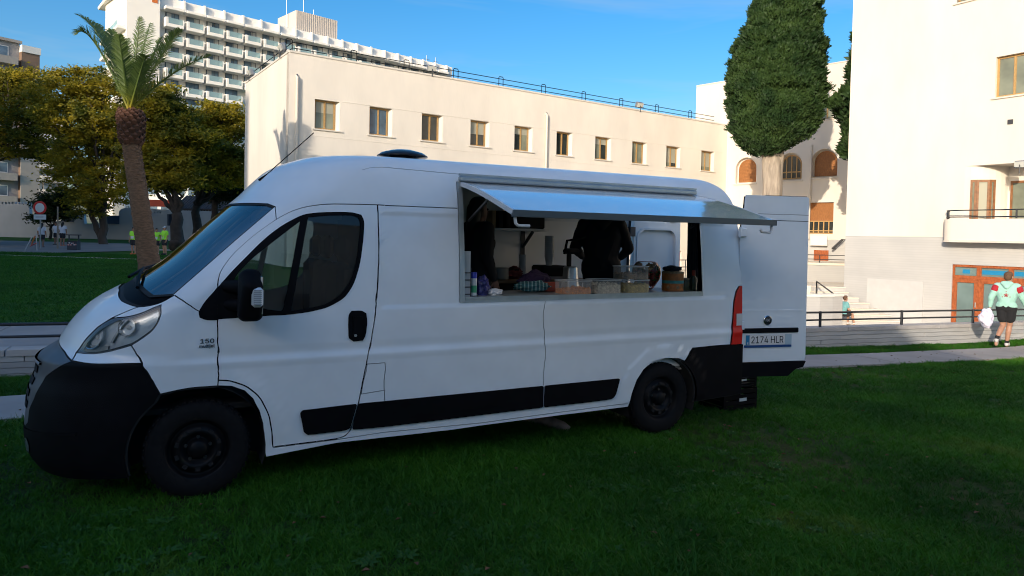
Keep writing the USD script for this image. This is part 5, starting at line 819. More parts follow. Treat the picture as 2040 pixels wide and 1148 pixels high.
FROND = usdkit.material(stage, '/World/Looks/palm_frond', {'g': ('geometry', {}), 'x': ('texture_coordinate', {}), 'sx': ('separate_xyz', {}), 'mr': ('map_range', {'from_min': float(PTs[-1][2] - 0.1), 'from_max': float(PTs[-1][2] + 1.0), 'clamp': True}),
    'r': ('rgb_ramp', {'ramp': [(0, (0.62, 0.36, 0.02)), (0.3, (0.30, 0.28, 0.03)), (0.6, (0.15, 0.19, 0.035)), (1, (0.10, 0.15, 0.038))]}), 'p': ('principled_bsdf', {'roughness': 0.45}), 't': ('translucent_bsdf', {}), 'm': ('mix_closure', {'fac': 0.3})},
    [('x.object', 'sx.vector'), ('sx.z', 'mr.value'), ('mr.result', 'r.fac'), ('r.color', 'p.base_color'), ('r.color', 't.color'), ('p.BSDF', 'm.closure1'), ('t.BSDF', 'm.closure2')], surface='m.closure')
CR = PTs[-1]
def frond(tip, bend, dep, seed, droop=0.0, npair=88, L0=0.56):
    rng = np.random.default_rng(seed); T = at_depth(tip[0], tip[1], 24.4 + dep) - pb; Mi = at_depth(bend[0], bend[1], 24.4 + dep * 0.55) - pb
    u = np.linspace(0, 1, 30)[:, None]; Q = (1 - u) ** 2 * CR + 2 * u * (1 - u) * (Mi * 2 - CR * 0.5 - T * 0.5) + u ** 2 * T
    m = MB(); m.tube(Q, np.linspace(0.05, 0.008, 30), 5)
    tan = np.gradient(Q, axis=0); tan /= np.linalg.norm(tan, axis=1)[:, None]
    view = unit(-(at_depth(258, 200, 24.4)) + EYE)
    for j in range(npair):
        f = 0.10 + 0.89 * j / npair; p = np.array([np.interp(f, u[:, 0], Q[:, k]) for k in range(3)]); t = unit([np.interp(f, u[:, 0], tan[:, k]) for k in range(3)])
        side = np.cross(t, [0, 0, 1.0]) if abs(t[2]) < 0.93 else np.cross(t, [0.3, 1, 0]); side = unit(side); nn = np.cross(side, t)
        L = L0 * (math.sin(math.pi * min(1, f * 0.8 + 0.2)) ** 0.6) * rng.uniform(0.85, 1.1) + 0.05
        for sg in (-1, 1):
            d = unit(t * 0.75 + sg * side * 0.75 + nn * rng.uniform(0.1, 0.5)); w = unit(np.cross(d, nn + 0.3 * rng.normal(size=3))) * 0.0115
            mid_ = p + d * L * 0.55 + np.array([0, 0, -0.02]); e = p + d * L + np.array([0, 0, -0.22 * L - droop * L])
            m.add([p - w, p + w, mid_ + w * 1.3, mid_ - w * 1.3, e], np.array([(0, 1, 2), (0, 2, 3), (3, 2, 4)]))
    part(palm, 'frond', m, FROND)
for i, a in enumerate([((154, 30), (205, 85), 0.3), ((153, 68), (192, 90), -0.9), ((222, 58), (232, 120), 1.1), ((278, 32), (270, 120), -0.3), ((252, 75), (254, 140), 0.8), ((322, 75), (296, 132), 0.7), ((360, 58), (318, 118), -0.6), ((421, 110), (340, 150), 0.2), ((236, 68), (246, 135), -1.3), ((290, 110), (278, 150), -1.2), ((300, 45), (280, 120), 1.2), ((190, 45), (222, 110), 0.9)]): frond(*a, seed=40 + i)

# ---------------------------------------------------------------- cypress and the conifer by the corner
CYL = leaf_look('cypress_spray', (0.014, 0.038, 0.011), (0.040, 0.078, 0.020), (0.075, 0.115, 0.034), 0.15, 0.9)
TRUNKP = mat('pale_cypress_bark', (0.34, 0.28, 0.22), rough=0.95, var=0.3, vscale=4, bump=0.8, bscale=16, stretch=(2, 2, 0.2))
def conifer(name, label, base, prof, n, seed, trunk, off=0.0, size=0.34, loose=0.0, cat='tree'):
    """prof: (height, radius, x shift) rings from bottom to top, in metres above the base."""
    rng = np.random.default_rng(seed); t = thing(name, label, cat, base); prof = np.array(prof, float)
    m = MB()
    for pts, r0, r1 in trunk: limb(m, pts, r0, r1, rng, 9, 0.03)
    part(t, 'trunk', m, TRUNKP, True)
    fr = PchipInterpolator(prof[:, 0], prof[:, 1]); fs = PchipInterpolator(prof[:, 0], prof[:, 2]); z0, z1 = prof[0, 0], prof[-1, 0]
    core = trimesh.creation.icosphere(5); V = core.vertices.copy(); zz = z0 + (V[:, 2] + 1) / 2 * (z1 - z0); rr_ = np.maximum(fr(zz), 0.02); h = np.hypot(V[:, 0], V[:, 1]) + 1e-9
    V = np.stack([V[:, 0] / h * rr_ * 0.72 + fs(zz), V[:, 1] / h * rr_ * 0.72, zz * 0.985 + 0.1], 1); V += (meshkit.fbm(V * 1.4, 3, seed)[:, None] - 0.5) * 0.5 * [1, 1, 0]
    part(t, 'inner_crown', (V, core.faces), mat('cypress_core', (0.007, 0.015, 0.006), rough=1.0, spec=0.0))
    zz = np.concatenate([rng.uniform(z0, z1, n * 3)]); rr_ = fr(zz); keep = rng.uniform(0, rr_.max(), len(zz)) < np.maximum(rr_, 0.25); zz = zz[keep][:n]; rr_ = np.maximum(fr(zz), 0.05); a = rng.uniform(0, 2 * math.pi, len(zz))
    C = np.stack([np.cos(a) * rr_, np.sin(a) * rr_, zz], 1); nz = meshkit.fbm(C * 1.6 + seed, 3, seed); nz2 = meshkit.noise(C * 3.1 + 9.0, seed + 3)
    sc = 0.86 + 0.50 * (nz - 0.5) + 0.20 * (nz2 - 0.5) + loose * (nz - 0.4)
    C[:, :2] *= sc[:, None]; C[:, 0] += fs(zz)
    C = C[(nz2 > 0.15) | (rng.random(len(zz)) < 0.6)]; a = np.arctan2(C[:, 1], C[:, 0] - fs(C[:, 2])); k = len(C)
    out = np.stack([np.cos(a), np.sin(a), np.zeros(k)], 1); Vs = []; Fs = []
    for j in range(4):
        d = out * rng.uniform(0.35, 0.9, (k, 1)) + np.array([0, 0, 1.0]) * rng.uniform(0.5, 1.1, (k, 1)) + rng.normal(size=(k, 3)) * 0.35; d /= np.linalg.norm(d, axis=1)[:, None]
        e = np.cross(d, out + rng.normal(size=(k, 3)) * 0.5); e /= np.linalg.norm(e, axis=1)[:, None]; s_ = size * rng.uniform(0.6, 1.2, (k, 1)); p = C + rng.normal(size=(k, 3)) * 0.07
        Vs.append(np.stack([p - e * s_ * 0.13, p + d * s_ * 0.5 + e * s_ * 0.2, p + d * s_, p + d * s_ * 0.5 - e * s_ * 0.2], 1).reshape(-1, 3)); i = np.arange(k)[:, None] * 4 + j * 4 * k; Fs += [i + [0, 1, 2], i + [0, 2, 3]]
    part(t, 'crown', (np.vstack(Vs), np.vstack(Fs)), CYL)
    return t
cb0 = at_depth(1537, 560, 36.0); cz0 = cb0[2]
hgt = lambda py, px=1535: float(at_depth(px, py, 36.0)[2] - cz0); mpp = 36.0 / FPX
cprof = [(hgt(y), r, (x - 1537) * mpp) for y, r, x in ((310, 0.3, 1512), (297, 1.0, 1516), (276, 1.85, 1524), (250, 2.3, 1531), (200, 2.55, 1532), (150, 2.42, 1533), (100, 2.28, 1536), (50, 1.92, 1545), (0, 1.5, 1547), (-50, 1.05, 1547), (-105, 0.25, 1547))]
q = lambda px, py, dy=0.0: at_depth(px, py, 36.0 + dy) - cb0
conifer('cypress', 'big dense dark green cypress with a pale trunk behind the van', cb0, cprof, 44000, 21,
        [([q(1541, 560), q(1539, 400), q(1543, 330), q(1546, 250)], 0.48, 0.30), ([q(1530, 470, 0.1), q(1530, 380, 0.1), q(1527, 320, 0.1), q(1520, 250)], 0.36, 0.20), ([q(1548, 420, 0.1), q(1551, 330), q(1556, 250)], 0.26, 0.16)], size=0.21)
kb = at_depth(1722, 560, 34.6)
conifer('conifer', 'loose conifer half hidden behind the left corner of the right building', kb, [(float(at_depth(1700, y, 34.6)[2] - kb[2]), r, 0.0) for y, r in ((322, 0.4), (296, 1.2), (262, 1.1), (243, 1.25), (207, 1.75), (182, 1.05), (150, 0.95), (110, 0.85), (75, 0.75), (45, 0.15))], 5200, 33, [([(0, 0, 0), (0, 0, 4), (0.1, 0, 9)], 0.3, 0.1)], size=0.36, loose=0.5)
# ---------------------------------------------------------------- the van's skin: x runs from the nose to the rear, y from the near side inwards, z up
for _i, _w in ((2, 1.014), (3, 1.014), (4, 1.012), (5, 1.008), (6, 1.003), (7, 0.998)): W0[_i] = _w
VROLL, VPIT = -0.0073, 0.0018; VT = EYE + np.array([-2.9659, 4.2247, -1.8617])
_ax = np.array([math.cos(VYAW) * math.cos(VPIT), math.sin(VYAW) * math.cos(VPIT), math.sin(VPIT)]); _sd = np.array([-math.sin(VYAW), math.cos(VYAW), 0.0])
_zz = unit(np.cross(_ax, _sd)); _yy = np.cross(_zz, _ax)
VR = np.array([_ax, math.cos(VROLL) * _yy + math.sin(VROLL) * _zz, -math.sin(VROLL) * _yy + math.cos(VROLL) * _zz]).T
VAN_F = frame(VR, VT)
fx0, fa0, fw0 = PchipInterpolator(ZX, X0), PchipInterpolator(ZA, A0), PchipInterpolator(ZW, W0)
fxr = PchipInterpolator([.2, 1.4, 2.0, 2.2, 2.35, 2.45, 2.53], [5.985, 5.985, 5.97, 5.95, 5.88, 5.76, 5.5])
NS = 2.3
def sstep(a, b, x): t = np.clip((x - a) / (b - a), 0, 1); return t * t * (3 - 2 * t)
def skin(s, z, off=0.0, feat=True):
    """Point of the near half (s >= 0) or, mirrored, the far half (s < 0) of the body."""
    s = np.asarray(s, float); z = np.asarray(z, float); sg = np.abs(s)
    u = np.where(sg <= 1.35, sg / 1.35, 1 + (sg - 1.35) / 5.1)
    x0, a, w, xr = fx0(z), fa0(z), fw0(z), fxr(z); xc = x0 + a; ph = np.clip(u, 0, 1) * math.pi / 2
    c, sn = np.maximum(np.cos(ph), 1e-9), np.maximum(np.sin(ph), 1e-9); r = (c ** NS + sn ** NS) ** (-1 / NS)
    x = np.where(u <= 1, xc - a * r * c, xc + np.clip(u - 1, 0, 1.2) * (xr - xc)); y = np.where(u <= 1, 1.025 - w * r * sn, 1.025 - w)
    if feat:
        k = sstep(0.75, 1.1, u)
        d = 0.005 * (sstep(0.88, 0.93, z) - sstep(0.93, 0.985, z) * 2.0 + sstep(0.985, 1.05, z) * 1.0) * sstep(0.9, 1.05, u) - 0.012 * sstep(0.88, 0.93, z) * 0
        rec = sstep(2.22, 2.25, x) * sstep(1.27, 1.31, z) * (1 - sstep(2.0, 2.035, z)) * (1 - sstep(5.76, 5.79, x))
        rw = np.hypot(x - 4.983, z - 0.335); arch = (1 - sstep(0.50, 0.53, rw)) * sstep(0.30, 0.34, z)
        fw_ = np.hypot(x - 0.948, z - 0.335); arch2 = (1 - sstep(0.53, 0.62, fw_)) * sstep(0.3, 0.4, z) * sstep(1.1, 1.2, x)
        y = y - d * k + 0.008 * rec - 0.010 * arch - 0.008 * arch2
    p = np.stack([x, y, z * np.ones_like(x)], -1)
    if np.any(off):
        n = skin_n(s, z, feat); q = p.copy(); q[..., 1] = np.where(s < 0, 2.05 - p[..., 1], p[..., 1]); return q + n * np.asarray(off)[..., None] if np.ndim(off) else q + n * off
    p[..., 1] = np.where(s < 0, 2.05 - p[..., 1], p[..., 1]); return p
def skin_n(s, z, feat=True):
    e = 0.003; z1, z0 = np.minimum(z + e, 2.5299), np.maximum(z - e, 0.2001)
    ds = skin(s + e, z, 0.0, feat) - skin(s - e, z, 0.0, feat)
    near0 = np.abs(s) < e; 
    dz = skin(s, z1, 0.0, feat) - skin(s, z0, 0.0, feat); n = np.cross(ds, dz); n /= np.linalg.norm(n, axis=-1, keepdims=True) + 1e-12
    return np.where(((skin(s, z, 0.0, feat) - [3.0, 1.025, 1.1]) * n).sum(-1, keepdims=True) < 0, -n, n)
_cut = [None]
def s_of_x(x, z):
    """s on the near flank where the body has length x at height z."""
    z = np.asarray(z, float); xc = fx0(z) + fa0(z); s = 1.35 + 5.1 * (x - xc) / (fxr(z) - xc)
    if np.any(s < 1.35):
        ss = np.linspace(0, 1.35, 400); out = []
        for zz, s0 in zip(np.atleast_1d(z), np.atleast_1d(s)):
            out.append(s0 if s0 >= 1.35 else np.interp(x, skin(ss, np.full(400, zz), 0.0, False)[:, 0], ss))
        return np.array(out)
    return s
def vline(x, z0, z1, n=24): z = np.linspace(z0, z1, n); return list(zip(s_of_x(np.full(n, x) if np.ndim(x) == 0 else x, z), z))
def xz_poly(pts, n=6):
    """Polygon given in side elevation (x, z), densified and turned into skin coordinates."""
    out = []
    for (xa, za), (xb, zb) in zip(pts, pts[1:] + pts[:1]):
        for t in np.linspace(0, 1, n, endpoint=False): out.append((float(s_of_x(xa + (xb - xa) * t, np.array([za + (zb - za) * t]))[0]), za + (zb - za) * t))
    return Polygon(out).buffer(0)
def panel(P, off=0.0, gs=0.05, gz=0.045, depth=0.014, feat=True, mirror=False, zs=None):
    """Meshes a region of the skin (shapely, in (s, z)) with its own smooth normals and a folded edge."""
    P = P.buffer(0); V, F, N = [], [], []; n0 = 0; s0, z0, s1, z1 = P.bounds
    S = np.arange(math.floor(s0 / gs), math.ceil(s1 / gs) + 1) * gs
    Z = [z for z in np.unique(np.concatenate([np.arange(4, 52) * gz, np.arange(0.86, 1.09, 0.017), np.arange(1.26, 1.33, 0.018), np.arange(1.99, 2.06, 0.018), np.linspace(2.28, 2.53, 22)])) if z0 - 0.08 <= z <= z1 + 0.08]
    Z = np.array([z0 - 0.06] + Z + [z1 + 0.06]); Z = np.unique(Z)
    a, b = np.meshgrid(S[:-1], Z[:-1], indexing='ij'); c, d = np.meshgrid(S[1:], Z[1:], indexing='ij')
    cells = shapely.box(a.ravel(), b.ravel(), c.ravel(), d.ravel()); shapely.prepare(P); ins = shapely.contains(P, cells); hit = shapely.intersects(P, cells) & ~ins
    pts = []; tris = []
    q = np.stack([a.ravel(), b.ravel(), c.ravel(), b.ravel(), c.ravel(), d.ravel(), a.ravel(), d.ravel()], 1)[ins].reshape(-1, 2); pts.append(q); i = np.arange(ins.sum())[:, None] * 4; tris += [i + [0, 1, 2], i + [0, 2, 3]]; n = len(q)
    for g in shapely.intersection(P, cells[hit]):
        for h in getattr(g, 'geoms', [g]):
            if h.geom_type != 'Polygon' or h.area < 1e-8: continue
            rings = [np.array(h.exterior.coords)[:-1]] + [np.array(r.coords)[:-1] for r in h.interiors]; v = np.vstack(rings)
            t = earcut.triangulate_float64(v, np.cumsum([len(r) for r in rings]).astype(np.uint32)).reshape(-1, 3)
            pts.append(v); tris.append(t + n); n += len(v)
    uv = np.vstack(pts); T = np.vstack(tris); uv[:, 1] = np.clip(uv[:, 1], 0.2, 2.53)
    key, inv = np.unique(np.round(uv, 6), axis=0, return_inverse=True); T = inv.ravel()[T]; T = T[(T[:, 0] != T[:, 1]) & (T[:, 1] != T[:, 2]) & (T[:, 0] != T[:, 2])]
    if mirror: key = key * [-1, 1]
    V = skin(key[:, 0], key[:, 1], off, feat); N = skin_n(key[:, 0], key[:, 1], feat)
    fn = np.cross(V[T[:, 1]] - V[T[:, 0]], V[T[:, 2]] - V[T[:, 0]]); fl = (fn * N[T[:, 0]]).sum(1) < 0; T[fl] = T[fl][:, ::-1]
    Vs, Ts, Ns = [V], [T], [N]; n = len(V)
    if depth:
        for g in getattr(P, 'geoms', [P]):
            for r in [g.exterior] + list(g.interiors):
                r = r.segmentize(0.05); c = np.array(r.coords); c[:, 1] = np.clip(c[:, 1], 0.2, 2.53)
                if mirror: c = c * [-1, 1]
                A = skin(c[:, 0], c[:, 1], off, feat); B = skin(c[:, 0], c[:, 1], off - depth, feat); k = len(c)
                e = np.gradient(A, axis=0); nn = np.cross(e, skin_n(c[:, 0], c[:, 1], feat)); nn /= np.linalg.norm(nn, axis=1)[:, None] + 1e-9
                i = np.arange(k - 1); Vs.append(np.vstack([A, B])); Ns.append(np.vstack([nn, nn])); Ts.append(np.vstack([np.stack([i, i + 1, i + 1 + k], 1), np.stack([i, i + 1 + k, i + k], 1)]) + n); n += 2 * k
    return np.vstack(Vs), np.vstack(Ts), np.vstack(Ns)
def poly(name, it=1): return Polygon(VAN[name]).buffer(0)

PAINT = mat('white_van_paint', (0.79, 0.83, 0.86), rough=0.32, coat=0.5, spec=0.5, var=0.05, vscale=2.2, detail=9)
BLKP = mat('black_rough_plastic', (0.0035, 0.0035, 0.005), rough=0.6, spec=0.10, var=0.35, vscale=6, bump=0.15, bscale=160)
GREYP = mat('grey_faded_plastic', (0.09, 0.10, 0.115), rough=0.42, var=0.2, vscale=5)
RUB = mat('black_rubber', (0.010, 0.010, 0.011), rough=0.75); DARKV = mat('dark_cavity', (0.008, 0.008, 0.009), rough=0.9)
STEELW = mat('dark_steel_wheel', (0.003, 0.003, 0.004), rough=0.5, metal=0.0, spec=0.2, var=0.5, vscale=14)
ALU = mat('brushed_aluminium', (0.42, 0.46, 0.47), rough=0.35, metal=0.7, var=0.1, vscale=8); CHROME = mat('chrome', (0.8, 0.8, 0.8), rough=0.08, metal=1.0)
LINING = mat('grey_inner_lining', (0.84, 0.86, 0.86), rough=0.6, var=0.05, vscale=2); SEALM = mat('dark_door_seal', (0.012, 0.013, 0.014), rough=0.8)
WSG = glass('windscreen_glass', (0.12, 0.15, 0.16), ior=3.1); SIDEG = glass('tinted_door_glass', (0.30, 0.36, 0.38), ior=1.5); LAMPG = glass('clear_lamp_cover', (0.93, 0.95, 0.96), ior=1.8)

van = thing('food_van', 'white food van with its serving hatch propped open, standing on the lawn', 'van', base=VAN_F)
HX0, HX1, HZ0, HZ1 = 2.925, 5.455, 1.352, 2.300
hatch_hole = xz_poly([(HX0, HZ0), (HX1, HZ0), (HX1, HZ1), (HX0, HZ1)], 20)
frame_out = xz_poly([(HX0 - 0.045, HZ0 - 0.045), (HX1 + 0.012, HZ0 - 0.045), (HX1 + 0.012, HZ1 + 0.0), (HX0 - 0.045, HZ1 + 0.0)], 20)
GAP = 0.0038
def arch_pts(xc, zc, r, z_lo, a0=0, a1=180):
    th = np.radians(np.linspace(a0, a1, 22)); return [(xc + r * math.cos(t), max(zc + r * math.sin(t), z_lo)) for t in th]
# curves that close the traced outlines
seam_top = [(1.95, 2.08), (2.742, 2.08)] + [(s, 2.08 - 0.0 * s) for s in (4.0, 5.5)]
SE = 6.45
ring = []
for e in VAN['side']:
    if e == 'SEAMTOP': ring += seam_top[:] + [(SE, 2.06)]
    elif e == 'REAREDGE': ring += [(SE, z) for z in (1.8, 1.5, 1.41)] + [tuple(q) for q in VAN['rear_lamp'][:5]]
    else: ring.append(tuple(e))
side_P = Polygon(ring).buffer(0)
lamp_ring = [tuple(q) for q in VAN['rear_lamp'] if q != 'LAMPREAR'] + [(6.432, 0.811), (6.445, 1.40)]
rear_lamp_P = Polygon(lamp_ring).buffer(0)
ring = [(q[0], q[1] - (0.05 if q[0] > 1.05 and q[1] < 2.09 else 0)) for q in VAN['roof'] if q != 'SEAMTOP2'] + [(1.95, 2.08), (2.742, 2.08), (4.0, 2.08), (5.5, 2.08), (SE, 2.06), (SE, 2.53), (0, 2.53)]
roof_P = Polygon(ring).buffer(0)
bump_ring = []
for e in VAN['bumper']:
    if e == 'ARCHF':
        for x, z in arch_pts(0.948, 0.345, 0.44, 0.2, 128, 200)[:]:
            bump_ring.append((float(s_of_x(x, np.array([max(z, 0.21)]))[0]), max(z, 0.21)))
    else: bump_ring.append(tuple(e))
bump_P = Polygon(bump_ring).buffer(0)
rb_ring = []
for e in VAN['rear_bumper']:
    if e == 'ARCHR':
        for x, z in arch_pts(4.983, 0.335, 0.40, 0.26, 62, -12): rb_ring.append((float(s_of_x(x, np.array([z]))[0]), z))
        rb_ring += [(5.70, 0.27), (SE, 0.30), (SE, 0.811)]
    else: rb_ring.append(tuple(e))
rear_bump_P = Polygon(rb_ring).buffer(0)
slit = lambda pts, w=0.0026: LineString([tuple(p) for p in pts]).buffer(w, cap_style='flat')
fuel = LineString([tuple(p) for p in VSEAM['fuel']] + [tuple(VSEAM['fuel'][0])]).buffer(0.0024)
cuts_side = unary_union([fuel, slit(VSEAM['v768b']), slit(VSEAM['v1085']), slit(VSEAM['sillline'], 0.0022)])
both = lambda P: P.union(shapely.transform(P, lambda c: c * [-1, 1])).buffer(0.0005)
glassP = poly('door_glass', 2); qg = poly('quarter_glass', 1); trimP = poly('window_trim', 1)
ws_P = poly('windshield', 0); hood_P = poly('hood', 1); cowl_P = poly('cowl', 0)
fender_P = poly('fender', 1); door_P = poly('door', 1); pillar_P = poly('pillar', 0); lampP = poly('lamp', 2); lp_P = poly('lamp_panel', 1); gr_P = poly('grille', 0)
door_P = door_P.difference(Polygon(VAN['sail']).buffer(0.002))
sh = lambda P, g=GAP: P.buffer(-g)
fender_P = fender_P.difference(lampP).difference(door_P); hood_P = hood_P.difference(fender_P.union(lampP)); lp_P = lp_P.difference(unary_union([lampP, fender_P, hood_P])); bump_P = bump_P.difference(unary_union([lp_P, fender_P, hood_P, gr_P]))
pillar_P = pillar_P.difference(unary_union([door_P, fender_P, ws_P])); side_P = side_P.difference(unary_union([door_P, fender_P])); cowl_P = cowl_P.buffer(0.01).difference(unary_union([hood_P, ws_P, fender_P, pillar_P]))
body = part(van, 'side_panel', panel(sh(side_P.difference(door_P)).difference(hatch_hole).difference(cuts_side)), PAINT, label='long white side panel with the hatch opening')
part(van, 'roof_panel', panel(both(roof_P.difference(unary_union([door_P, pillar_P, ws_P, side_P]))).buffer(-GAP).difference(hatch_hole).difference(slit([(max(p[0], 1.3), p[1]) for p in VSEAM['roofseam']], 0.0018)).intersection(rect(-2.2, 0, 9, 3)), gs=0.06), PAINT)
fnd = part(van, 'fender', panel(sh(fender_P).difference(Polygon(VAN['sail']).buffer(0.002))), PAINT)
part(van, 'pillar', panel(sh(pillar_P, 0.001)), PAINT)
part(van, 'hood', panel(both(hood_P).buffer(-GAP)), PAINT)
part(van, 'lamp_panel', panel(sh(lp_P)), PAINT)
part(van, 'cowl', panel(both(cowl_P).buffer(-0.002), off=-0.012), BLKP)
part(van, 'bumper', panel(both(bump_P).buffer(-GAP)), BLKP, label='rough black front bumper')
part('/World/food_van/bumper', 'bumper_crease', panel(Polygon([(0.36, 0.45), (0.90, 0.50), (0.90, 0.515), (0.36, 0.47)]), off=0.008, depth=0.012), BLKP)
for _a in (1, -1): part('/World/food_van/bumper', 'fog_lamp', panel(Point(0.42, 0.36).buffer(0.05), off=0.006, depth=0.02, mirror=_a < 0), mat('fog_lamp_lens', (0.12, 0.13, 0.14), rough=0.1))
gr = part(van, 'grille', panel(both(gr_P).buffer(-GAP), off=-0.004), GREYP)
for k, z in enumerate((0.60, 0.68, 0.76, 0.84)):
    part(gr, 'grille_slot', panel(rect(-0.34, z, 0.34, z + 0.045).buffer(0), off=0.004, depth=0.006), DARKV)
part(gr, 'grille_bar', panel(rect(-0.40, 0.905, 0.40, 0.925), off=0.012, depth=0.014), CHROME)
wsx = part(van, 'windscreen', panel(both(ws_P).buffer(-0.006), off=-0.006, depth=0), WSG)
part(wsx, 'seal', panel(both(ws_P).buffer(0.004).difference(both(ws_P).buffer(-0.012)), off=-0.002, depth=0.012), SEALM)
door = part(van, 'door', panel(sh(door_P).difference(trimP.buffer(-0.004))), PAINT, label='front left door')
holes2 = unary_union([glassP, qg])
tr_ = part(door, 'window_trim', panel(trimP.difference(holes2), off=0.002), BLKP)
part(door, 'window_glass', panel(glassP.buffer(0.004), off=-0.010, depth=0), SIDEG)
part(door, 'quarter_glass', panel(qg.buffer(0.004), off=-0.008, depth=0), glass('quarter_glass', (0.55, 0.66, 0.66), ior=1.5))
part(van, 'mirror_base', panel(Polygon(VAN['sail']).union(poly('sail', 0)).buffer(0.002), off=0.006, depth=0.02), BLKP)
hd = part(door, 'handle', panel(poly('handle', 2), off=0.010, depth=0.012), BLKP)
part(door, 'handle_grip', panel(poly('handle_in', 1).buffer(-0.002), off=0.024, depth=0.016), BLKP)
p = skin(2.50, 1.085, 0.0245); part(door, 'lock', MB().lathe([(0, 0), (0.011, 0), (0.011, 0.006), (0, 0.006)], 12, frame(np.array([[1, 0, 0], [0, 0, -1], [0, 1, 0.0]]), p - (0, 0.003, 0))), ALU)
for nm in ('strip_a', 'strip_b', 'strip_c'): part(van, 'side_moulding', panel(Polygon(VAN[nm]).buffer(-0.012).buffer(0.012), off=0.016, depth=0.018), BLKP)
part(van, 'rear_bumper', panel(sh(rear_bump_P), off=0.012, depth=0.03), BLKP)
rl_ = part(van, 'rear_lamp', panel(sh(rear_lamp_P, 0.002), off=0.012, depth=0.02), mat('red_lamp_lens', (0.62, 0.015, 0.01), rough=0.35, spec=0.3))
part(rl_, 'clear_lens', panel(rear_lamp_P.intersection(rect(6.36, 1.0, 6.5, 1.12)), off=0.014, depth=0.004), mat('clear_lamp_lens', (0.6, 0.6, 0.6), rough=0.1))
# dark rebate under every gap
seams = unary_union([LineString(P.exterior.coords).buffer(0.013) for P in (door_P, fender_P, lp_P, hood_P, pillar_P, bump_P, rear_bump_P)] + [fuel.buffer(0.008), slit(VSEAM['v768b'], .01), slit(VSEAM['v1085'], .01), slit(VSEAM['sillline'], .01), slit(VSEAM['roofseam'][1:], .01), slit([(1.95, 2.08), (2.742, 2.08), (5.5, 2.08), (SE, 2.06)], .012)])
part(van, 'door_seal', panel(seams.difference(hatch_hole).intersection(rect(0.0, 0.21, SE, 2.5)), off=-0.011, depth=0), SEALM)
# headlamp: silver bowl, dividers, clear cover
lb = part(van, 'headlamp', panel(lampP.buffer(-0.003), off=-0.042, depth=0), mat('lamp_bowl', (0.80, 0.84, 0.86), rough=0.22, metal=0.25))
part(lb, 'bowl_rim', panel(lampP.difference(lampP.buffer(-0.006)), off=-0.005, depth=0.045), GREYP)
part(lb, 'cover', panel(lampP.buffer(-0.004), off=-0.003, depth=0), LAMPG)
for s_, z_, r_, name in ((0.70, 1.13, 0.085, 'reflector'), (0.92, 1.20, 0.06, 'reflector')):
    p = skin(s_, z_, -0.045); nrm = skin_n(np.array([s_]), np.array([z_]))[0]; ax = unit(np.cross([0, 0, 1.0], nrm)); R = np.array([ax, np.cross(nrm, ax), nrm]).T
    part(lb, name, MB().lathe([(0.02, -0.045), (r_ * 0.7, -0.02), (r_, 0.035), (r_ * 1.05, 0.036)], 24, frame(R, p)), CHROME, True)
    part(lb, 'bulb', MB().lathe([(0, 0.02), (0.015, 0.015), (0.018, -0.02), (0.012, -0.04)], 12, frame(R, p)), mat('bulb_glass', (0.7, 0.7, 0.68), rough=0.1), True)
part(lb, 'divider', panel(Polygon([(0.845, 1.09), (0.86, 1.09), (0.885, 1.29), (0.87, 1.29)]).intersection(lampP.buffer(-.01)), off=-0.02, depth=0.025), mat('lamp_divider', (0.6, 0.62, 0.63), rough=0.25, metal=0.6))
part(lb, 'lower_shade', panel(lampP.buffer(-0.008).intersection(rect(0, 0.9, 0.83, 1.07)), off=-0.028, depth=0.012), mat('lamp_divider', (0.6, 0.62, 0.63)))
# far flank, roof top and inner lining
far_P = unary_union([Polygon([(0.93, 1.49), (0.93, 2.08), (SE, 2.08), (SE, 0.32), (0.9, 0.32), (0.9, 1.3)]), both(roof_P).intersection(rect(2.2, 2.08, SE, 2.53))]).buffer(0.001).difference(xz_poly([(0.5, 0.2), (1.40, 0.2), (1.40, 0.5), (1.2, 0.72), (0.95, 0.78), (0.7, 0.72), (0.5, 0.5)], 4)).difference(xz_poly([(4.55, 0.2), (5.42, 0.2), (5.42, 0.45), (5.25, 0.66), (4.98, 0.73), (4.7, 0.66), (4.55, 0.45)], 4))
far_P = far_P.difference(unary_union([glassP, qg]))
part(van, 'far_window', panel(unary_union([glassP, qg]).buffer(0.004), off=-0.008, depth=0, mirror=True), glass('quarter_glass'))
part(van, 'far_side_panel', panel(far_P, gs=0.12, gz=0.09, mirror=True, feat=False), PAINT)
ss = np.concatenate([np.linspace(0, 1.35, 20), np.linspace(1.5, 6.45, 12)]); E0 = skin(ss, np.full(len(ss), 2.53), 0, False); E1 = E0 * [1, -1, 1] + [0, 2.05, 0]
m = MB(); Vt_ = np.vstack([E0, E1]); k = len(ss); m.add(Vt_ + (0, 0, 0.001), [(i, i + 1, k + i + 1, k + i) for i in range(k - 1)]); part(van, 'roof_top', m, PAINT)
xr_ = fxr(2.53)
m = MB(); m.box(2.32, 5.72, 1.905, 1.92, 0.62, 2.06); part(van, 'inner_wall', m, LINING)
for x in (3.02, 4.40): part(van, 'wall_joint', MB().box(x, x + 0.02, 1.898, 1.9045, 0.62, 2.05), DARK_METAL)
part(van, 'partition', MB().box(2.30, 2.318, 0.14, 1.92, 0.62, 2.0).box(2.30, 2.318, 0.32, 1.73, 2.0, 2.36), mat('dark_partition', (0.03, 0.033, 0.035), rough=0.8))
part(van, 'inner_floor', MB().box(2.3, 5.93, 0.12, 1.93, 0.58, 0.62), mat('grey_floor', (0.4, 0.4, 0.39), rough=0.6))
part(van, 'inner_ceiling', MB().box(2.4, 5.60, 0.36, 1.69, 2.40, 2.41), LINING)
part(van, 'inner_side', MB().box(2.3, 5.80, 0.10, 0.115, 0.62, 1.30), LINING)
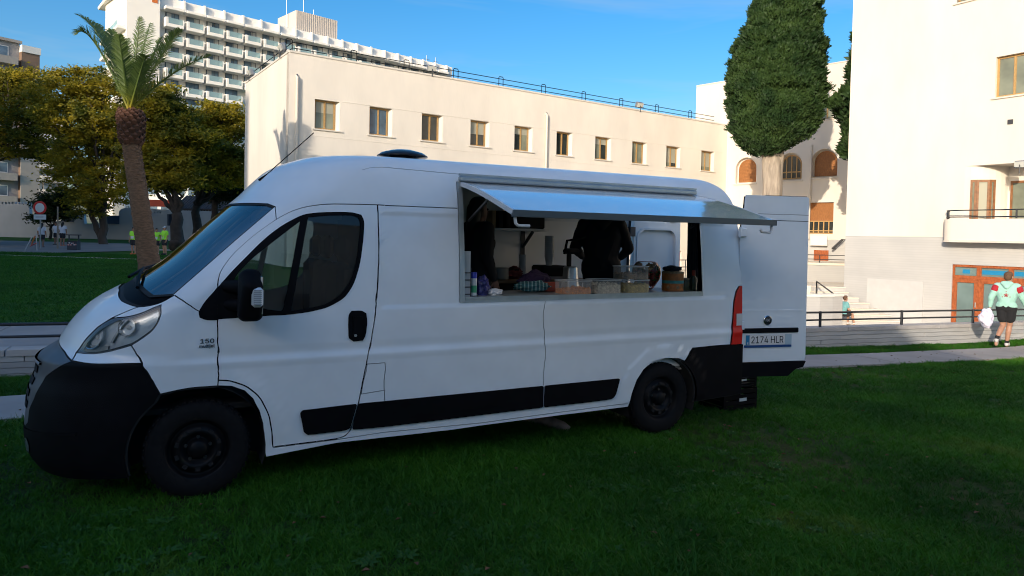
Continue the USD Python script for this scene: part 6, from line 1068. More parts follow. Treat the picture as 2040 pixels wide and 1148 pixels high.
# rear frame
zq = np.linspace(0.62, 2.5, 26); wq = 1.025 - fw0(zq); xq = fxr(zq)
m = MB(); A = np.stack([xq - 0.004, wq + 0.004, zq], 1); B = A + np.stack([0 * zq - 0.0, np.interp(zq, [0.62, 2.2, 2.5], [0.11, 0.12, 0.05]), 0 * zq], 1); C_ = B - [0.10, 0, 0]
k = len(zq); m.add(np.vstack([A, B, C_]), [(i, i + 1, k + i + 1, k + i) for i in range(k - 1)] + [(k + i, k + i + 1, 2 * k + i + 1, 2 * k + i) for i in range(k - 1)]); part(van, 'rear_pillar', m, PAINT)
m = MB(); A2_ = A * [1, -1, 1] + [0, 2.05, 0]; B2_ = A2_ - [0, 0.05, 0]; m.add(np.vstack([A2_, B2_]), [(i, i + 1, k + i + 1, k + i) for i in range(k - 1)]); part(van, 'rear_pillar', m, DARK_METAL)
part(van, 'rear_header', MB().box(5.60, 5.74, 0.35, 1.70, 2.34, 2.46), PAINT); part(van, 'rear_step', MB().box(5.94, 6.06, 0.08, 1.97, 0.36, 0.60, ch=0.02), BLKP)
# hatch frame, flap, hinge rail
part(van, 'hatch_frame', panel(frame_out.difference(hatch_hole), off=0.010, depth=0.05), ALU)
part(van, 'hatch_ledge', MB().box(HX0, HX1, 0.03, 0.30, HZ0 - 0.03, HZ0 - 0.004), ALU)
yb_ = 0.14
part(van, 'hinge_rail', MB().box(HX0 - 0.03, HX1 - 0.02, yb_ - 0.035, yb_ + 0.02, HZ1 + 0.005, HZ1 + 0.05, ch=0.012).box(HX0 - 0.03, HX1 - 0.02, yb_ - 0.02, yb_ + 0.0, HZ1 + 0.052, HZ1 + 0.07), ALU)
ty = np.linspace(0, 1, 15); fy = 0.115 + (-0.847 - 0.115) * ty; fz = 2.296 + (2.035 - 2.296) * ty + 0.018 * np.sin(math.pi * ty ** 0.85) * (1 - 0.25 * ty)
prof_o = np.stack([fy, fz], 1); tn = np.gradient(prof_o, axis=0); tn /= np.linalg.norm(tn, axis=1)[:, None]; nn_ = np.stack([tn[:, 1], -tn[:, 0]], 1); nn_ *= np.sign(nn_[:, 1:2]); prof_i = prof_o - nn_ * 0.022
def sheet(prof, x0, x1, nx=10):
    X = np.linspace(x0, x1, nx); V = np.array([(x, y, z) for x in X for y, z in prof]); k = len(prof); i = (np.arange(nx - 1)[:, None] * k + np.arange(k - 1)).ravel(); return V, np.stack([i, i + 1, i + 1 + k, i + k], 1)
FX0, FX1 = 2.904, 5.47
m = MB(); m.add(*sheet(prof_o, FX0, FX1)); fp = part(van, 'hatch_flap', m, mat('glossy_white_flap', (0.55, 0.58, 0.60), rough=0.10, coat=1.0, spec=1.0), True, label='serving hatch flap propped open as an awning')
part(fp, 'flap_lining', MB().add(*sheet(prof_i, FX0 + 0.01, FX1 - 0.01)), mat('flap_lining', (0.5, 0.51, 0.51), rough=0.7), True)
for x, w in ((FX0, 0.018), (FX1 - 0.018, 0.018)):
    m = MB(); O = np.vstack([prof_o + nn_ * 0.002, (prof_i - nn_ * 0.012)[::-1]]); m.poly(Polygon(O), 0, w, np.array([[0, 1, 0, 0], [0, 0, 1, 0], [1, 0, 0, 0], [x, 0, 0, 1.0]])); part(fp, 'side_trim', m, mat('white_trim', (0.6, 0.61, 0.62), rough=0.5))
m = MB(); m.box(FX0, FX1, prof_o[-1][0] - 0.012, prof_o[-1][0] + 0.02, prof_o[-1][1] - 0.045, prof_o[-1][1] + 0.004); part(fp, 'edge_profile', m, mat('dark_alu_edge', (0.07, 0.09, 0.10), rough=0.4, metal=0.3))
for x in (FX0 + 0.03, FX1 - 0.16):
    y, z = prof_o[-1][0] + 0.02, prof_o[-1][1] - 0.045
    pts_ = [(x, y, z), (x, y - 0.01, z - 0.045), (x + 0.02, y - 0.012, z - 0.062), (x + 0.11, y - 0.012, z - 0.062)] if x < 4 else [(x + 0.13, y, z), (x + 0.12, y - 0.01, z - 0.04), (x + 0.10, y - 0.012, z - 0.06), (x + 0.0, y - 0.012, z - 0.055), (x - 0.01, y - 0.012, z - 0.04)]
    part(fp, 'flap_handle', MB().tube(pts_, 0.012, 8), mat('light_plastic', (0.55, 0.56, 0.56), rough=0.5), True)
for x in (3.0, 5.40): part(van, 'gas_strut', MB().tube([(x, 0.16, 1.98), (x, -0.28, 2.165)], 0.011, 8), DARK_METAL, True)
# wheels
TYRE = mat('tyre', (0.006, 0.006, 0.007), rough=0.8, spec=0.2, var=0.4, vscale=25, bump=0.3, bscale=120)
def wheel(x, y, side):
    R = 0.338; A = frame(np.array([[1, 0, 0], [0, side, 0], [0, 0, 1.0]]), (x, y, R - 0.004))
    w = part(van, 'wheel', MB().lathe([(0.205, 0.01), (0.215, -0.004), (0.26, -0.012), (0.305, -0.004), (0.328, 0.014), (R, 0.045), (R, 0.165), (0.325, 0.19), (0.25, 0.2)], 48, A, 'y'), TYRE, True)
    m = MB()
    for k in range(46):
        a = k * 2 * math.pi / 46; B = frame(np.array([[math.cos(a), 0, -math.sin(a)], [0, 1, 0], [math.sin(a), 0, math.cos(a)]]), (0, 0, 0)) @ A
        m.box(-0.012, 0.012, 0.02, 0.085, R - 0.006, R + 0.006, B); m.box(-0.009, 0.015, 0.095, 0.16, R - 0.006, R + 0.006, B)
    part(w, 'tread', m, TYRE)
    part(w, 'rim', MB().lathe([(0.206, 0.012), (0.198, 0.016), (0.19, 0.045), (0.176, 0.052), (0.165, 0.045), (0.145, 0.02), (0.12, 0.012), (0.105, 0.03), (0.085, 0.05), (0.07, 0.05), (0.062, 0.015), (0.045, 0.0), (0.0, -0.002)], 40, A, 'y'), STEELW, True)
    m = MB()
    for k in range(5):
        a = k * 2 * math.pi / 5 + 0.3; m.lathe([(0, -0.0), (0.012, 0.0), (0.013, 0.03)], 8, frame(None, (0.082 * math.cos(a), 0.035, 0.082 * math.sin(a))) @ A, 'y')
    part(w, 'wheel_nut', m, mat('wheel_nut_steel', (0.05, 0.05, 0.05), rough=0.4, metal=0.5))
    m = MB()
    for k in range(10):
        a = k * 2 * math.pi / 10; B = frame(np.array([[math.cos(a), 0, -math.sin(a)], [0, 1, 0], [math.sin(a), 0, math.cos(a)]]), (0, 0, 0)) @ A; m.box(-0.016, 0.016, 0.010, 0.02, 0.128, 0.152, B)
    part(w, 'rim_slot', m, DARKV)
for x in (0.948, 4.983): wheel(x, 0.05, 1); wheel(x, 2.0, -1)
for xc, r, z in ((0.948, 0.445, 0.335), (4.983, 0.402, 0.325)):
    for y0, y1 in ((0.03, 0.36), (1.69, 2.02)):
        m = MB(); th = np.radians(np.linspace(-20, 200, 26)); a = np.stack([xc + r * np.cos(th), 0 * th + y0, z + r * np.sin(th)], 1); b = a.copy(); b[:, 1] = y1; k = len(th)
        yi = y1 if y0 < 1 else y0; V = np.vstack([a, b, [(xc, yi, z)]]); q0 = k if y0 < 1 else 0
        m.add(V, np.array([(i, i + 1, k + i + 1) for i in range(k - 1)] + [(i, k + i + 1, k + i) for i in range(k - 1)] + [(2 * k, q0 + i, q0 + i + 1) for i in range(k - 1)])); part(van, 'wheel_housing', m, DARKV)
part(van, 'underbody', MB().box(0.25, 0.50, 0.25, 1.8, 0.26, 0.6).box(1.42, 4.52, 0.10, 1.95, 0.30, 0.56).box(5.42, 5.92, 0.14, 1.9, 0.34, 0.56).box(0.5, 5.5, 0.42, 1.63, 0.30, 0.57), DARKV)
part(van, 'axle', MB().tube([(0.948, 0.25, 0.34), (0.948, 1.8, 0.34)], 0.05, 8).tube([(4.983, 0.25, 0.33), (4.983, 1.8, 0.33)], 0.05, 8), DARKV, True)
part(van, 'exhaust', MB().tube([(3.5, 0.5, 0.27), (5.3, 0.55, 0.27), (5.75, 0.5, 0.28), (6.0, 0.5, 0.28)], 0.03, 8), mat('rusty_exhaust', (0.16, 0.12, 0.09), rough=0.7, metal=0.4), True)
# mirror
mc = np.array([1.21, -0.13, 1.355])
hull = lambda pts, n=12: (lambda L: m3.Manifold.batch_hull(L))([m3.Manifold.sphere(r, n).translate(tuple(map(float, c))) for c, r in pts])
_m = lambda px, py, y=-0.15: (lambda d, o: o + d * (y - o[1]) / d[1])(VR.T @ ray(px, py), VR.T @ (EYE - VT))
ma, mb_, mc = _m(473, 536), _m(526, 534), _m(500, 640); mw = mb_[0] - ma[0]; zt_, zb_ = ma[2], mc[2]; x_l, x_r = ma[0], mb_[0]
mir = part(van, 'mirror', hull([((x_l + .07, -.15, zt_ - .065), .065), ((x_r - .075, -.15, zt_ - .06), .06), ((x_l + .055, -.17, zb_ + .055), .055), ((x_r - .055, -.17, zb_ + .05), .05), ((x_l + .08, -.22, zt_ - .12), .06), ((x_r - .06, -.22, zt_ - .14), .05), ((x_l + .07, -.04, zt_ - .1), .05), ((x_r - .06, -.02, zt_ - .1), .05), ((x_l + .06, -.05, zb_ + .07), .05), ((x_r - .06, -.03, zb_ + .06), .045)], 24), BLKP, 50)
part(mir, 'mirror_arm', hull([((x_l - .05, .05, zt_ - .13), .045), ((x_l + .06, -.06, zt_ - .13), .05)]) + hull([((x_l - .04, .05, zb_ + .10), .04), ((x_l + .06, -.06, zb_ + .10), .045)]), BLKP, 40)
part(mir, 'mirror_glass', MB().box(x_r - 0.03, x_r - 0.012, -0.21, -0.04, zb_ + 0.05, zt_ - 0.05, ch=0.003), CHROME)
i0, i1 = _m(501, 613, -.27), _m(525, 573, -.27)
ind = part(mir, 'indicator', MB().box(i0[0], i1[0], -0.286, -0.19, i0[2], i1[2], ch=0.018), mat('indicator_lens', (0.66, 0.70, 0.73), rough=0.12, metal=0.3))
m = MB()
for k in range(8): m.box(i0[0] + .012, i1[0] - .012, -0.2895, -0.2855, i0[2] + (i1[2] - i0[2]) * (.14 + .1 * k), i0[2] + (i1[2] - i0[2]) * (.18 + .1 * k))
part(ind, 'lens_rib', m, mat('indicator_rib', (0.25, 0.27, 0.3), rough=0.3))
# wipers, aerial, roof vent
for (a, b) in (((0.62, 0.55), (1.02, 1.30)), ((0.60, 1.2), (0.95, 1.75))):
    za = 1.455; p0 = np.array([a[0], a[1], 1.43]); s_a, z_a = 0.55, 1.47
    q = [skin(np.array([s]), np.array([z]), 0.022)[0] for s, z in (((0.62, 1.43), (0.35, 1.50), (0.02, 1.54)) if a[1] < 1 else ((0.05, 1.47), (-0.25, 1.52), (-0.5, 1.54)))]
    part(van, 'wiper', MB().tube(q, 0.012, 6), BLKP, True)
q = skin(np.array([0.3]), np.array([2.27]), 0.0)[0]; ab_ = part(van, 'aerial', MB().tube([q + (0, 0, 0.0), q + (0.42, 0.0, 0.42)], 0.004, 5).tube([q + (0, 0, -0.005), q + (0.06, 0, 0.05)], [0.02, 0.012], 8), BLKP, True)
vp = np.array([2.62, 0.80, 2.53])
rv = part(van, 'roof_vent', MB().lathe([(0, 0.085), (0.10, 0.08), (0.19, 0.055), (0.225, 0.03), (0.225, 0.022), (0.15, 0.016), (0.13, 0.0), (0.13, -0.03)], 32, frame(None, vp)), mat('gloss_black_plastic', (0.01, 0.01, 0.012), rough=0.15), True)
# cab: seats, dashboard, wheel, floor
CLOTH = mat('dark_seat_cloth', (0.03, 0.033, 0.04), rough=0.9)
for y in (0.45, 1.05, 1.55):
    st_ = part(van, 'seat', MB().box(1.45, 1.95, y - 0.24, y + 0.24, 0.85, 1.02, ch=0.05), CLOTH); part(st_, 'backrest', MB().box(1.93, 2.06, y - 0.23, y + 0.23, 1.0, 1.62, ch=0.05), CLOTH); part(st_, 'headrest', MB().box(1.97, 2.06, y - 0.13, y + 0.13, 1.64, 1.84, ch=0.04), CLOTH)
part(van, 'dashboard', MB().box(0.80, 1.15, 0.2, 1.85, 0.7, 1.30, ch=0.06), BLKP); part(van, 'cab_floor', MB().box(0.6, 2.3, 0.15, 1.9, 0.58, 0.62), DARKV)
th = np.linspace(0, 2 * math.pi, 25); part(van, 'steering_wheel', MB().tube(np.stack([1.30 + 0.09 * np.sin(th), 0.45 + 0.2 * np.cos(th), 1.27 + 0.18 * np.sin(th)], 1), 0.016, 8).tube([(1.30, 0.26, 1.27), (1.30, 0.64, 1.27)], 0.014, 6).tube([(1.3, 0.45, 1.27), (1.15, 0.45, 1.15)], 0.025, 6), BLKP, True)
# badge lettering
p = skin(np.array([1.405]), np.array([1.085]), 0.0)[0]
BADGE = mat('badge_grey', (0.10, 0.11, 0.12), rough=0.3, metal=0.5)
def letters(text, h, P, A3, bold=False, width=None):
    tm = meshkit.text_mesh(text, h, 0.003, bold=bold)
    if width: s = width / (tm.bounds[1][0] - tm.bounds[0][0]); tm.apply_scale([s, 1, 1])
    return MB().tm(tm, frame(A3, P))
YF = np.array([[1, 0, 0], [0, 0, -1], [0, 1, 0.0]])
part(fnd, 'badge', letters('150', 0.030, skin(np.array([1.432]), np.array([1.078]), 0.003)[0], YF, True, 0.088), BADGE)
part(fnd, 'badge', letters('multijet', 0.022, skin(np.array([1.418]), np.array([1.048]), 0.003)[0], YF, True, 0.098), BADGE)
# ---------------------------------------------------------------- rear doors
def rear_door(hx, hy, ang, near):
    d = np.array([math.sin(ang), math.cos(ang), 0.0]); nrm = np.array([math.cos(ang), -math.sin(ang), 0.0])   # along the door, and its outer face
    if not near: nrm = -nrm
    A = np.eye(4); A[0, :3] = d; A[1, :3] = (0, 0, 1); A[2, :3] = np.cross(d, (0, 0, 1)); A[3, :3] = (hx, hy, 0); so = 1.0 if np.dot(A[2, :3], nrm) > 0 else -1.0
    return A, so
dA, so = rear_door(5.960, 0.050, 1.79574, True)
W_, ZB, ZT = 0.80, 0.616, 2.329
out_P = Polygon([(0.045, ZB), (W_ - 0.012, ZB), (W_, ZB + 0.04), (W_, ZT - 0.015), (W_ - 0.02, ZT), (0.055, ZT), (0.045, 2.2), (0.0, 1.9), (0.0, ZB + 0.01)])
o = so
def dbox(a, b, c, d_, e, f): return (a, b, c, d_, *(sorted((o * e, o * f))))
rd = part(van, 'rear_door', MB().poly(out_P.difference(LineString([(-.1, 2.075), (1, 2.075)]).buffer(0.0035)).difference(LineString([(-.1, 2.14), (1, 2.14)]).buffer(0.0022)), *sorted((0.0, -o * 0.012)), dA), PAINT, label='left rear door swung open with the number plate')
part(rd, 'door_core', MB().poly(out_P.buffer(-0.012), *sorted((-o * 0.013, -o * 0.055)), dA), SEALM)
part(rd, 'edge_seal', MB().poly(out_P.buffer(0.006).difference(out_P.buffer(-0.02)).intersection(rect(0.3, 0, 2, 3)), *sorted((-o * 0.0125, -o * 0.07)), dA), RUB)
part(rd, 'pressing', MB().box(*dbox(0.04, W_ - 0.03, 1.135, 1.15, 0.0, 0.003), dA), PAINT)
part(rd, 'lower_trim', MB().poly(Polygon([(0.0, ZB - 0.006), (W_, ZB - 0.006), (W_ - 0.03, ZB - 0.065), (W_ - 0.12, ZB - 0.085), (W_ - 0.21, ZB - 0.155), (0.0, ZB - 0.15)]), *sorted((o * 0.01, -o * 0.05)), dA), BLKP)
part(rd, 'plate_lamp_bar', MB().box(*dbox(0.005, 0.70, 0.915, 0.965, 0.001, 0.022), dA, ch=0.008), BLKP)
np_ = part(rd, 'number_plate', MB().box(*dbox(0.085, 0.545, 0.79, 0.895, 0.001, 0.008), dA), mat('plate_white', (0.72, 0.70, 0.68), rough=0.4))
part(np_, 'plate_frame', MB().box(*dbox(0.072, 0.62, 0.765, 0.7885, 0.001, 0.012), dA), mat('plate_blue', (0.015, 0.07, 0.22), rough=0.4))
part(np_, 'blue_band', MB().box(*dbox(0.087, 0.130, 0.792, 0.893, 0.0081, 0.0095), dA), mat('plate_band_blue', (0.02, 0.22, 0.42), rough=0.4))
LA = dA.copy()
def door_text(text, h, x, z, width, outd, mt, par, name='lettering', bold=False):
    tm = meshkit.text_mesh(text, h, 0.002, bold=bold); tm.apply_scale([width / (tm.bounds[1][0] - tm.bounds[0][0]), 1, 1]); tm.apply_translation([x - tm.bounds[0][0], z, outd if o > 0 else -outd])
    part(par, name, MB().tm(tm, dA), mt)
BLKI = mat('black_plate_ink', (0.012, 0.012, 0.014), rough=0.5)
door_text('2174 HLR', 0.070, 0.150, 0.809, 0.375, 0.0085, BLKI, np_)
door_text('E', 0.022, 0.101, 0.800, 0.016, 0.010, mat('plate_white', (0.7, 0.7, 0.7)), np_)
tp = part(rd, 'clear_tape', MB().box(*dbox(0.548, 0.625, 0.792, 0.898, 0.001, 0.006), dA), mat('pale_blue_tape', (0.45, 0.56, 0.62), rough=0.25))
em = part(rd, 'emblem', MB().lathe([(0, 0.014), (0.038, 0.013), (0.043, 0.010), (0.043, 0.0)], 28, frame(None, (0.335, 1.045, 0.0)) @ dA if o > 0 else frame(np.diag([1, 1, -1.0]), (0.335, 1.045, 0.0)) @ dA), mat('emblem_dark', (0.015, 0.018, 0.022), rough=0.25), True)
part(em, 'emblem_ring', MB().lathe([(0.043, 0.0), (0.050, 0.004), (0.050, 0.012), (0.043, 0.016)], 28, frame(None, (0.335, 1.045, 0.0)) @ dA if o > 0 else frame(np.diag([1, 1, -1.0]), (0.335, 1.045, 0)) @ dA), CHROME, True)
door_text('FIAT', 0.026, 0.309, 1.033, 0.052, 0.0145, mat('emblem_silver', (0.5, 0.5, 0.52), rough=0.3, metal=0.6), em, bold=True)
for z in (1.90, 0.95): part(rd, 'hinge', MB().box(*dbox(-0.03, 0.06, z, z + 0.09, 0.002, 0.03), dA, ch=0.008).tube([np.array([-0.02, z - 0.01, o * 0.03]), np.array([-0.02, z + 0.1, o * 0.03])], 0.012, 8, A=dA), PAINT)
# right door, its inner face towards the hatch
eA, so2 = rear_door(6.005, 1.995, math.pi / 2, False); o = 1.0 if np.dot(eA[2, :3], [0, -1, 0]) > 0 else -1.0
rd2 = part(van, 'rear_door', MB().poly(rect(0.05, 0.64, 0.80, 2.30).buffer(-0.03).buffer(0.03), *sorted((0.0, -o * 0.03)), eA), PAINT, label='right rear door standing open, its inner face towards the hatch')
recs = rect(0.11, 1.25, 0.73, 2.0).buffer(-0.12).buffer(0.12)
part(rd2, 'inner_frame', MB().poly(rect(0.05, 0.64, 0.80, 2.30).buffer(-0.03).buffer(0.03).difference(recs).difference(rect(0.14, 0.75, 0.7, 1.12)).difference(rect(0.14, 2.09, 0.55, 2.2)), *sorted((o * 0.001, o * 0.045)), eA), PAINT)
part(rd2, 'inner_rim', MB().poly(recs.buffer(0.02).difference(recs.buffer(-0.012)), *sorted((o * 0.046, o * 0.056)), eA), PAINT)
part(rd2, 'latch', MB().box(0.62, 0.70, 2.10, 2.19, *sorted((o * 0.046, o * 0.07)), eA), DARKV)
for z in (1.90, 1.0): part(rd2, 'hinge', MB().box(-0.05, 0.06, z, z + 0.12, *sorted((o * 0.0, o * 0.06)), eA), DARK_METAL)
# ---------------------------------------------------------------- on the counter and inside the van
def van_pt(px, py, y): d = VR.T @ ray(px, py); o = VR.T @ (EYE - VT); return o + d * (y - o[1]) / d[1]
def vthing(name, label, cat, px, y, z=None, group=None, rz=0.0): p = van_pt(px, 575, y); return thing(name, label, cat, (p[0], y, (HZ0 - 0.004) if z is None else z), rz, group, VAN_F)
DISHM = mat('steel_container', (0.55, 0.55, 0.54), rough=0.25, metal=0.8, var=0.08, vscale=20)
CLEARP = usdkit.material(stage, '/World/Looks/clear_plastic', {'d': ('principled_bsdf', {'base_color': (0.85, 0.85, 0.83), 'roughness': 0.12}), 't': ('transparent_bsdf', {'color': (0.95, 0.95, 0.95)}), 'm': ('mix_closure', {'fac': 0.93})}, [('d.BSDF', 'm.closure1'), ('t.BSDF', 'm.closure2')], surface='m.closure'); JARG = glass('jar_glass', (0.95, 0.97, 0.97), ior=1.25)
FOODS = {k: mat('food_' + k, c, rough=0.7, var=0.5, vscale=45, bump=0.5, bscale=60) for k, c in (('orange', (0.85, 0.22, 0.03)), ('beige', (0.72, 0.54, 0.38)), ('brown', (0.30, 0.18, 0.09)), ('yellow', (0.5, 0.33, 0.06)), ('red', (0.32, 0.04, 0.02)), ('green', (0.05, 0.10, 0.02)))}
ctr = thing('counter', 'dark work counter inside the van under the hatch opening', 'counter', base=VAN_F)
part(ctr, 'counter_top', MB().box(2.95, 5.44, 0.118, 0.70, HZ0 - 0.045, HZ0 - 0.006, ch=0.008), mat('counter_steel', (0.22, 0.23, 0.24), rough=0.35, metal=0.5)); part(ctr, 'counter_body', MB().box(2.95, 5.44, 0.13, 0.66, 0.62, HZ0 - 0.047), DARKV)
bk = thing('back_worktop', 'long worktop against the inner wall of the van under the shelf', 'counter', base=VAN_F)
part(bk, 'worktop', MB().box(3.25, 5.05, 1.45, 1.90, 1.36, 1.40, ch=0.006), mat('wood_worktop', (0.22, 0.13, 0.07), rough=0.6, var=0.2, vscale=6, stretch=(0.3, 4, 4))); part(bk, 'cabinet', MB().box(3.3, 5.0, 1.50, 1.90, 0.62, 1.358), DARKV)
def tub(px, y, w, h, food, label, z=None, fill=0.5):
    y -= 0.08
    t = vthing('food_container', label, 'food container', px, y, z, None); d = 0.20
    o = Polygon([(-w / 2, -d / 2), (w / 2, -d / 2), (w / 2, d / 2), (-w / 2, d / 2)]).buffer(-0.055).buffer(0.075)
    part(t, 'tub', MB().poly(o.difference(o.buffer(-0.003)), 0.003, h).poly(o, 0, 0.003), CLEARP)
    fm = MB(); fm.poly(o.buffer(-0.005), 0.004, h * fill * 0.85); rg = np.random.default_rng(int(px))
    for _ in range(60):
        b_ = trimesh.creation.icosphere(1, 0.014 * rg.uniform(0.7, 1.3)); fm.add(b_.vertices * rg.uniform(0.6, 1.5, 3) + np.array([rg.uniform(-w / 2 + .01, w / 2 - .01), rg.uniform(-d / 2 + .005, d / 2 - .01), h * fill * 0.85]), b_.faces)
    part(t, 'food', fm, FOODS[food]); part(t, 'rim', MB().poly(o.buffer(0.006).difference(o.buffer(-0.004)), h - 0.008, h), mat('clear_rim', (0.6, 0.61, 0.61), rough=0.2))
    return t
tub(1142, 0.26, 0.27, 0.125, 'orange', 'clear food tub with orange filling, left of the row on the hatch ledge', fill=0.42)
tub(1202, 0.26, 0.26, 0.13, 'beige', 'clear food tub with beige filling in the middle of the row on the ledge', fill=0.72)
tub(1259, 0.26, 0.26, 0.125, 'yellow', 'clear food tub with yellowish filling under another tub', fill=0.7)
tub(1256, 0.25, 0.27, 0.125, 'brown', 'clear food tub with brown filling stacked on top of another tub', z=HZ0 + 0.124, fill=0.45)
bw = vthing('glass_bowl', 'round glass bowl with lid full of red and green salad behind the stacked tubs', 'bowl', 1287, 0.44)
pr = [(0.0, 0.003), (0.06, 0.004), (0.075, 0.02), (0.10, 0.055), (0.135, 0.11), (0.148, 0.17), (0.138, 0.23), (0.105, 0.275), (0.085, 0.285)]
part(bw, 'bowl', MB().lathe(pr, 32), JARG, True)
rng = np.random.default_rng(4)
for nm, z0_, z1_, n_ in (('red', 0.05, 0.20, 170), ('green', 0.08, 0.22, 80), ('brown', 0.19, 0.255, 50)):
    m = MB()
    for _ in range(n_):
        z = rng.uniform(z0_, z1_); R_ = np.interp(z, [p_[1] for p_ in pr], [p_[0] for p_ in pr]) - 0.024; a = rng.uniform(0, 6.28); r_ = R_ * rng.random() ** 0.25; c = np.array([r_ * math.cos(a), r_ * math.sin(a), z]); b_ = trimesh.creation.icosphere(1, 0.018 * rng.uniform(0.7, 1.3)); m.add(b_.vertices * rng.uniform(0.5, 1.3, 3) + c, b_.faces)
    part(bw, 'salad', m, FOODS[nm])
tn_ = vthing('painted_tin', 'round painted tin with orange and turquoise bands at the right end of the ledge', 'tin', 1340, 0.25)
for z0_, z1_, c in ((0, 0.075, 'orange_band'), (0.0755, 0.105, 'turquoise_band'), (0.1055, 0.19, 'orange_band_2')): part(tn_, 'band', MB().lathe([(0.105, z0_), (0.107, z0_ + 0.003), (0.107, z1_ - 0.003), (0.105, z1_)], 28), mat(c[:-2] if c.endswith('_2') else c, (0.42, 0.13, 0.025) if 'orange' in c else (0.06, 0.30, 0.27), rough=0.5, var=0.3, vscale=25), True)
part(tn_, 'lid', MB().lathe([(0, 0.196), (0.09, 0.195), (0.109, 0.191), (0.109, 0.175)], 28), FOODS['brown'], True)
m = MB()
for k in range(7): a = k * 2 * math.pi / 7; m.lathe([(0, 0.003), (0.016, 0.002), (0.017, -0.002)], 10, frame(np.array([[-math.sin(a), 0, math.cos(a)], [math.cos(a), 0, math.sin(a)], [0, 1, 0]]), (0.107 * math.cos(a), 0.107 * math.sin(a), 0.04)))
part(tn_, 'painted_dot', m, FOODS['brown'])
def cloth_blob(name, label, cat, px, y, dims, m_, seed, z=None):
    rng = np.random.default_rng(seed); s = trimesh.creation.icosphere(4); v = s.vertices.copy(); v += (meshkit.fbm(v * 2.2 + seed, 4, seed)[:, None] - 0.5) * 0.9 * v; v *= np.array(dims) / 2; v[:, 2] = np.maximum(v[:, 2] + dims[2] * 0.42, 0.0)
    p = van_pt(px, 575, y); return top_at(name, label, cat, (v, s.faces), m_, (p[0], y, HZ0 - 0.004 if z is None else z))
def top_at(name, label, cat, m_, material, loc, smooth=True, group=None):
    v, f = m_ if isinstance(m_, tuple) else m_.get(); w = (np.c_[v + np.array(loc), np.ones(len(v))] @ VAN_F)[:, :3]
    return top(name, label, cat, (w, f), material, smooth, group)
cloth_blob('cloth', 'black wrinkled cloth lying on top of the painted tin', 'cloth', 1338, 0.26, (0.20, 0.16, 0.06), mat('black_cloth', (0.012, 0.012, 0.014), rough=0.9), 3, HZ0 + 0.19)
cloth_blob('napkin', 'crumpled white paper napkin at the left end of the hatch ledge', 'napkin', 986, 0.22, (0.13, 0.10, 0.06), mat('white_paper', (0.72, 0.72, 0.73), rough=0.8), 5)
cloth_blob('snack_bag', 'dark blue crumpled bag beside the spray can', 'bag', 961, 0.22, (0.12, 0.10, 0.17), mat('dark_blue_foil', (0.03, 0.03, 0.14), rough=0.3, var=0.7, vscale=18), 6)
sc_ = vthing('spray_can', 'spray can with a blue cap and green label at the left edge of the hatch', 'spray can', 943.5, 0.17)
part(sc_, 'can', MB().lathe([(0, 0), (0.026, 0.002), (0.028, 0.008), (0.028, 0.15), (0.02, 0.162)], 20), mat('white_can', (0.6, 0.62, 0.62), rough=0.25), True); part(sc_, 'label', MB().lathe([(0.0285, 0.03), (0.0287, 0.04), (0.0287, 0.085), (0.0285, 0.09)], 20), mat('green_label', (0.04, 0.32, 0.16), rough=0.4), True); part(sc_, 'cap', MB().lathe([(0.027, 0.15), (0.028, 0.156), (0.027, 0.20), (0, 0.203)], 20), mat('blue_cap', (0.02, 0.04, 0.42), rough=0.3), True)
rk = vthing('wire_rack', 'small dark wire rack fixed inside the left edge of the hatch', 'rack', 931, 0.12)
m = MB()
for z in (0.02, 0.08, 0.14, 0.20): m.tube([(-0.03, 0, z), (0.03, 0, z)], 0.004, 5)
for x in (-0.03, 0.03): m.tube([(x, 0, 0), (x, 0, 0.24)], 0.004, 5)
part(rk, 'wires', m, DARK_METAL); part(rk, 'back_plate', MB().box(-0.03, 0.03, 0.01, 0.02, 0, 0.38), mat('white_card', (0.6, 0.62, 0.63), rough=0.6))
cloth_blob('patterned_towel', 'teal cloth with pale stripes lying in the middle of the counter', 'towel', 1060, 0.46, (0.34, 0.22, 0.10), usdkit.material(stage, '/World/Looks/teal_stripes', {'g': ('texture_coordinate', {}), 'w': ('wave_texture', {'scale': 9.0, 'distortion': 2.0}), 'r': ('rgb_ramp', {'ramp': [(0, (0.02, 0.11, 0.13)), (0.7, (0.02, 0.11, 0.13)), (0.85, (0.25, 0.38, 0.40))]}), 'p': ('principled_bsdf', {'roughness': 0.85})}, [('g.object', 'w.vector'), ('w.fac', 'r.fac'), ('r.color', 'p.base_color')], surface='p.BSDF'), 8, HZ0 + 0.005)
cloth_blob('purple_bag', 'dark purple bag behind the teal cloth on the counter', 'bag', 1066, 0.62, (0.32, 0.18, 0.20), mat('purple_cloth', (0.035, 0.015, 0.06), rough=0.8), 9, HZ0 + 0.0)
bx_ = vthing('red_box', 'small red box beside the teal cloth on the counter', 'box', 1097, 0.50); part(bx_, 'carton', MB().box(-0.07, 0.07, -0.04, 0.04, 0, 0.085, ch=0.003), mat('red_carton', (0.45, 0.08, 0.04), rough=0.5)); part(bx_, 'carton_flap', MB().box(-0.071, 0.071, -0.041, -0.02, 0.086, 0.089), mat('red_carton', (0.45, 0.08, 0.04)))
def cup_stack(px, y, z, n, label, r=0.04):
    t = vthing('cup_stack', label, 'cups', px, y, z)
    for k in range(n): part(t, 'cup', MB().lathe([(r * 0.62, k * 0.022), (r, k * 0.022 + 0.11), (r * 0.97, k * 0.022 + 0.112), (r * 0.6, k * 0.022 + 0.006)], 18), mat('translucent_cup', (0.55, 0.57, 0.58), rough=0.2), True)
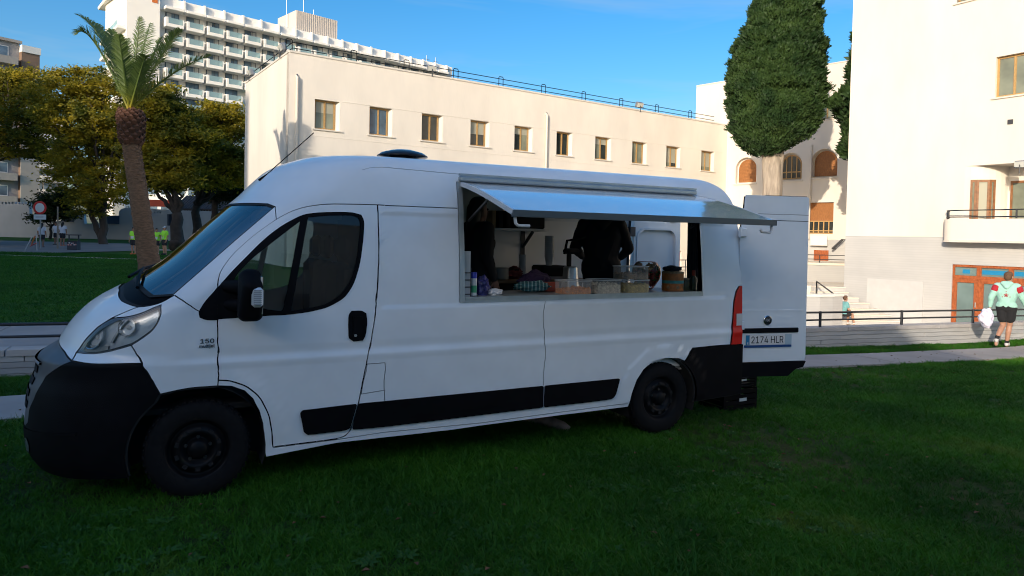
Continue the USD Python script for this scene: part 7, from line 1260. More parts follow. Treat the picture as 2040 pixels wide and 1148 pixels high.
cup_stack(1093, 1.55, 1.55, 11, 'tall stack of clear cups standing on the dark machine at the inner wall', 0.055); cup_stack(1040, 1.60, 1.40, 8, 'grey stack of cups beside the teal cloth at the inner wall')
mc_ = vthing('coffee_machine', 'small dark machine carrying the stack of clear cups', 'machine', 1094, 1.58, 1.40); part(mc_, 'housing', MB().box(-0.17, 0.17, -0.13, 0.13, 0, 0.15, ch=0.02), DARKV); part(mc_, 'tray', MB().box(-0.11, 0.11, -0.16, -0.131, 0.0, 0.03), DISHM)
jc = vthing('juicer', 'steel juicer with a black lever beside the standing worker', 'juicer', 1136, 0.95, HZ0 - 0.06); part(jc, 'base', MB().lathe([(0, 0), (0.11, 0.0), (0.11, 0.02), (0.085, 0.12), (0.075, 0.26), (0.06, 0.27), (0, 0.27)], 24), DISHM, True); part(jc, 'column', MB().box(-0.015, 0.02, 0.02, 0.06, 0.27, 0.46).box(-0.06, 0.09, -0.04, 0.08, 0.40, 0.46, ch=0.02), DARKV); part(jc, 'lever', MB().tube([(-0.08, 0, 0.40), (-0.06, -0.02, 0.54), (0.02, -0.03, 0.55), (0.16, -0.02, 0.58)], 0.014, 8), BLKP, True)
pz_ = van_pt(970, 455, 1.75)[2]; sx0 = van_pt(966, 455, 1.75)[0]; sx1 = van_pt(1083, 455, 1.75)[0]
sf = thing('shelf', 'white shelf on a bracket on the inner wall of the van', 'shelf', base=VAN_F); part(sf, 'board', MB().box(sx0, sx1, 1.62, 1.92, pz_ - 0.02, pz_ + 0.005), LINING); xb = van_pt(1047, 470, 1.85)[0]
part(sf, 'bracket', MB().box(xb - 0.02, xb + 0.02, 1.90, 1.918, pz_ - 0.42, pz_ - 0.021).tube([(xb, 1.91, pz_ - 0.2), (xb, 1.68, pz_ - 0.03)], 0.02, 6), DARK_METAL)
bx_ = thing('black_box', 'large black box standing on the right end of the van shelf', 'box', (van_pt(1048, 440, 1.77)[0], 1.77, pz_ + 0.006), base=VAN_F); part(bx_, 'box_body', MB().box(-0.19, 0.19, -0.11, 0.11, 0, 0.20, ch=0.015), DARKV); part(bx_, 'box_lid', MB().box(-0.20, 0.20, -0.12, 0.12, 0.201, 0.225, ch=0.01), DARKV)
for k, px in enumerate((978, 992, 1006)): bx_ = thing('dark_book', ('tan spined book leftmost on the van shelf', 'dark book in the middle of the row on the van shelf', 'dark book rightmost of the row on the van shelf')[k], 'book', (van_pt(px, 440, 1.72)[0], 1.72, pz_ + 0.006), base=VAN_F); part(bx_, 'cover', MB().box(-0.025, 0.025, -0.08, 0.08, 0, 0.19, ch=0.004), DARKV if k else mat('tan_card', (0.3, 0.19, 0.1), rough=0.7)); part(bx_, 'page_block', MB().box(-0.019, 0.019, -0.075, 0.075, 0.1901, 0.192), LINING)
# dark curtain and a red extinguisher at the rear corner
c0 = van_pt(1371, 500, 0.30)[0]; xs = np.linspace(c0, c0 + 0.16, 24); pts = [(x, 0.30 + 0.012 * math.sin(k * 1.3)) for k, x in enumerate(xs)]
m = MB(); m.add([(*p_, 0.95) for p_ in pts] + [(*p_, 2.33) for p_ in pts], [(i, i + 1, 25 + i, 24 + i) for i in range(23)]); m.add([(p_[0], p_[1] + 0.012, 0.95) for p_ in pts] + [(p_[0], p_[1] + 0.012, 2.33) for p_ in pts], [(i, i + 1, 25 + i, 24 + i) for i in range(23)])
top_at('curtain', 'black curtain hanging inside the right end of the hatch', 'curtain', m, mat('black_cloth', (0.012, 0.012, 0.014)), (0, 0, 0))
ex = vthing('bottle', 'dark bottle with a red neck at the right end of the hatch', 'bottle', 1381, 0.22); part(ex, 'bottle_body', MB().lathe([(0, 0), (0.035, 0.002), (0.037, 0.12), (0.015, 0.15), (0.014, 0.19)], 16), mat('dark_bottle_glass', (0.02, 0.03, 0.015), rough=0.1), True); part(ex, 'neck_label', MB().lathe([(0.0155, 0.145), (0.017, 0.19), (0.016, 0.205), (0, 0.205)], 16), FOODS['red'], True)
jr = vthing('jar', 'squat dark jar between the painted tin and the bottle', 'jar', 1364, 0.24); part(jr, 'jar_body', MB().lathe([(0, 0), (0.045, 0.002), (0.05, 0.01), (0.05, 0.09), (0.04, 0.105)], 20), mat('olive_glass', (0.06, 0.06, 0.02), rough=0.12), True); part(jr, 'jar_lid', MB().lathe([(0.042, 0.105), (0.043, 0.125), (0, 0.127)], 20), FOODS['brown'], True)
pot = vthing('steel_pot', 'steel pot at the back of the counter left of the teal cloth', 'pot', 992, 1.55, 1.40); part(pot, 'pot_body', MB().lathe([(0, 0), (0.11, 0.002), (0.115, 0.01), (0.115, 0.12), (0.12, 0.124), (0.11, 0.12), (0.108, 0.01)], 24), mat('dull_steel', (0.2, 0.21, 0.21), rough=0.35, metal=0.7), True); part(pot, 'handle', MB().tube([(0.115, 0, 0.09), (0.15, 0, 0.10), (0.25, 0, 0.10)], 0.01, 6), DARKV, True)
cloth_blob('red_packet', 'dark red packet behind the steel pot on the worktop', 'packet', 1022, 1.6, (0.22, 0.15, 0.14), mat('dark_red_foil', (0.16, 0.02, 0.02), rough=0.5), 12, 1.40)
# ---------------------------------------------------------------- crates and a log by the rear wheel
def crate(label, P, rz, L=0.52, W=0.36, H=0.26):
    t = thing('crate', label, 'crate', P, rz); m = BLKP
    part(t, 'bottom', MB().box(-L / 2, L / 2, -W / 2, W / 2, 0, 0.015), m)
    for sx_ in (-1, 1):
        for sy_ in (-1, 1): part(t, 'corner_post', MB().box(sx_ * L / 2, sx_ * (L / 2 - 0.03), sy_ * W / 2, sy_ * (W / 2 - 0.03), 0.015, H), m)
    for k in range(4):
        z0_ = 0.02 + k * (H - 0.02) / 4; z1_ = z0_ + (H - 0.02) / 4 - 0.014
        for sy_ in (-1, 1): part(t, 'slat', MB().box(-L / 2 + 0.03, L / 2 - 0.03, sy_ * W / 2, sy_ * (W / 2 - 0.012), z0_, z1_), m)
        for sx_ in (-1, 1): part(t, 'slat', MB().box(sx_ * L / 2, sx_ * (L / 2 - 0.012), -W / 2 + 0.03, W / 2 - 0.03, z0_, z1_), m)
    part(t, 'tag', MB().box(-0.02, 0.09, -W / 2 - 0.003, -W / 2 - 0.001, H * 0.45, H * 0.58), LINING)
    return t
g = at_z(1470, 824, -0.06); gz_ = float(lawn_z(np.array([g[0]]), np.array([g[1] + 0.2]))[0])
crate('black slatted plastic crate standing on the grass behind the rear wheel', (g[0] - 0.05, g[1] + 0.22, gz_), VYAW, 0.50, 0.40, 0.27); crate('upper black plastic crate, stacked on the other under the rear door', (g[0] - 0.05, g[1] + 0.24, gz_ + 0.272), VYAW, 0.50, 0.40, 0.16)
l0 = at_z(1040, 838, 0.05); l1 = at_z(1134, 856, 0.03)
top('log', 'pale weathered log lying on the grass under the van sill', 'log', MB().tube([l0 + (-0.1, 0.15, 0), l0 * 0.5 + l1 * 0.5 + (0, 0.05, 0.035), l1 + (-0.06, 0.02, 0.02), l1], [0.05, 0.055, 0.05, 0.03], 10), mat('weathered_log', (0.33, 0.22, 0.17), rough=0.9, var=0.35, vscale=9, bump=0.6, bscale=20), True)
# ---------------------------------------------------------------- road sign, posts, bin, barrier
sp_ = at_depth(79, 500, 45.0); sp_[2] = up_z(sp_[0], sp_[1])
sg = thing('road_sign', 'round no entry road sign with red rim and white plate beneath', 'road sign', sp_)
sc_z = float(at_depth(76.5, 414, 45)[2] - sp_[2]); mp = 45 / FPX; YZ = np.array([[1, 0, 0], [0, 0, -1], [0, 1, 0.0]])
part(sg, 'pole', MB().tube([(0, 0.06, -0.1), (0, 0.06, sc_z + 0.3)], 0.04, 8), GREY_METAL, True)
part(sg, 'disc', MB().lathe([(0, 0.015), (9.2 * mp, 0.015), (9.2 * mp, 0), (0, 0)], 32, frame(YZ, (0, 0, sc_z))), mat('sign_white', (0.62, 0.62, 0.6), rough=0.4), True)
part(sg, 'red_rim', MB().lathe([(9.2 * mp, 0.018), (13.3 * mp, 0.018), (13.4 * mp, 0.0), (9.2 * mp, 0.0)], 32, frame(YZ, (0, 0, sc_z))), mat('sign_red', (0.55, 0.02, 0.02), rough=0.4), True)
zz = float(at_depth(76, 432.5, 45)[2] - sp_[2]); part(sg, 'plate', MB().box(-12 * mp, 12 * mp, -0.01, 0.02, zz - 5 * mp, zz + 5 * mp), mat('sign_white', (0.62, 0.62, 0.6)))
m = MB()
for k in range(2): m.box(-8 * mp, 7 * mp, -0.014, -0.011, zz + (1.2 - 3 * k) * mp, zz + (1.9 - 3 * k) * mp)
part(sg, 'plate_line', m, GREYR)
wp_ = at_depth(115, 493, 45.5); wp_[2] = up_z(wp_[0], wp_[1]); top('wooden_post', 'pale bare post standing between the runners in white', 'post', MB().tube([wp_, at_depth(115, 412, 45.5)], [0.06, 0.045], 8), mat('pale_wood', (0.30, 0.22, 0.16), rough=0.8), True)
bn = at_depth(147, 497, 44.5); bn[2] = up_z(bn[0], bn[1])
bt_ = thing('litter_bin', 'dark litter bin on legs beside the runners in white', 'bin', bn)
part(bt_, 'bin_body', MB().box(-0.33, 0.33, -0.22, 0.22, 0.05, 0.62, ch=0.04), mat('dark_bin', (0.03, 0.035, 0.05), rough=0.5)); part(bt_, 'bin_roof', MB().box(-0.36, 0.36, -0.25, 0.25, 1.02, 1.08, ch=0.02), mat('dark_bin', (0.03, 0.035, 0.05)))
for x in (-0.31, 0.31): part(bt_, 'bin_post', MB().box(x - 0.03, x + 0.03, -0.03, 0.03, 0, 1.02), mat('dark_bin', (0.03, 0.035, 0.05)))
rng = np.random.default_rng(8)
for k in range(7): part(bt_, 'sticker', MB().box(*(lambda x, z: (x, x + 0.11, -0.224, -0.2205, z, z + 0.08))(-0.28 + 0.08 * k, 0.3 + 0.2 * rng.random())), mat(('sticker_pink', 'sticker_white')[k % 2], ((0.4, 0.2, 0.2), (0.4, 0.4, 0.42))[k % 2], rough=0.6))
part(bt_, 'bin_rim', MB().box(-0.34, 0.34, -0.23, 0.23, 0.62, 0.66), DARK_METAL)
fb = at_depth(62, 504, 42.5); fb[2] = up_z(fb[0], fb[1]); fbt = thing('folding_barrier', 'small orange and white folding barrier below the road sign', 'barrier', fb)
ORNG = mat('barrier_orange', (0.55, 0.13, 0.02), rough=0.5); WHT = mat('barrier_white', (0.45, 0.42, 0.42), rough=0.6)
part(fbt, 'leg', MB().tube([(-0.35, -0.1, 0), (0.05, 0, 0.95)], 0.03, 6), WHT, True); part(fbt, 'leg', MB().tube([(0.3, 0.1, 0), (0.30, 0, 1.15)], 0.03, 6), WHT, True); part(fbt, 'rail', MB().tube([(0.02, 0, 0.45), (0.25, 0, 1.0)], 0.035, 6), ORNG, True); part(fbt, 'rail', MB().tube([(-0.05, 0, 0.35), (0.32, 0, 0.55)], 0.03, 6), mat('barrier_red', (0.4, 0.05, 0.05), rough=0.5), True)

# ---------------------------------------------------------------- people
SKIN = mat('skin', (0.42, 0.22, 0.14), rough=0.55, var=0.06, vscale=8); SKIN_D = mat('tan_skin', (0.28, 0.13, 0.08), rough=0.55)
def cap(a, b, ra, rb, n=14): return m3.Manifold.batch_hull([m3.Manifold.sphere(ra, n).translate(tuple(map(float, a))), m3.Manifold.sphere(rb, n).translate(tuple(map(float, b)))])
def blobs(L, n=14): return m3.Manifold.batch_hull([m3.Manifold.sphere(r, n).translate(tuple(map(float, c))) for c, r in L])
def finish(parts, edge=0.03, it=6, wr=0.0):
    M = m3.Manifold.batch_boolean(parts, m3.OpType.Add).refine_to_length(edge); me = M.to_mesh(); t = trimesh.Trimesh(me.vert_properties[:, :3], me.tri_verts, process=True); trimesh.smoothing.filter_taubin(t, iterations=it)
    if wr: t.vertices = t.vertices + t.vertex_normals * ((meshkit.fbm(t.vertices * np.array([9.0, 9.0, 15.0]), 3, 4) - 0.5) * wr)[:, None]
    return t
BASE = dict(pel=(0, 0, .95), che=(0, 0.01, 1.28), neck=(0, 0.0, 1.47), head=(0, .03, 1.63), shL=(-.19, 0, 1.42), shR=(.19, 0, 1.42), elL=(-.25, -.03, 1.14), elR=(.25, -.03, 1.14), wrL=(-.25, .06, .90), wrR=(.25, .06, .90), hiL=(-.09, 0, .93), hiR=(.09, 0, .93), knL=(-.10, .02, .50), knR=(.10, .02, .50), anL=(-.10, -.03, .085), anR=(.10, -.03, .085), toL=(-.12, .13, .035), toR=(.12, .13, .035))
def person(label, loc, rz, pose, height=1.75, build=1.0, top_c=None, short_c=None, shoe_c=None, hair_c=None, skin=SKIN, hair='short', hood=False, base=None, legs='shorts', sleeve='short', yaw=0.0, edge=0.03, group=None, extra=None, socks=None):
    J = {k: np.array(v, float) for k, v in {**BASE, **pose}.items()}; s = height / 1.75; B = build
    t = thing('person', label, 'person', loc, rz, group, base, R=rotz(rz) @ np.diag([s, s, s]))
    hd = J['head']; cy, sy_ = math.cos(yaw), math.sin(yaw); fw = np.array([-sy_, cy, 0]); rt = np.array([cy, sy_, 0]); hp = lambda x, y, z: hd + rt * x + fw * y + np.array([0, 0, z])
    P = [blobs([(J['hiL'], .105 * B), (J['hiR'], .105 * B), (J['pel'] + (0, 0, .1), .125 * B)]), blobs([(J['pel'] + (0, 0, .08), .12 * B), (J['che'] + (-.09, 0, 0), .115 * B), (J['che'] + (.09, 0, 0), .115 * B)]), blobs([(J['che'] + (-.08, 0, .02), .11 * B), (J['che'] + (.08, 0, .02), .11 * B), (J['shL'] * .85 + J['neck'] * .15, .06), (J['shR'] * .85 + J['neck'] * .15, .06)]),
         cap(J['neck'] - (0, 0, .06), hd - (0, 0, .06), .055, .05), blobs([(hp(0, -.012, .035), .088), (hp(0, .02, -.045), .068), (hp(0, .045, -.085), .04)], 20), cap(hp(0, .085, -.01), hp(0, .104, -.03), .012, .016, 8), blobs([(hp(-.02, .078, -.062), .012), (hp(.02, .078, -.062), .012)], 8)]
    for sd in (-1, 1): P += [blobs([(hp(sd * .083, -.005, .0), .018), (hp(sd * .086, -.012, -.02), .014), (hp(sd * .088, -.015, .018), .014)], 8)]
    for q, sd in (('L', -1), ('R', 1)):
        sh_, el, wr, hi, kn, an, to = (J[k + q] for k in ('sh', 'el', 'wr', 'hi', 'kn', 'an', 'to'))
        P += [cap(sh_, el, .058 * B, .042), cap(el, wr, .043, .028), cap(hi, kn, .092 * B, .058), blobs([(kn, .056), (kn * .65 + an * .35 + (0, -.02, 0), .058), (an, .036)]), blobs([(an, .036), (an + (to - an) * np.array([.3, -.2, 1.0]), .032), (to, .028)])]
        d = unit(wr - el); pc = wr + d * .06; f_ = J.get('fw' + q, np.array([0, 1.0, 0])); w_ = unit(np.cross(d, [sd * 1.0, 0.0, 0.05])); nrm_ = unit(np.cross(w_, d)) * (-sd)
        nrm_ = np.array([-sd, 0, 0.0]) - d * (np.array([-sd, 0, 0.0]) @ d); nrm_ = unit(nrm_)
        P.append(blobs([(wr, .026), (pc + w_ * .028, .014), (pc - w_ * .026, .014), (wr + d * .09, .016)], 10))
        for k, (o_, L_) in enumerate(((.030, .070), (.011, .080), (-.010, .075), (-.029, .060))):
            a = pc + w_ * o_ + d * .03; b = a + d * L_ * .5 + nrm_ * .012; c = b + d * L_ * .38 + nrm_ * .032; P += [cap(a, b, .0095, .0088, 8), cap(b, c, .0088, .0075, 8)]
        a = wr + d * .03 + w_ * .026; b = a + d * .03 + w_ * .03 + nrm_ * .01; P += [cap(a, b, .012, .010, 8), cap(b, b + d * .028 + nrm_ * .012, .010, .008, 8)]
    part(t, 'body', finish(P, edge), skin, True)
    for sd in (-1, 1): part(t, 'eye', MB().tm(trimesh.creation.icosphere(2, .0125), frame(None, hp(sd * .032, .083, .005))), mat('eye_dark', (0.02, 0.015, 0.012), rough=0.15), True)
    e = .022; T = [blobs([(J['hiL'] + (0, 0, .02), .11 * B + e * .6), (J['hiR'] + (0, 0, .02), .11 * B + e * .6), (J['pel'] + (0, 0, .12), .125 * B + e)]), blobs([(J['pel'] + (0, 0, .06), .125 * B + e), (J['che'] + (-.09, 0, 0), .115 * B + e), (J['che'] + (.09, 0, 0), .115 * B + e)]), blobs([(J['che'] + (-.08, 0, .02), .11 * B + e), (J['che'] + (.08, 0, .02), .11 * B + e), (J['shL'] * .88 + J['neck'] * .12, .06 + e * .7), (J['shR'] * .88 + J['neck'] * .12, .06 + e * .7)]), blobs([(J['neck'] - (0, 0.01, .05), .075), (J['che'] + (0, 0, .1), .1)])]
    SL = []
    for q in 'LR':
        sh_, el, wr = J['sh' + q], J['el' + q], J['wr' + q]
        T.append(cap(sh_, sh_ * .45 + el * .55, .062 * B + e * .8, .056 + e * .8))
        if sleeve == 'long': T += [cap(sh_, el, .062 * B + e * .8, .05 + e * .6), cap(el, wr - unit(wr - el) * .02, .05 + e * .6, .036 + e * .3)]
    if hood: T += [blobs([(J['neck'] + (-.07, -.06, .02), .055), (J['neck'] + (.07, -.06, .02), .055), (J['neck'] + (0, -.10, -.07), .05), (J['neck'] + (0, -.02, .0), .075)])]
    part(t, 'jacket' if sleeve == 'long' else 'shirt', finish(T, edge, wr=0.016), top_c, True)
    S_ = [blobs([(J['hiL'], .112 * B + .012), (J['hiR'], .112 * B + .012), (J['pel'] + (0, 0, .04), .122 * B + .012)])]
    for q in 'LR':
        hi, kn, an = J['hi' + q], J['kn' + q], J['an' + q]
        if legs == 'shorts': S_.append(cap(hi, hi * .38 + kn * .62, .10 * B + .016, .085 * B + .02))
        else: S_ += [cap(hi, kn, .10 * B + .012, .066 + .012), cap(kn, an + (0, 0, .03), .066 + .012, .05 + .008)]
    part(t, 'shorts' if legs == 'shorts' else 'trousers', finish(S_, edge, wr=0.016), short_c, True)
    for q in 'LR':
        an, to = J['an' + q], J['to' + q]; dn = unit(to - an); hl = an - unit(np.array([dn[0], dn[1], 0.001])) * .035 + (0, 0, -.04)
        sl_ = part(t, 'shoe', finish([blobs([(an + (0, 0, -.015), .045), (hl, .036), (to, .040), (an * .4 + to * .6 + (0, 0, .012), .042)])], .02, 4), shoe_c or WHT, True)
        if socks: part(t, 'sock', finish([cap(an + (0, 0, .0), an + (J['kn' + q] - an) * .17, .042, .046)], .02, 3), socks, True)
    H = [blobs([(hp(0, -.024, .048), .092), (hp(0, -.04, .0), .082), (hp(0, .012, .07), .072)], 20)]
    if hair == 'long': H += [blobs([(hp(0, -.06, .0), .085), (hp(0, -.09, -.16), .065), (hp(0, -.085, -.30), .04)])]
    if hair == 'bun': H += [blobs([(hp(0, -.12, .05), .045)])]
    part(t, 'hair', finish(H, .02, 3), hair_c, True)
    if extra: extra(t, J, hp)
    return t
MINT = mat('mint_fleece', (0.36, 0.62, 0.52), rough=0.9, var=0.06, vscale=9); RED_F = mat('red_fleece', (0.42, 0.02, 0.03), rough=0.9); BLK_F = mat('black_cloth_shorts', (0.014, 0.014, 0.016), rough=0.9); HAIR_B = mat('short_brown_hair', (0.12, 0.06, 0.032), rough=0.8, var=0.3, vscale=60); HAIR_D = mat('dark_hair', (0.014, 0.010, 0.008), rough=0.55); WSHOE = mat('white_shoe', (0.55, 0.53, 0.5), rough=0.7)
mp_ = at_depth(2002, 692, 15.75); mz = float(lawn_z(mp_[None, 0], mp_[None, 1])[0]) + 0.035
def mint_extra(t, J, hp):
    for q, sd in (('L', -1), ('R', 1)):
        a, b = J['sh' + q], J['el' + q]; part(t, 'red_sleeve_band', finish([cap(a * .86 + b * .14, a * .66 + b * .34, .092, .088)], .02, 3), RED_F, True)
    m = MB(); c = np.array([0.0, -0.148, 1.22])
    for k in range(5):
        a = math.pi / 2 + k * 2 * math.pi / 5; m.box(-0.009, 0.009, -0.004, 0.004, 0.005, 0.045, frame(np.array([[math.sin(a), 0, math.cos(a)], [0, 1, 0], [-math.cos(a), 0, math.sin(a)]]), c))
    for x, z in ((-.07, -.04), (.075, -.035), (0, .085)): m.box(x - .008, x + .008, -0.152, -0.144, 1.22 + z - .008, 1.22 + z + .008)
    part(t, 'back_print', m, RED_F)
person('person in a mint hooded jacket and black shorts walking away along the path', (mp_[0], mp_[1], mz), math.radians(-42), dict(hiL=(-.09, 0, .93), hiR=(.09, 0, .93), knL=(-.06, .06, .50), anL=(-.14, -.26, .20), toL=(-.15, -.17, .07), knR=(.06, .10, .50), anR=(.02, .10, .085), toR=(.03, .27, .035), elL=(-.29, -.07, 1.15), wrL=(-.31, -.05, .92), elR=(.29, .06, 1.16), wrR=(.36, .18, .94), head=(0.02, .05, 1.63)), 1.73, 1.0, MINT, BLK_F, WSHOE, HAIR_B, hood=True, sleeve='long', yaw=math.radians(-25), edge=0.02, extra=mint_extra, socks=BLK_F)
tw = at_depth(1964.5, 634, 15.55)
s_ = trimesh.creation.icosphere(4); v = s_.vertices.copy(); v += (meshkit.fbm(v * 1.6 + 3, 3, 2)[:, None] - 0.5) * 0.9 * v; v *= np.array([0.155, 0.12, 0.22]); v[:, 0] *= 1 - 0.25 * np.clip(v[:, 2] / 0.3, -1, 1) * -1
top('bundled_towel', 'white and lilac bundled towel held in the left hand of the person in mint', 'towel', (v + tw, s_.faces), mat('white_lilac_cloth', (0.70, 0.66, 0.78), rough=0.9, var=0.12, vscale=14), True)
# seated on the stair
sw = at_depth(1686, 648, 29.0)
person('person with tied hair and teal top sitting on the lower steps of the pale stair', (sw[0] - 0.12, sw[1] + 0.12, sw[2] - 0.02), math.radians(-72), dict(pel=(0, 0, .52), che=(0, 0.06, .84), neck=(0, .10, 1.03), head=(0, .15, 1.19), shL=(-.17, .08, .98), shR=(.17, .08, .98), elL=(-.22, .12, .72), elR=(.22, .12, .72), wrL=(-.10, .32, .66), wrR=(.10, .32, .66), hiL=(-.09, 0.02, .50), hiR=(.09, .02, .50), knL=(-.09, .42, .52), knR=(.09, .46, .50), anL=(-.09, .40, .10), anR=(.10, .56, .10), toL=(-.1, .56, .045), toR=(.11, .72, .045)), 1.68, .9, mat('teal_top', (0.15, 0.36, 0.36), rough=0.8), BLK_F, WSHOE, HAIR_B, hair='bun', edge=0.035)
# runners in white, runners in green
WT = mat('white_shirt', (0.55, 0.56, 0.62), rough=0.8); GT = mat('neon_green_shirt', (0.32, 0.80, 0.05), rough=0.8); BIB = mat('race_bib', (0.6, 0.62, 0.65), rough=0.6); DK = mat('dark_shorts', (0.02, 0.02, 0.028), rough=0.9); OSHOE = mat('orange_shoe', (0.6, 0.12, 0.03), rough=0.6)
def up_at(px, py, d): p = at_depth(px, py, d); p[2] = up_z(p[0], p[1]) + 0.012; return p
bib = lambda back: (lambda t, J, hp: part(t, 'race_bib', MB().box(-.10, .10, (-0.168 if back else 0.150), (-0.160 if back else 0.158), 1.02, 1.18), BIB))
person('person in a white shirt standing just right of the road sign pole', up_at(83, 497, 47.0), math.radians(10), {}, 1.70, .92, WT, DK, DK, HAIR_D, skin=SKIN_D, hair='long', edge=0.06)
person('person in a white shirt standing left of the pale bare post', up_at(111.5, 488, 51.0), math.radians(170), dict(elL=(-.27, -.06, 1.16), wrL=(-.21, -.12, .93), elR=(.27, -.06, 1.16), wrR=(.21, -.12, .93)), 1.70, .9, WT, DK, DK, HAIR_D, skin=SKIN_D, edge=0.06)
person('person in a white shirt and orange shoes standing right of the pale bare post', up_at(124.5, 490, 50.0), math.radians(0), dict(elL=(-.30, -.06, 1.18), wrL=(-.28, -.0, .94), elR=(.30, -.06, 1.18), wrR=(.30, 0, .94)), 1.74, 1.0, WT, DK, OSHOE, HAIR_D, skin=SKIN_D, hair='long', edge=0.06)
person('person in a neon green shirt half hidden at the left of the palm trunk', up_at(266, 507, 41.5), math.radians(175), {}, 1.66, 1.0, GT, DK, OSHOE, HAIR_D, edge=0.06, extra=bib(False))
person('person in a neon green shirt standing close to the right of the palm trunk', up_at(312, 505, 42.5), math.radians(185), {}, 1.62, 1.0, GT, DK, WSHOE, HAIR_D, edge=0.06, extra=bib(False))
def cap_x(t, J, hp):
    bib(False)(t, J, hp); part(t, 'cap', finish([blobs([(hp(0, -.01, .075), .09), (hp(0, -.02, .05), .09)]), blobs([(hp(-.05, .10, .05), .014), (hp(.05, .10, .05), .014), (hp(0, .14, .045), .014), (hp(0, .05, .06), .03)])], .03, 3), WT, True)
person('person in a neon green shirt and pale cap, right of the other two in green', up_at(328, 506, 42.0), math.radians(150), dict(elR=(.27, .05, 1.16), wrR=(.20, .20, 1.2)), 1.74, 1.12, GT, DK, DK, HAIR_D, edge=0.06, extra=cap_x)
# two workers in the van
DKJ = mat('black_jacket', (0.008, 0.008, 0.010), rough=0.9)
def vperson(px, y, rz, label, **k):
    p = van_pt(px, 560, y); return person(label, (p[0], y, 0.625), rz, k.pop('pose', {}), base=VAN_F, **k)
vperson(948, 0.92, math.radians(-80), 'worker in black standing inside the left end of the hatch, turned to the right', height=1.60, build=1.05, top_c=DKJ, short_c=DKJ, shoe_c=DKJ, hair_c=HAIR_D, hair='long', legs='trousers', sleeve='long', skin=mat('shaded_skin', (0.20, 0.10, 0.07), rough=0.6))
vperson(1197, 1.12, math.radians(-35), 'worker in black with long dark hair seen from behind in the middle of the hatch', height=1.70, build=1.12, top_c=DKJ, short_c=DKJ, shoe_c=DKJ, hair_c=HAIR_D, hair='long', legs='trousers', sleeve='long', hood=True, pose=dict(elL=(-.30, .02, 1.16), elR=(.30, .02, 1.16), wrL=(-.22, .22, 1.06), wrR=(.22, .22, 1.06)))
# ---------------------------------------------------------------- grass
def blade_tuft(seed, n, h, spread, w):
    rng = np.random.default_rng(seed); V, F = [], []; k = 0
    for _ in range(n):
        a = rng.uniform(0, 6.28); r = spread * math.sqrt(rng.random()); b = np.array([r * math.cos(a), r * math.sin(a), -0.005]); l = rng.normal(size=2) * 0.55; hh = h * rng.uniform(0.5, 1.25); d = np.array([l[0] * hh, l[1] * hh, hh]); c = rng.uniform(0, 6.28); e = np.array([math.cos(c), math.sin(c), 0]) * w
        V += [b - e, b + e, b + d * 0.55 + e * 0.8, b + d * 0.55 - e * 0.8, b + d + np.array([l[0], l[1], -0.3]) * hh * 0.3]; F += [(k, k + 1, k + 2), (k, k + 2, k + 3), (k + 3, k + 2, k + 4)]; k += 5
    return np.array(V), np.array(F)
def weed(seed):
    rng = np.random.default_rng(seed); V, F = [], []; k = 0
    for i in range(7):
        a = i * 0.9 + rng.uniform(-.2, .2); d = np.array([math.cos(a), math.sin(a), 0.35]); s_ = np.array([-math.sin(a), math.cos(a), 0]); L = rng.uniform(0.05, 0.10)
        V += [np.zeros(3), d * L * 0.5 + s_ * L * 0.2, d * L + (0, 0, -0.012), d * L * 0.5 - s_ * L * 0.2, d * L * 0.55 + (0, 0, 0.01)]; F += [(k, k + 1, k + 4), (k + 1, k + 2, k + 4), (k + 2, k + 3, k + 4), (k + 3, k, k + 4)]; k += 5
    return np.array(V), np.array(F)
def grass_blade_look(key, a, b, c, tr=0.2): return leaf_look(key, a, b, c, tr, 0.7)
GB = grass_blade_look('grass_blade', (0.016, 0.085, 0.003), (0.044, 0.165, 0.006), (0.26, 0.25, 0.05), 0.25); WEEDM = grass_blade_look('weed_leaf', (0.016, 0.070, 0.008), (0.030, 0.105, 0.012), (0.06, 0.14, 0.025))
def scatter(name, label, cat, protos, mats, pts, scl, idx, seed):
    path = numbered('/World', name); pi = UsdGeom.PointInstancer.Define(stage, path); rng = np.random.default_rng(seed); rel = pi.CreatePrototypesRel()
    for i, (v, f) in enumerate(protos): pth = part(path, 'tuft', (v, f), mats[i]); rel.AddTarget(pth)
    n = len(pts); pi.CreateProtoIndicesAttr(Vt.IntArray.FromNumpy(idx.astype(np.int32))); pi.CreatePositionsAttr(Vt.Vec3fArray.FromNumpy(pts.astype(np.float32))); a = rng.uniform(0, 2 * math.pi, n)
    q = np.stack([np.zeros(n), np.zeros(n), np.sin(a / 2), np.cos(a / 2)], 1); pi.CreateOrientationsAttr(Vt.QuathArray.FromNumpy(q.astype(np.float16))); pi.CreateScalesAttr(Vt.Vec3fArray.FromNumpy(scl.astype(np.float32)))
    tag(pi.GetPrim(), label, cat, None, 'stuff')
rng = np.random.default_rng(99)
def wedge(n, y0, y1, pw): 
    y = y0 + (y1 - y0) * rng.random(n) ** pw; q = rng.random(n); x = (-0.80 * y - 2.5) * (1 - q) + (0.82 * y + 3.5) * q; return x, y
x, y = wedge(185000, 2.2, 18.0, 0.95)
b = (np.stack([x, y - 11.49], 1) @ WM); a_ = (np.stack([x, y - 11.49], 1) @ WE); pb_ = np.stack(path_b(a_), 1)
ok = (b > 0.06) & ((b < pb_[:, 0] - 0.02) | (b > pb_[:, 1] + 0.03))
vl = (np.stack([x, y, np.zeros(len(x))], 1) - VT) @ VR; under = (vl[:, 0] > 0.4) & (vl[:, 0] < 5.8) & (vl[:, 1] > 1.0) & (vl[:, 1] < 1.9); ok &= ~under
for wx in (0.948, 4.983): ok &= ~((abs(vl[:, 0] - wx) < 0.16) & (vl[:, 1] > 0.02) & (vl[:, 1] < 0.26))
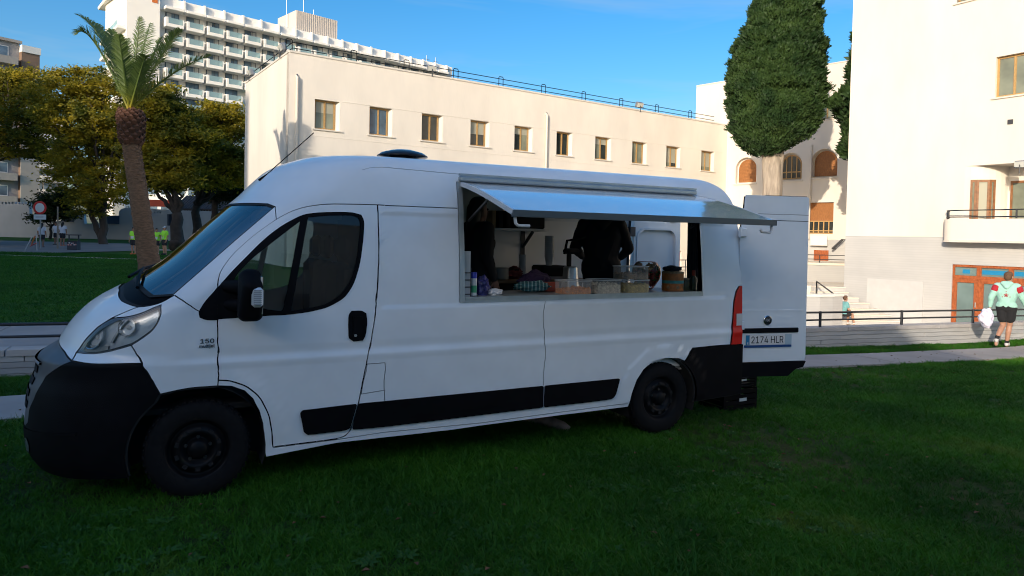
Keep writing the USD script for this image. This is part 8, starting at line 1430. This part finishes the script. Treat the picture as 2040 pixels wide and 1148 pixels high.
x, y = x[ok], y[ok]; n = len(x); z = lawn_z(x, y); patch = meshkit.fbm(np.stack([x * 0.8, y * 0.8, 0 * x], 1), 3, 5)
sc = (0.65 + 0.7 * patch) * rng.uniform(0.7, 1.25, n) * np.interp(y, [4, 10, 18], [1.0, 1.15, 1.35]); keepm = rng.random(n) < np.clip((patch - 0.25) * 3.2, 0.25, 1.0); x, y, z, sc, n = x[keepm], y[keepm], z[keepm], sc[keepm], int(keepm.sum())
scatter('grass', 'short dark green grass of the lawn around the van', 'grass', [blade_tuft(1, 20, 0.045, 0.055, 0.0026), blade_tuft(2, 18, 0.055, 0.06, 0.0028), blade_tuft(3, 24, 0.035, 0.06, 0.0026)], [GB] * 3, np.stack([x, y, z], 1), np.repeat(sc[:, None], 3, 1) * [1.15, 1.15, 1.0], rng.integers(0, 3, n), 1)
x, y = wedge(3600, 3.3, 11, 0.9); b = (np.stack([x, y - 11.49], 1) @ WM); pc_ = meshkit.fbm(np.stack([x * 0.6, y * 0.6, 0 * x + 4], 1), 3, 9); ok = (b > 2.9) & (pc_ > 0.5); vl = (np.stack([x, y, np.zeros(len(x))], 1) - VT) @ VR; ok &= ~((vl[:, 0] > -.1) & (vl[:, 0] < 6) & (vl[:, 1] > 0.0) & (vl[:, 1] < 2.0)); x, y = x[ok], y[ok]; n = len(x)
scatter('clover', 'small broad leaved weeds growing in the lawn in front of the van', 'weeds', [weed(1), weed(2)], [WEEDM] * 2, np.stack([x, y, lawn_z(x, y) + 0.012], 1), np.repeat(rng.uniform(0.5, 1.0, (n, 1)), 3, 1), rng.integers(0, 2, n), 2)
x = rng.uniform(-30, 2, 60000); y = rng.uniform(9, 40, 60000) ** 1.0; ok = (x / y > -0.80) & (x / y < -0.36) & (y > 11.49 + 0.446 * x + 3.1)
x, y = x[ok], y[ok]; gp = np.interp(x, [-34, -26, -18, -10, -4], [37.5, 36.2, 34.6, 33.0, 31.5]); ok = abs(y - gp) > 0.65; x, y = x[ok], y[ok]; n = len(x)
GB2 = grass_blade_look('far_grass_blade', (0.012, 0.082, 0.004), (0.022, 0.115, 0.006), (0.05, 0.13, 0.012))
scatter('grass', 'mown green grass of the upper lawn behind the railing on the left', 'grass', [blade_tuft(5, 22, 0.05, 0.12, 0.005), blade_tuft(6, 22, 0.06, 0.12, 0.005)], [GB2] * 2, np.stack([x, y, up_z(x, y)], 1), np.repeat(rng.uniform(0.7, 1.3, (n, 1)), 3, 1) * np.interp(y, [9, 40], [0.8, 1.8])[:, None], rng.integers(0, 2, n), 3)
# fallen leaves
x, y = wedge(900, 3.4, 16, 0.8); b = (np.stack([x, y - 11.49], 1) @ WM); ok = (b > 0.3); vl = (np.stack([x, y, np.zeros(len(x))], 1) - VT) @ VR; ok &= ~((vl[:, 0] > -.1) & (vl[:, 0] < 6) & (vl[:, 1] > 0.0) & (vl[:, 1] < 2.0)); x, y = x[ok], y[ok]; n = len(x)
lv = np.array([(0, 0, 0.0), (0.02, 0.012, 0.008), (0.045, 0, 0.004), (0.02, -0.012, 0.01), (0.02, 0, -0.002)]); lf = np.array([(0, 4, 1), (1, 4, 2), (2, 4, 3), (3, 4, 0)])
scatter('fallen_leaves', 'small dry brown leaves scattered on the lawn', 'leaves', [(lv, lf)], [mat('dry_leaf', (0.16, 0.075, 0.035), rough=0.8, var=0.5, vscale=3)], np.stack([x, y, lawn_z(x, y) + 0.035], 1), np.repeat(rng.uniform(0.6, 1.3, (n, 1)), 3, 1), np.zeros(n, int), 7)
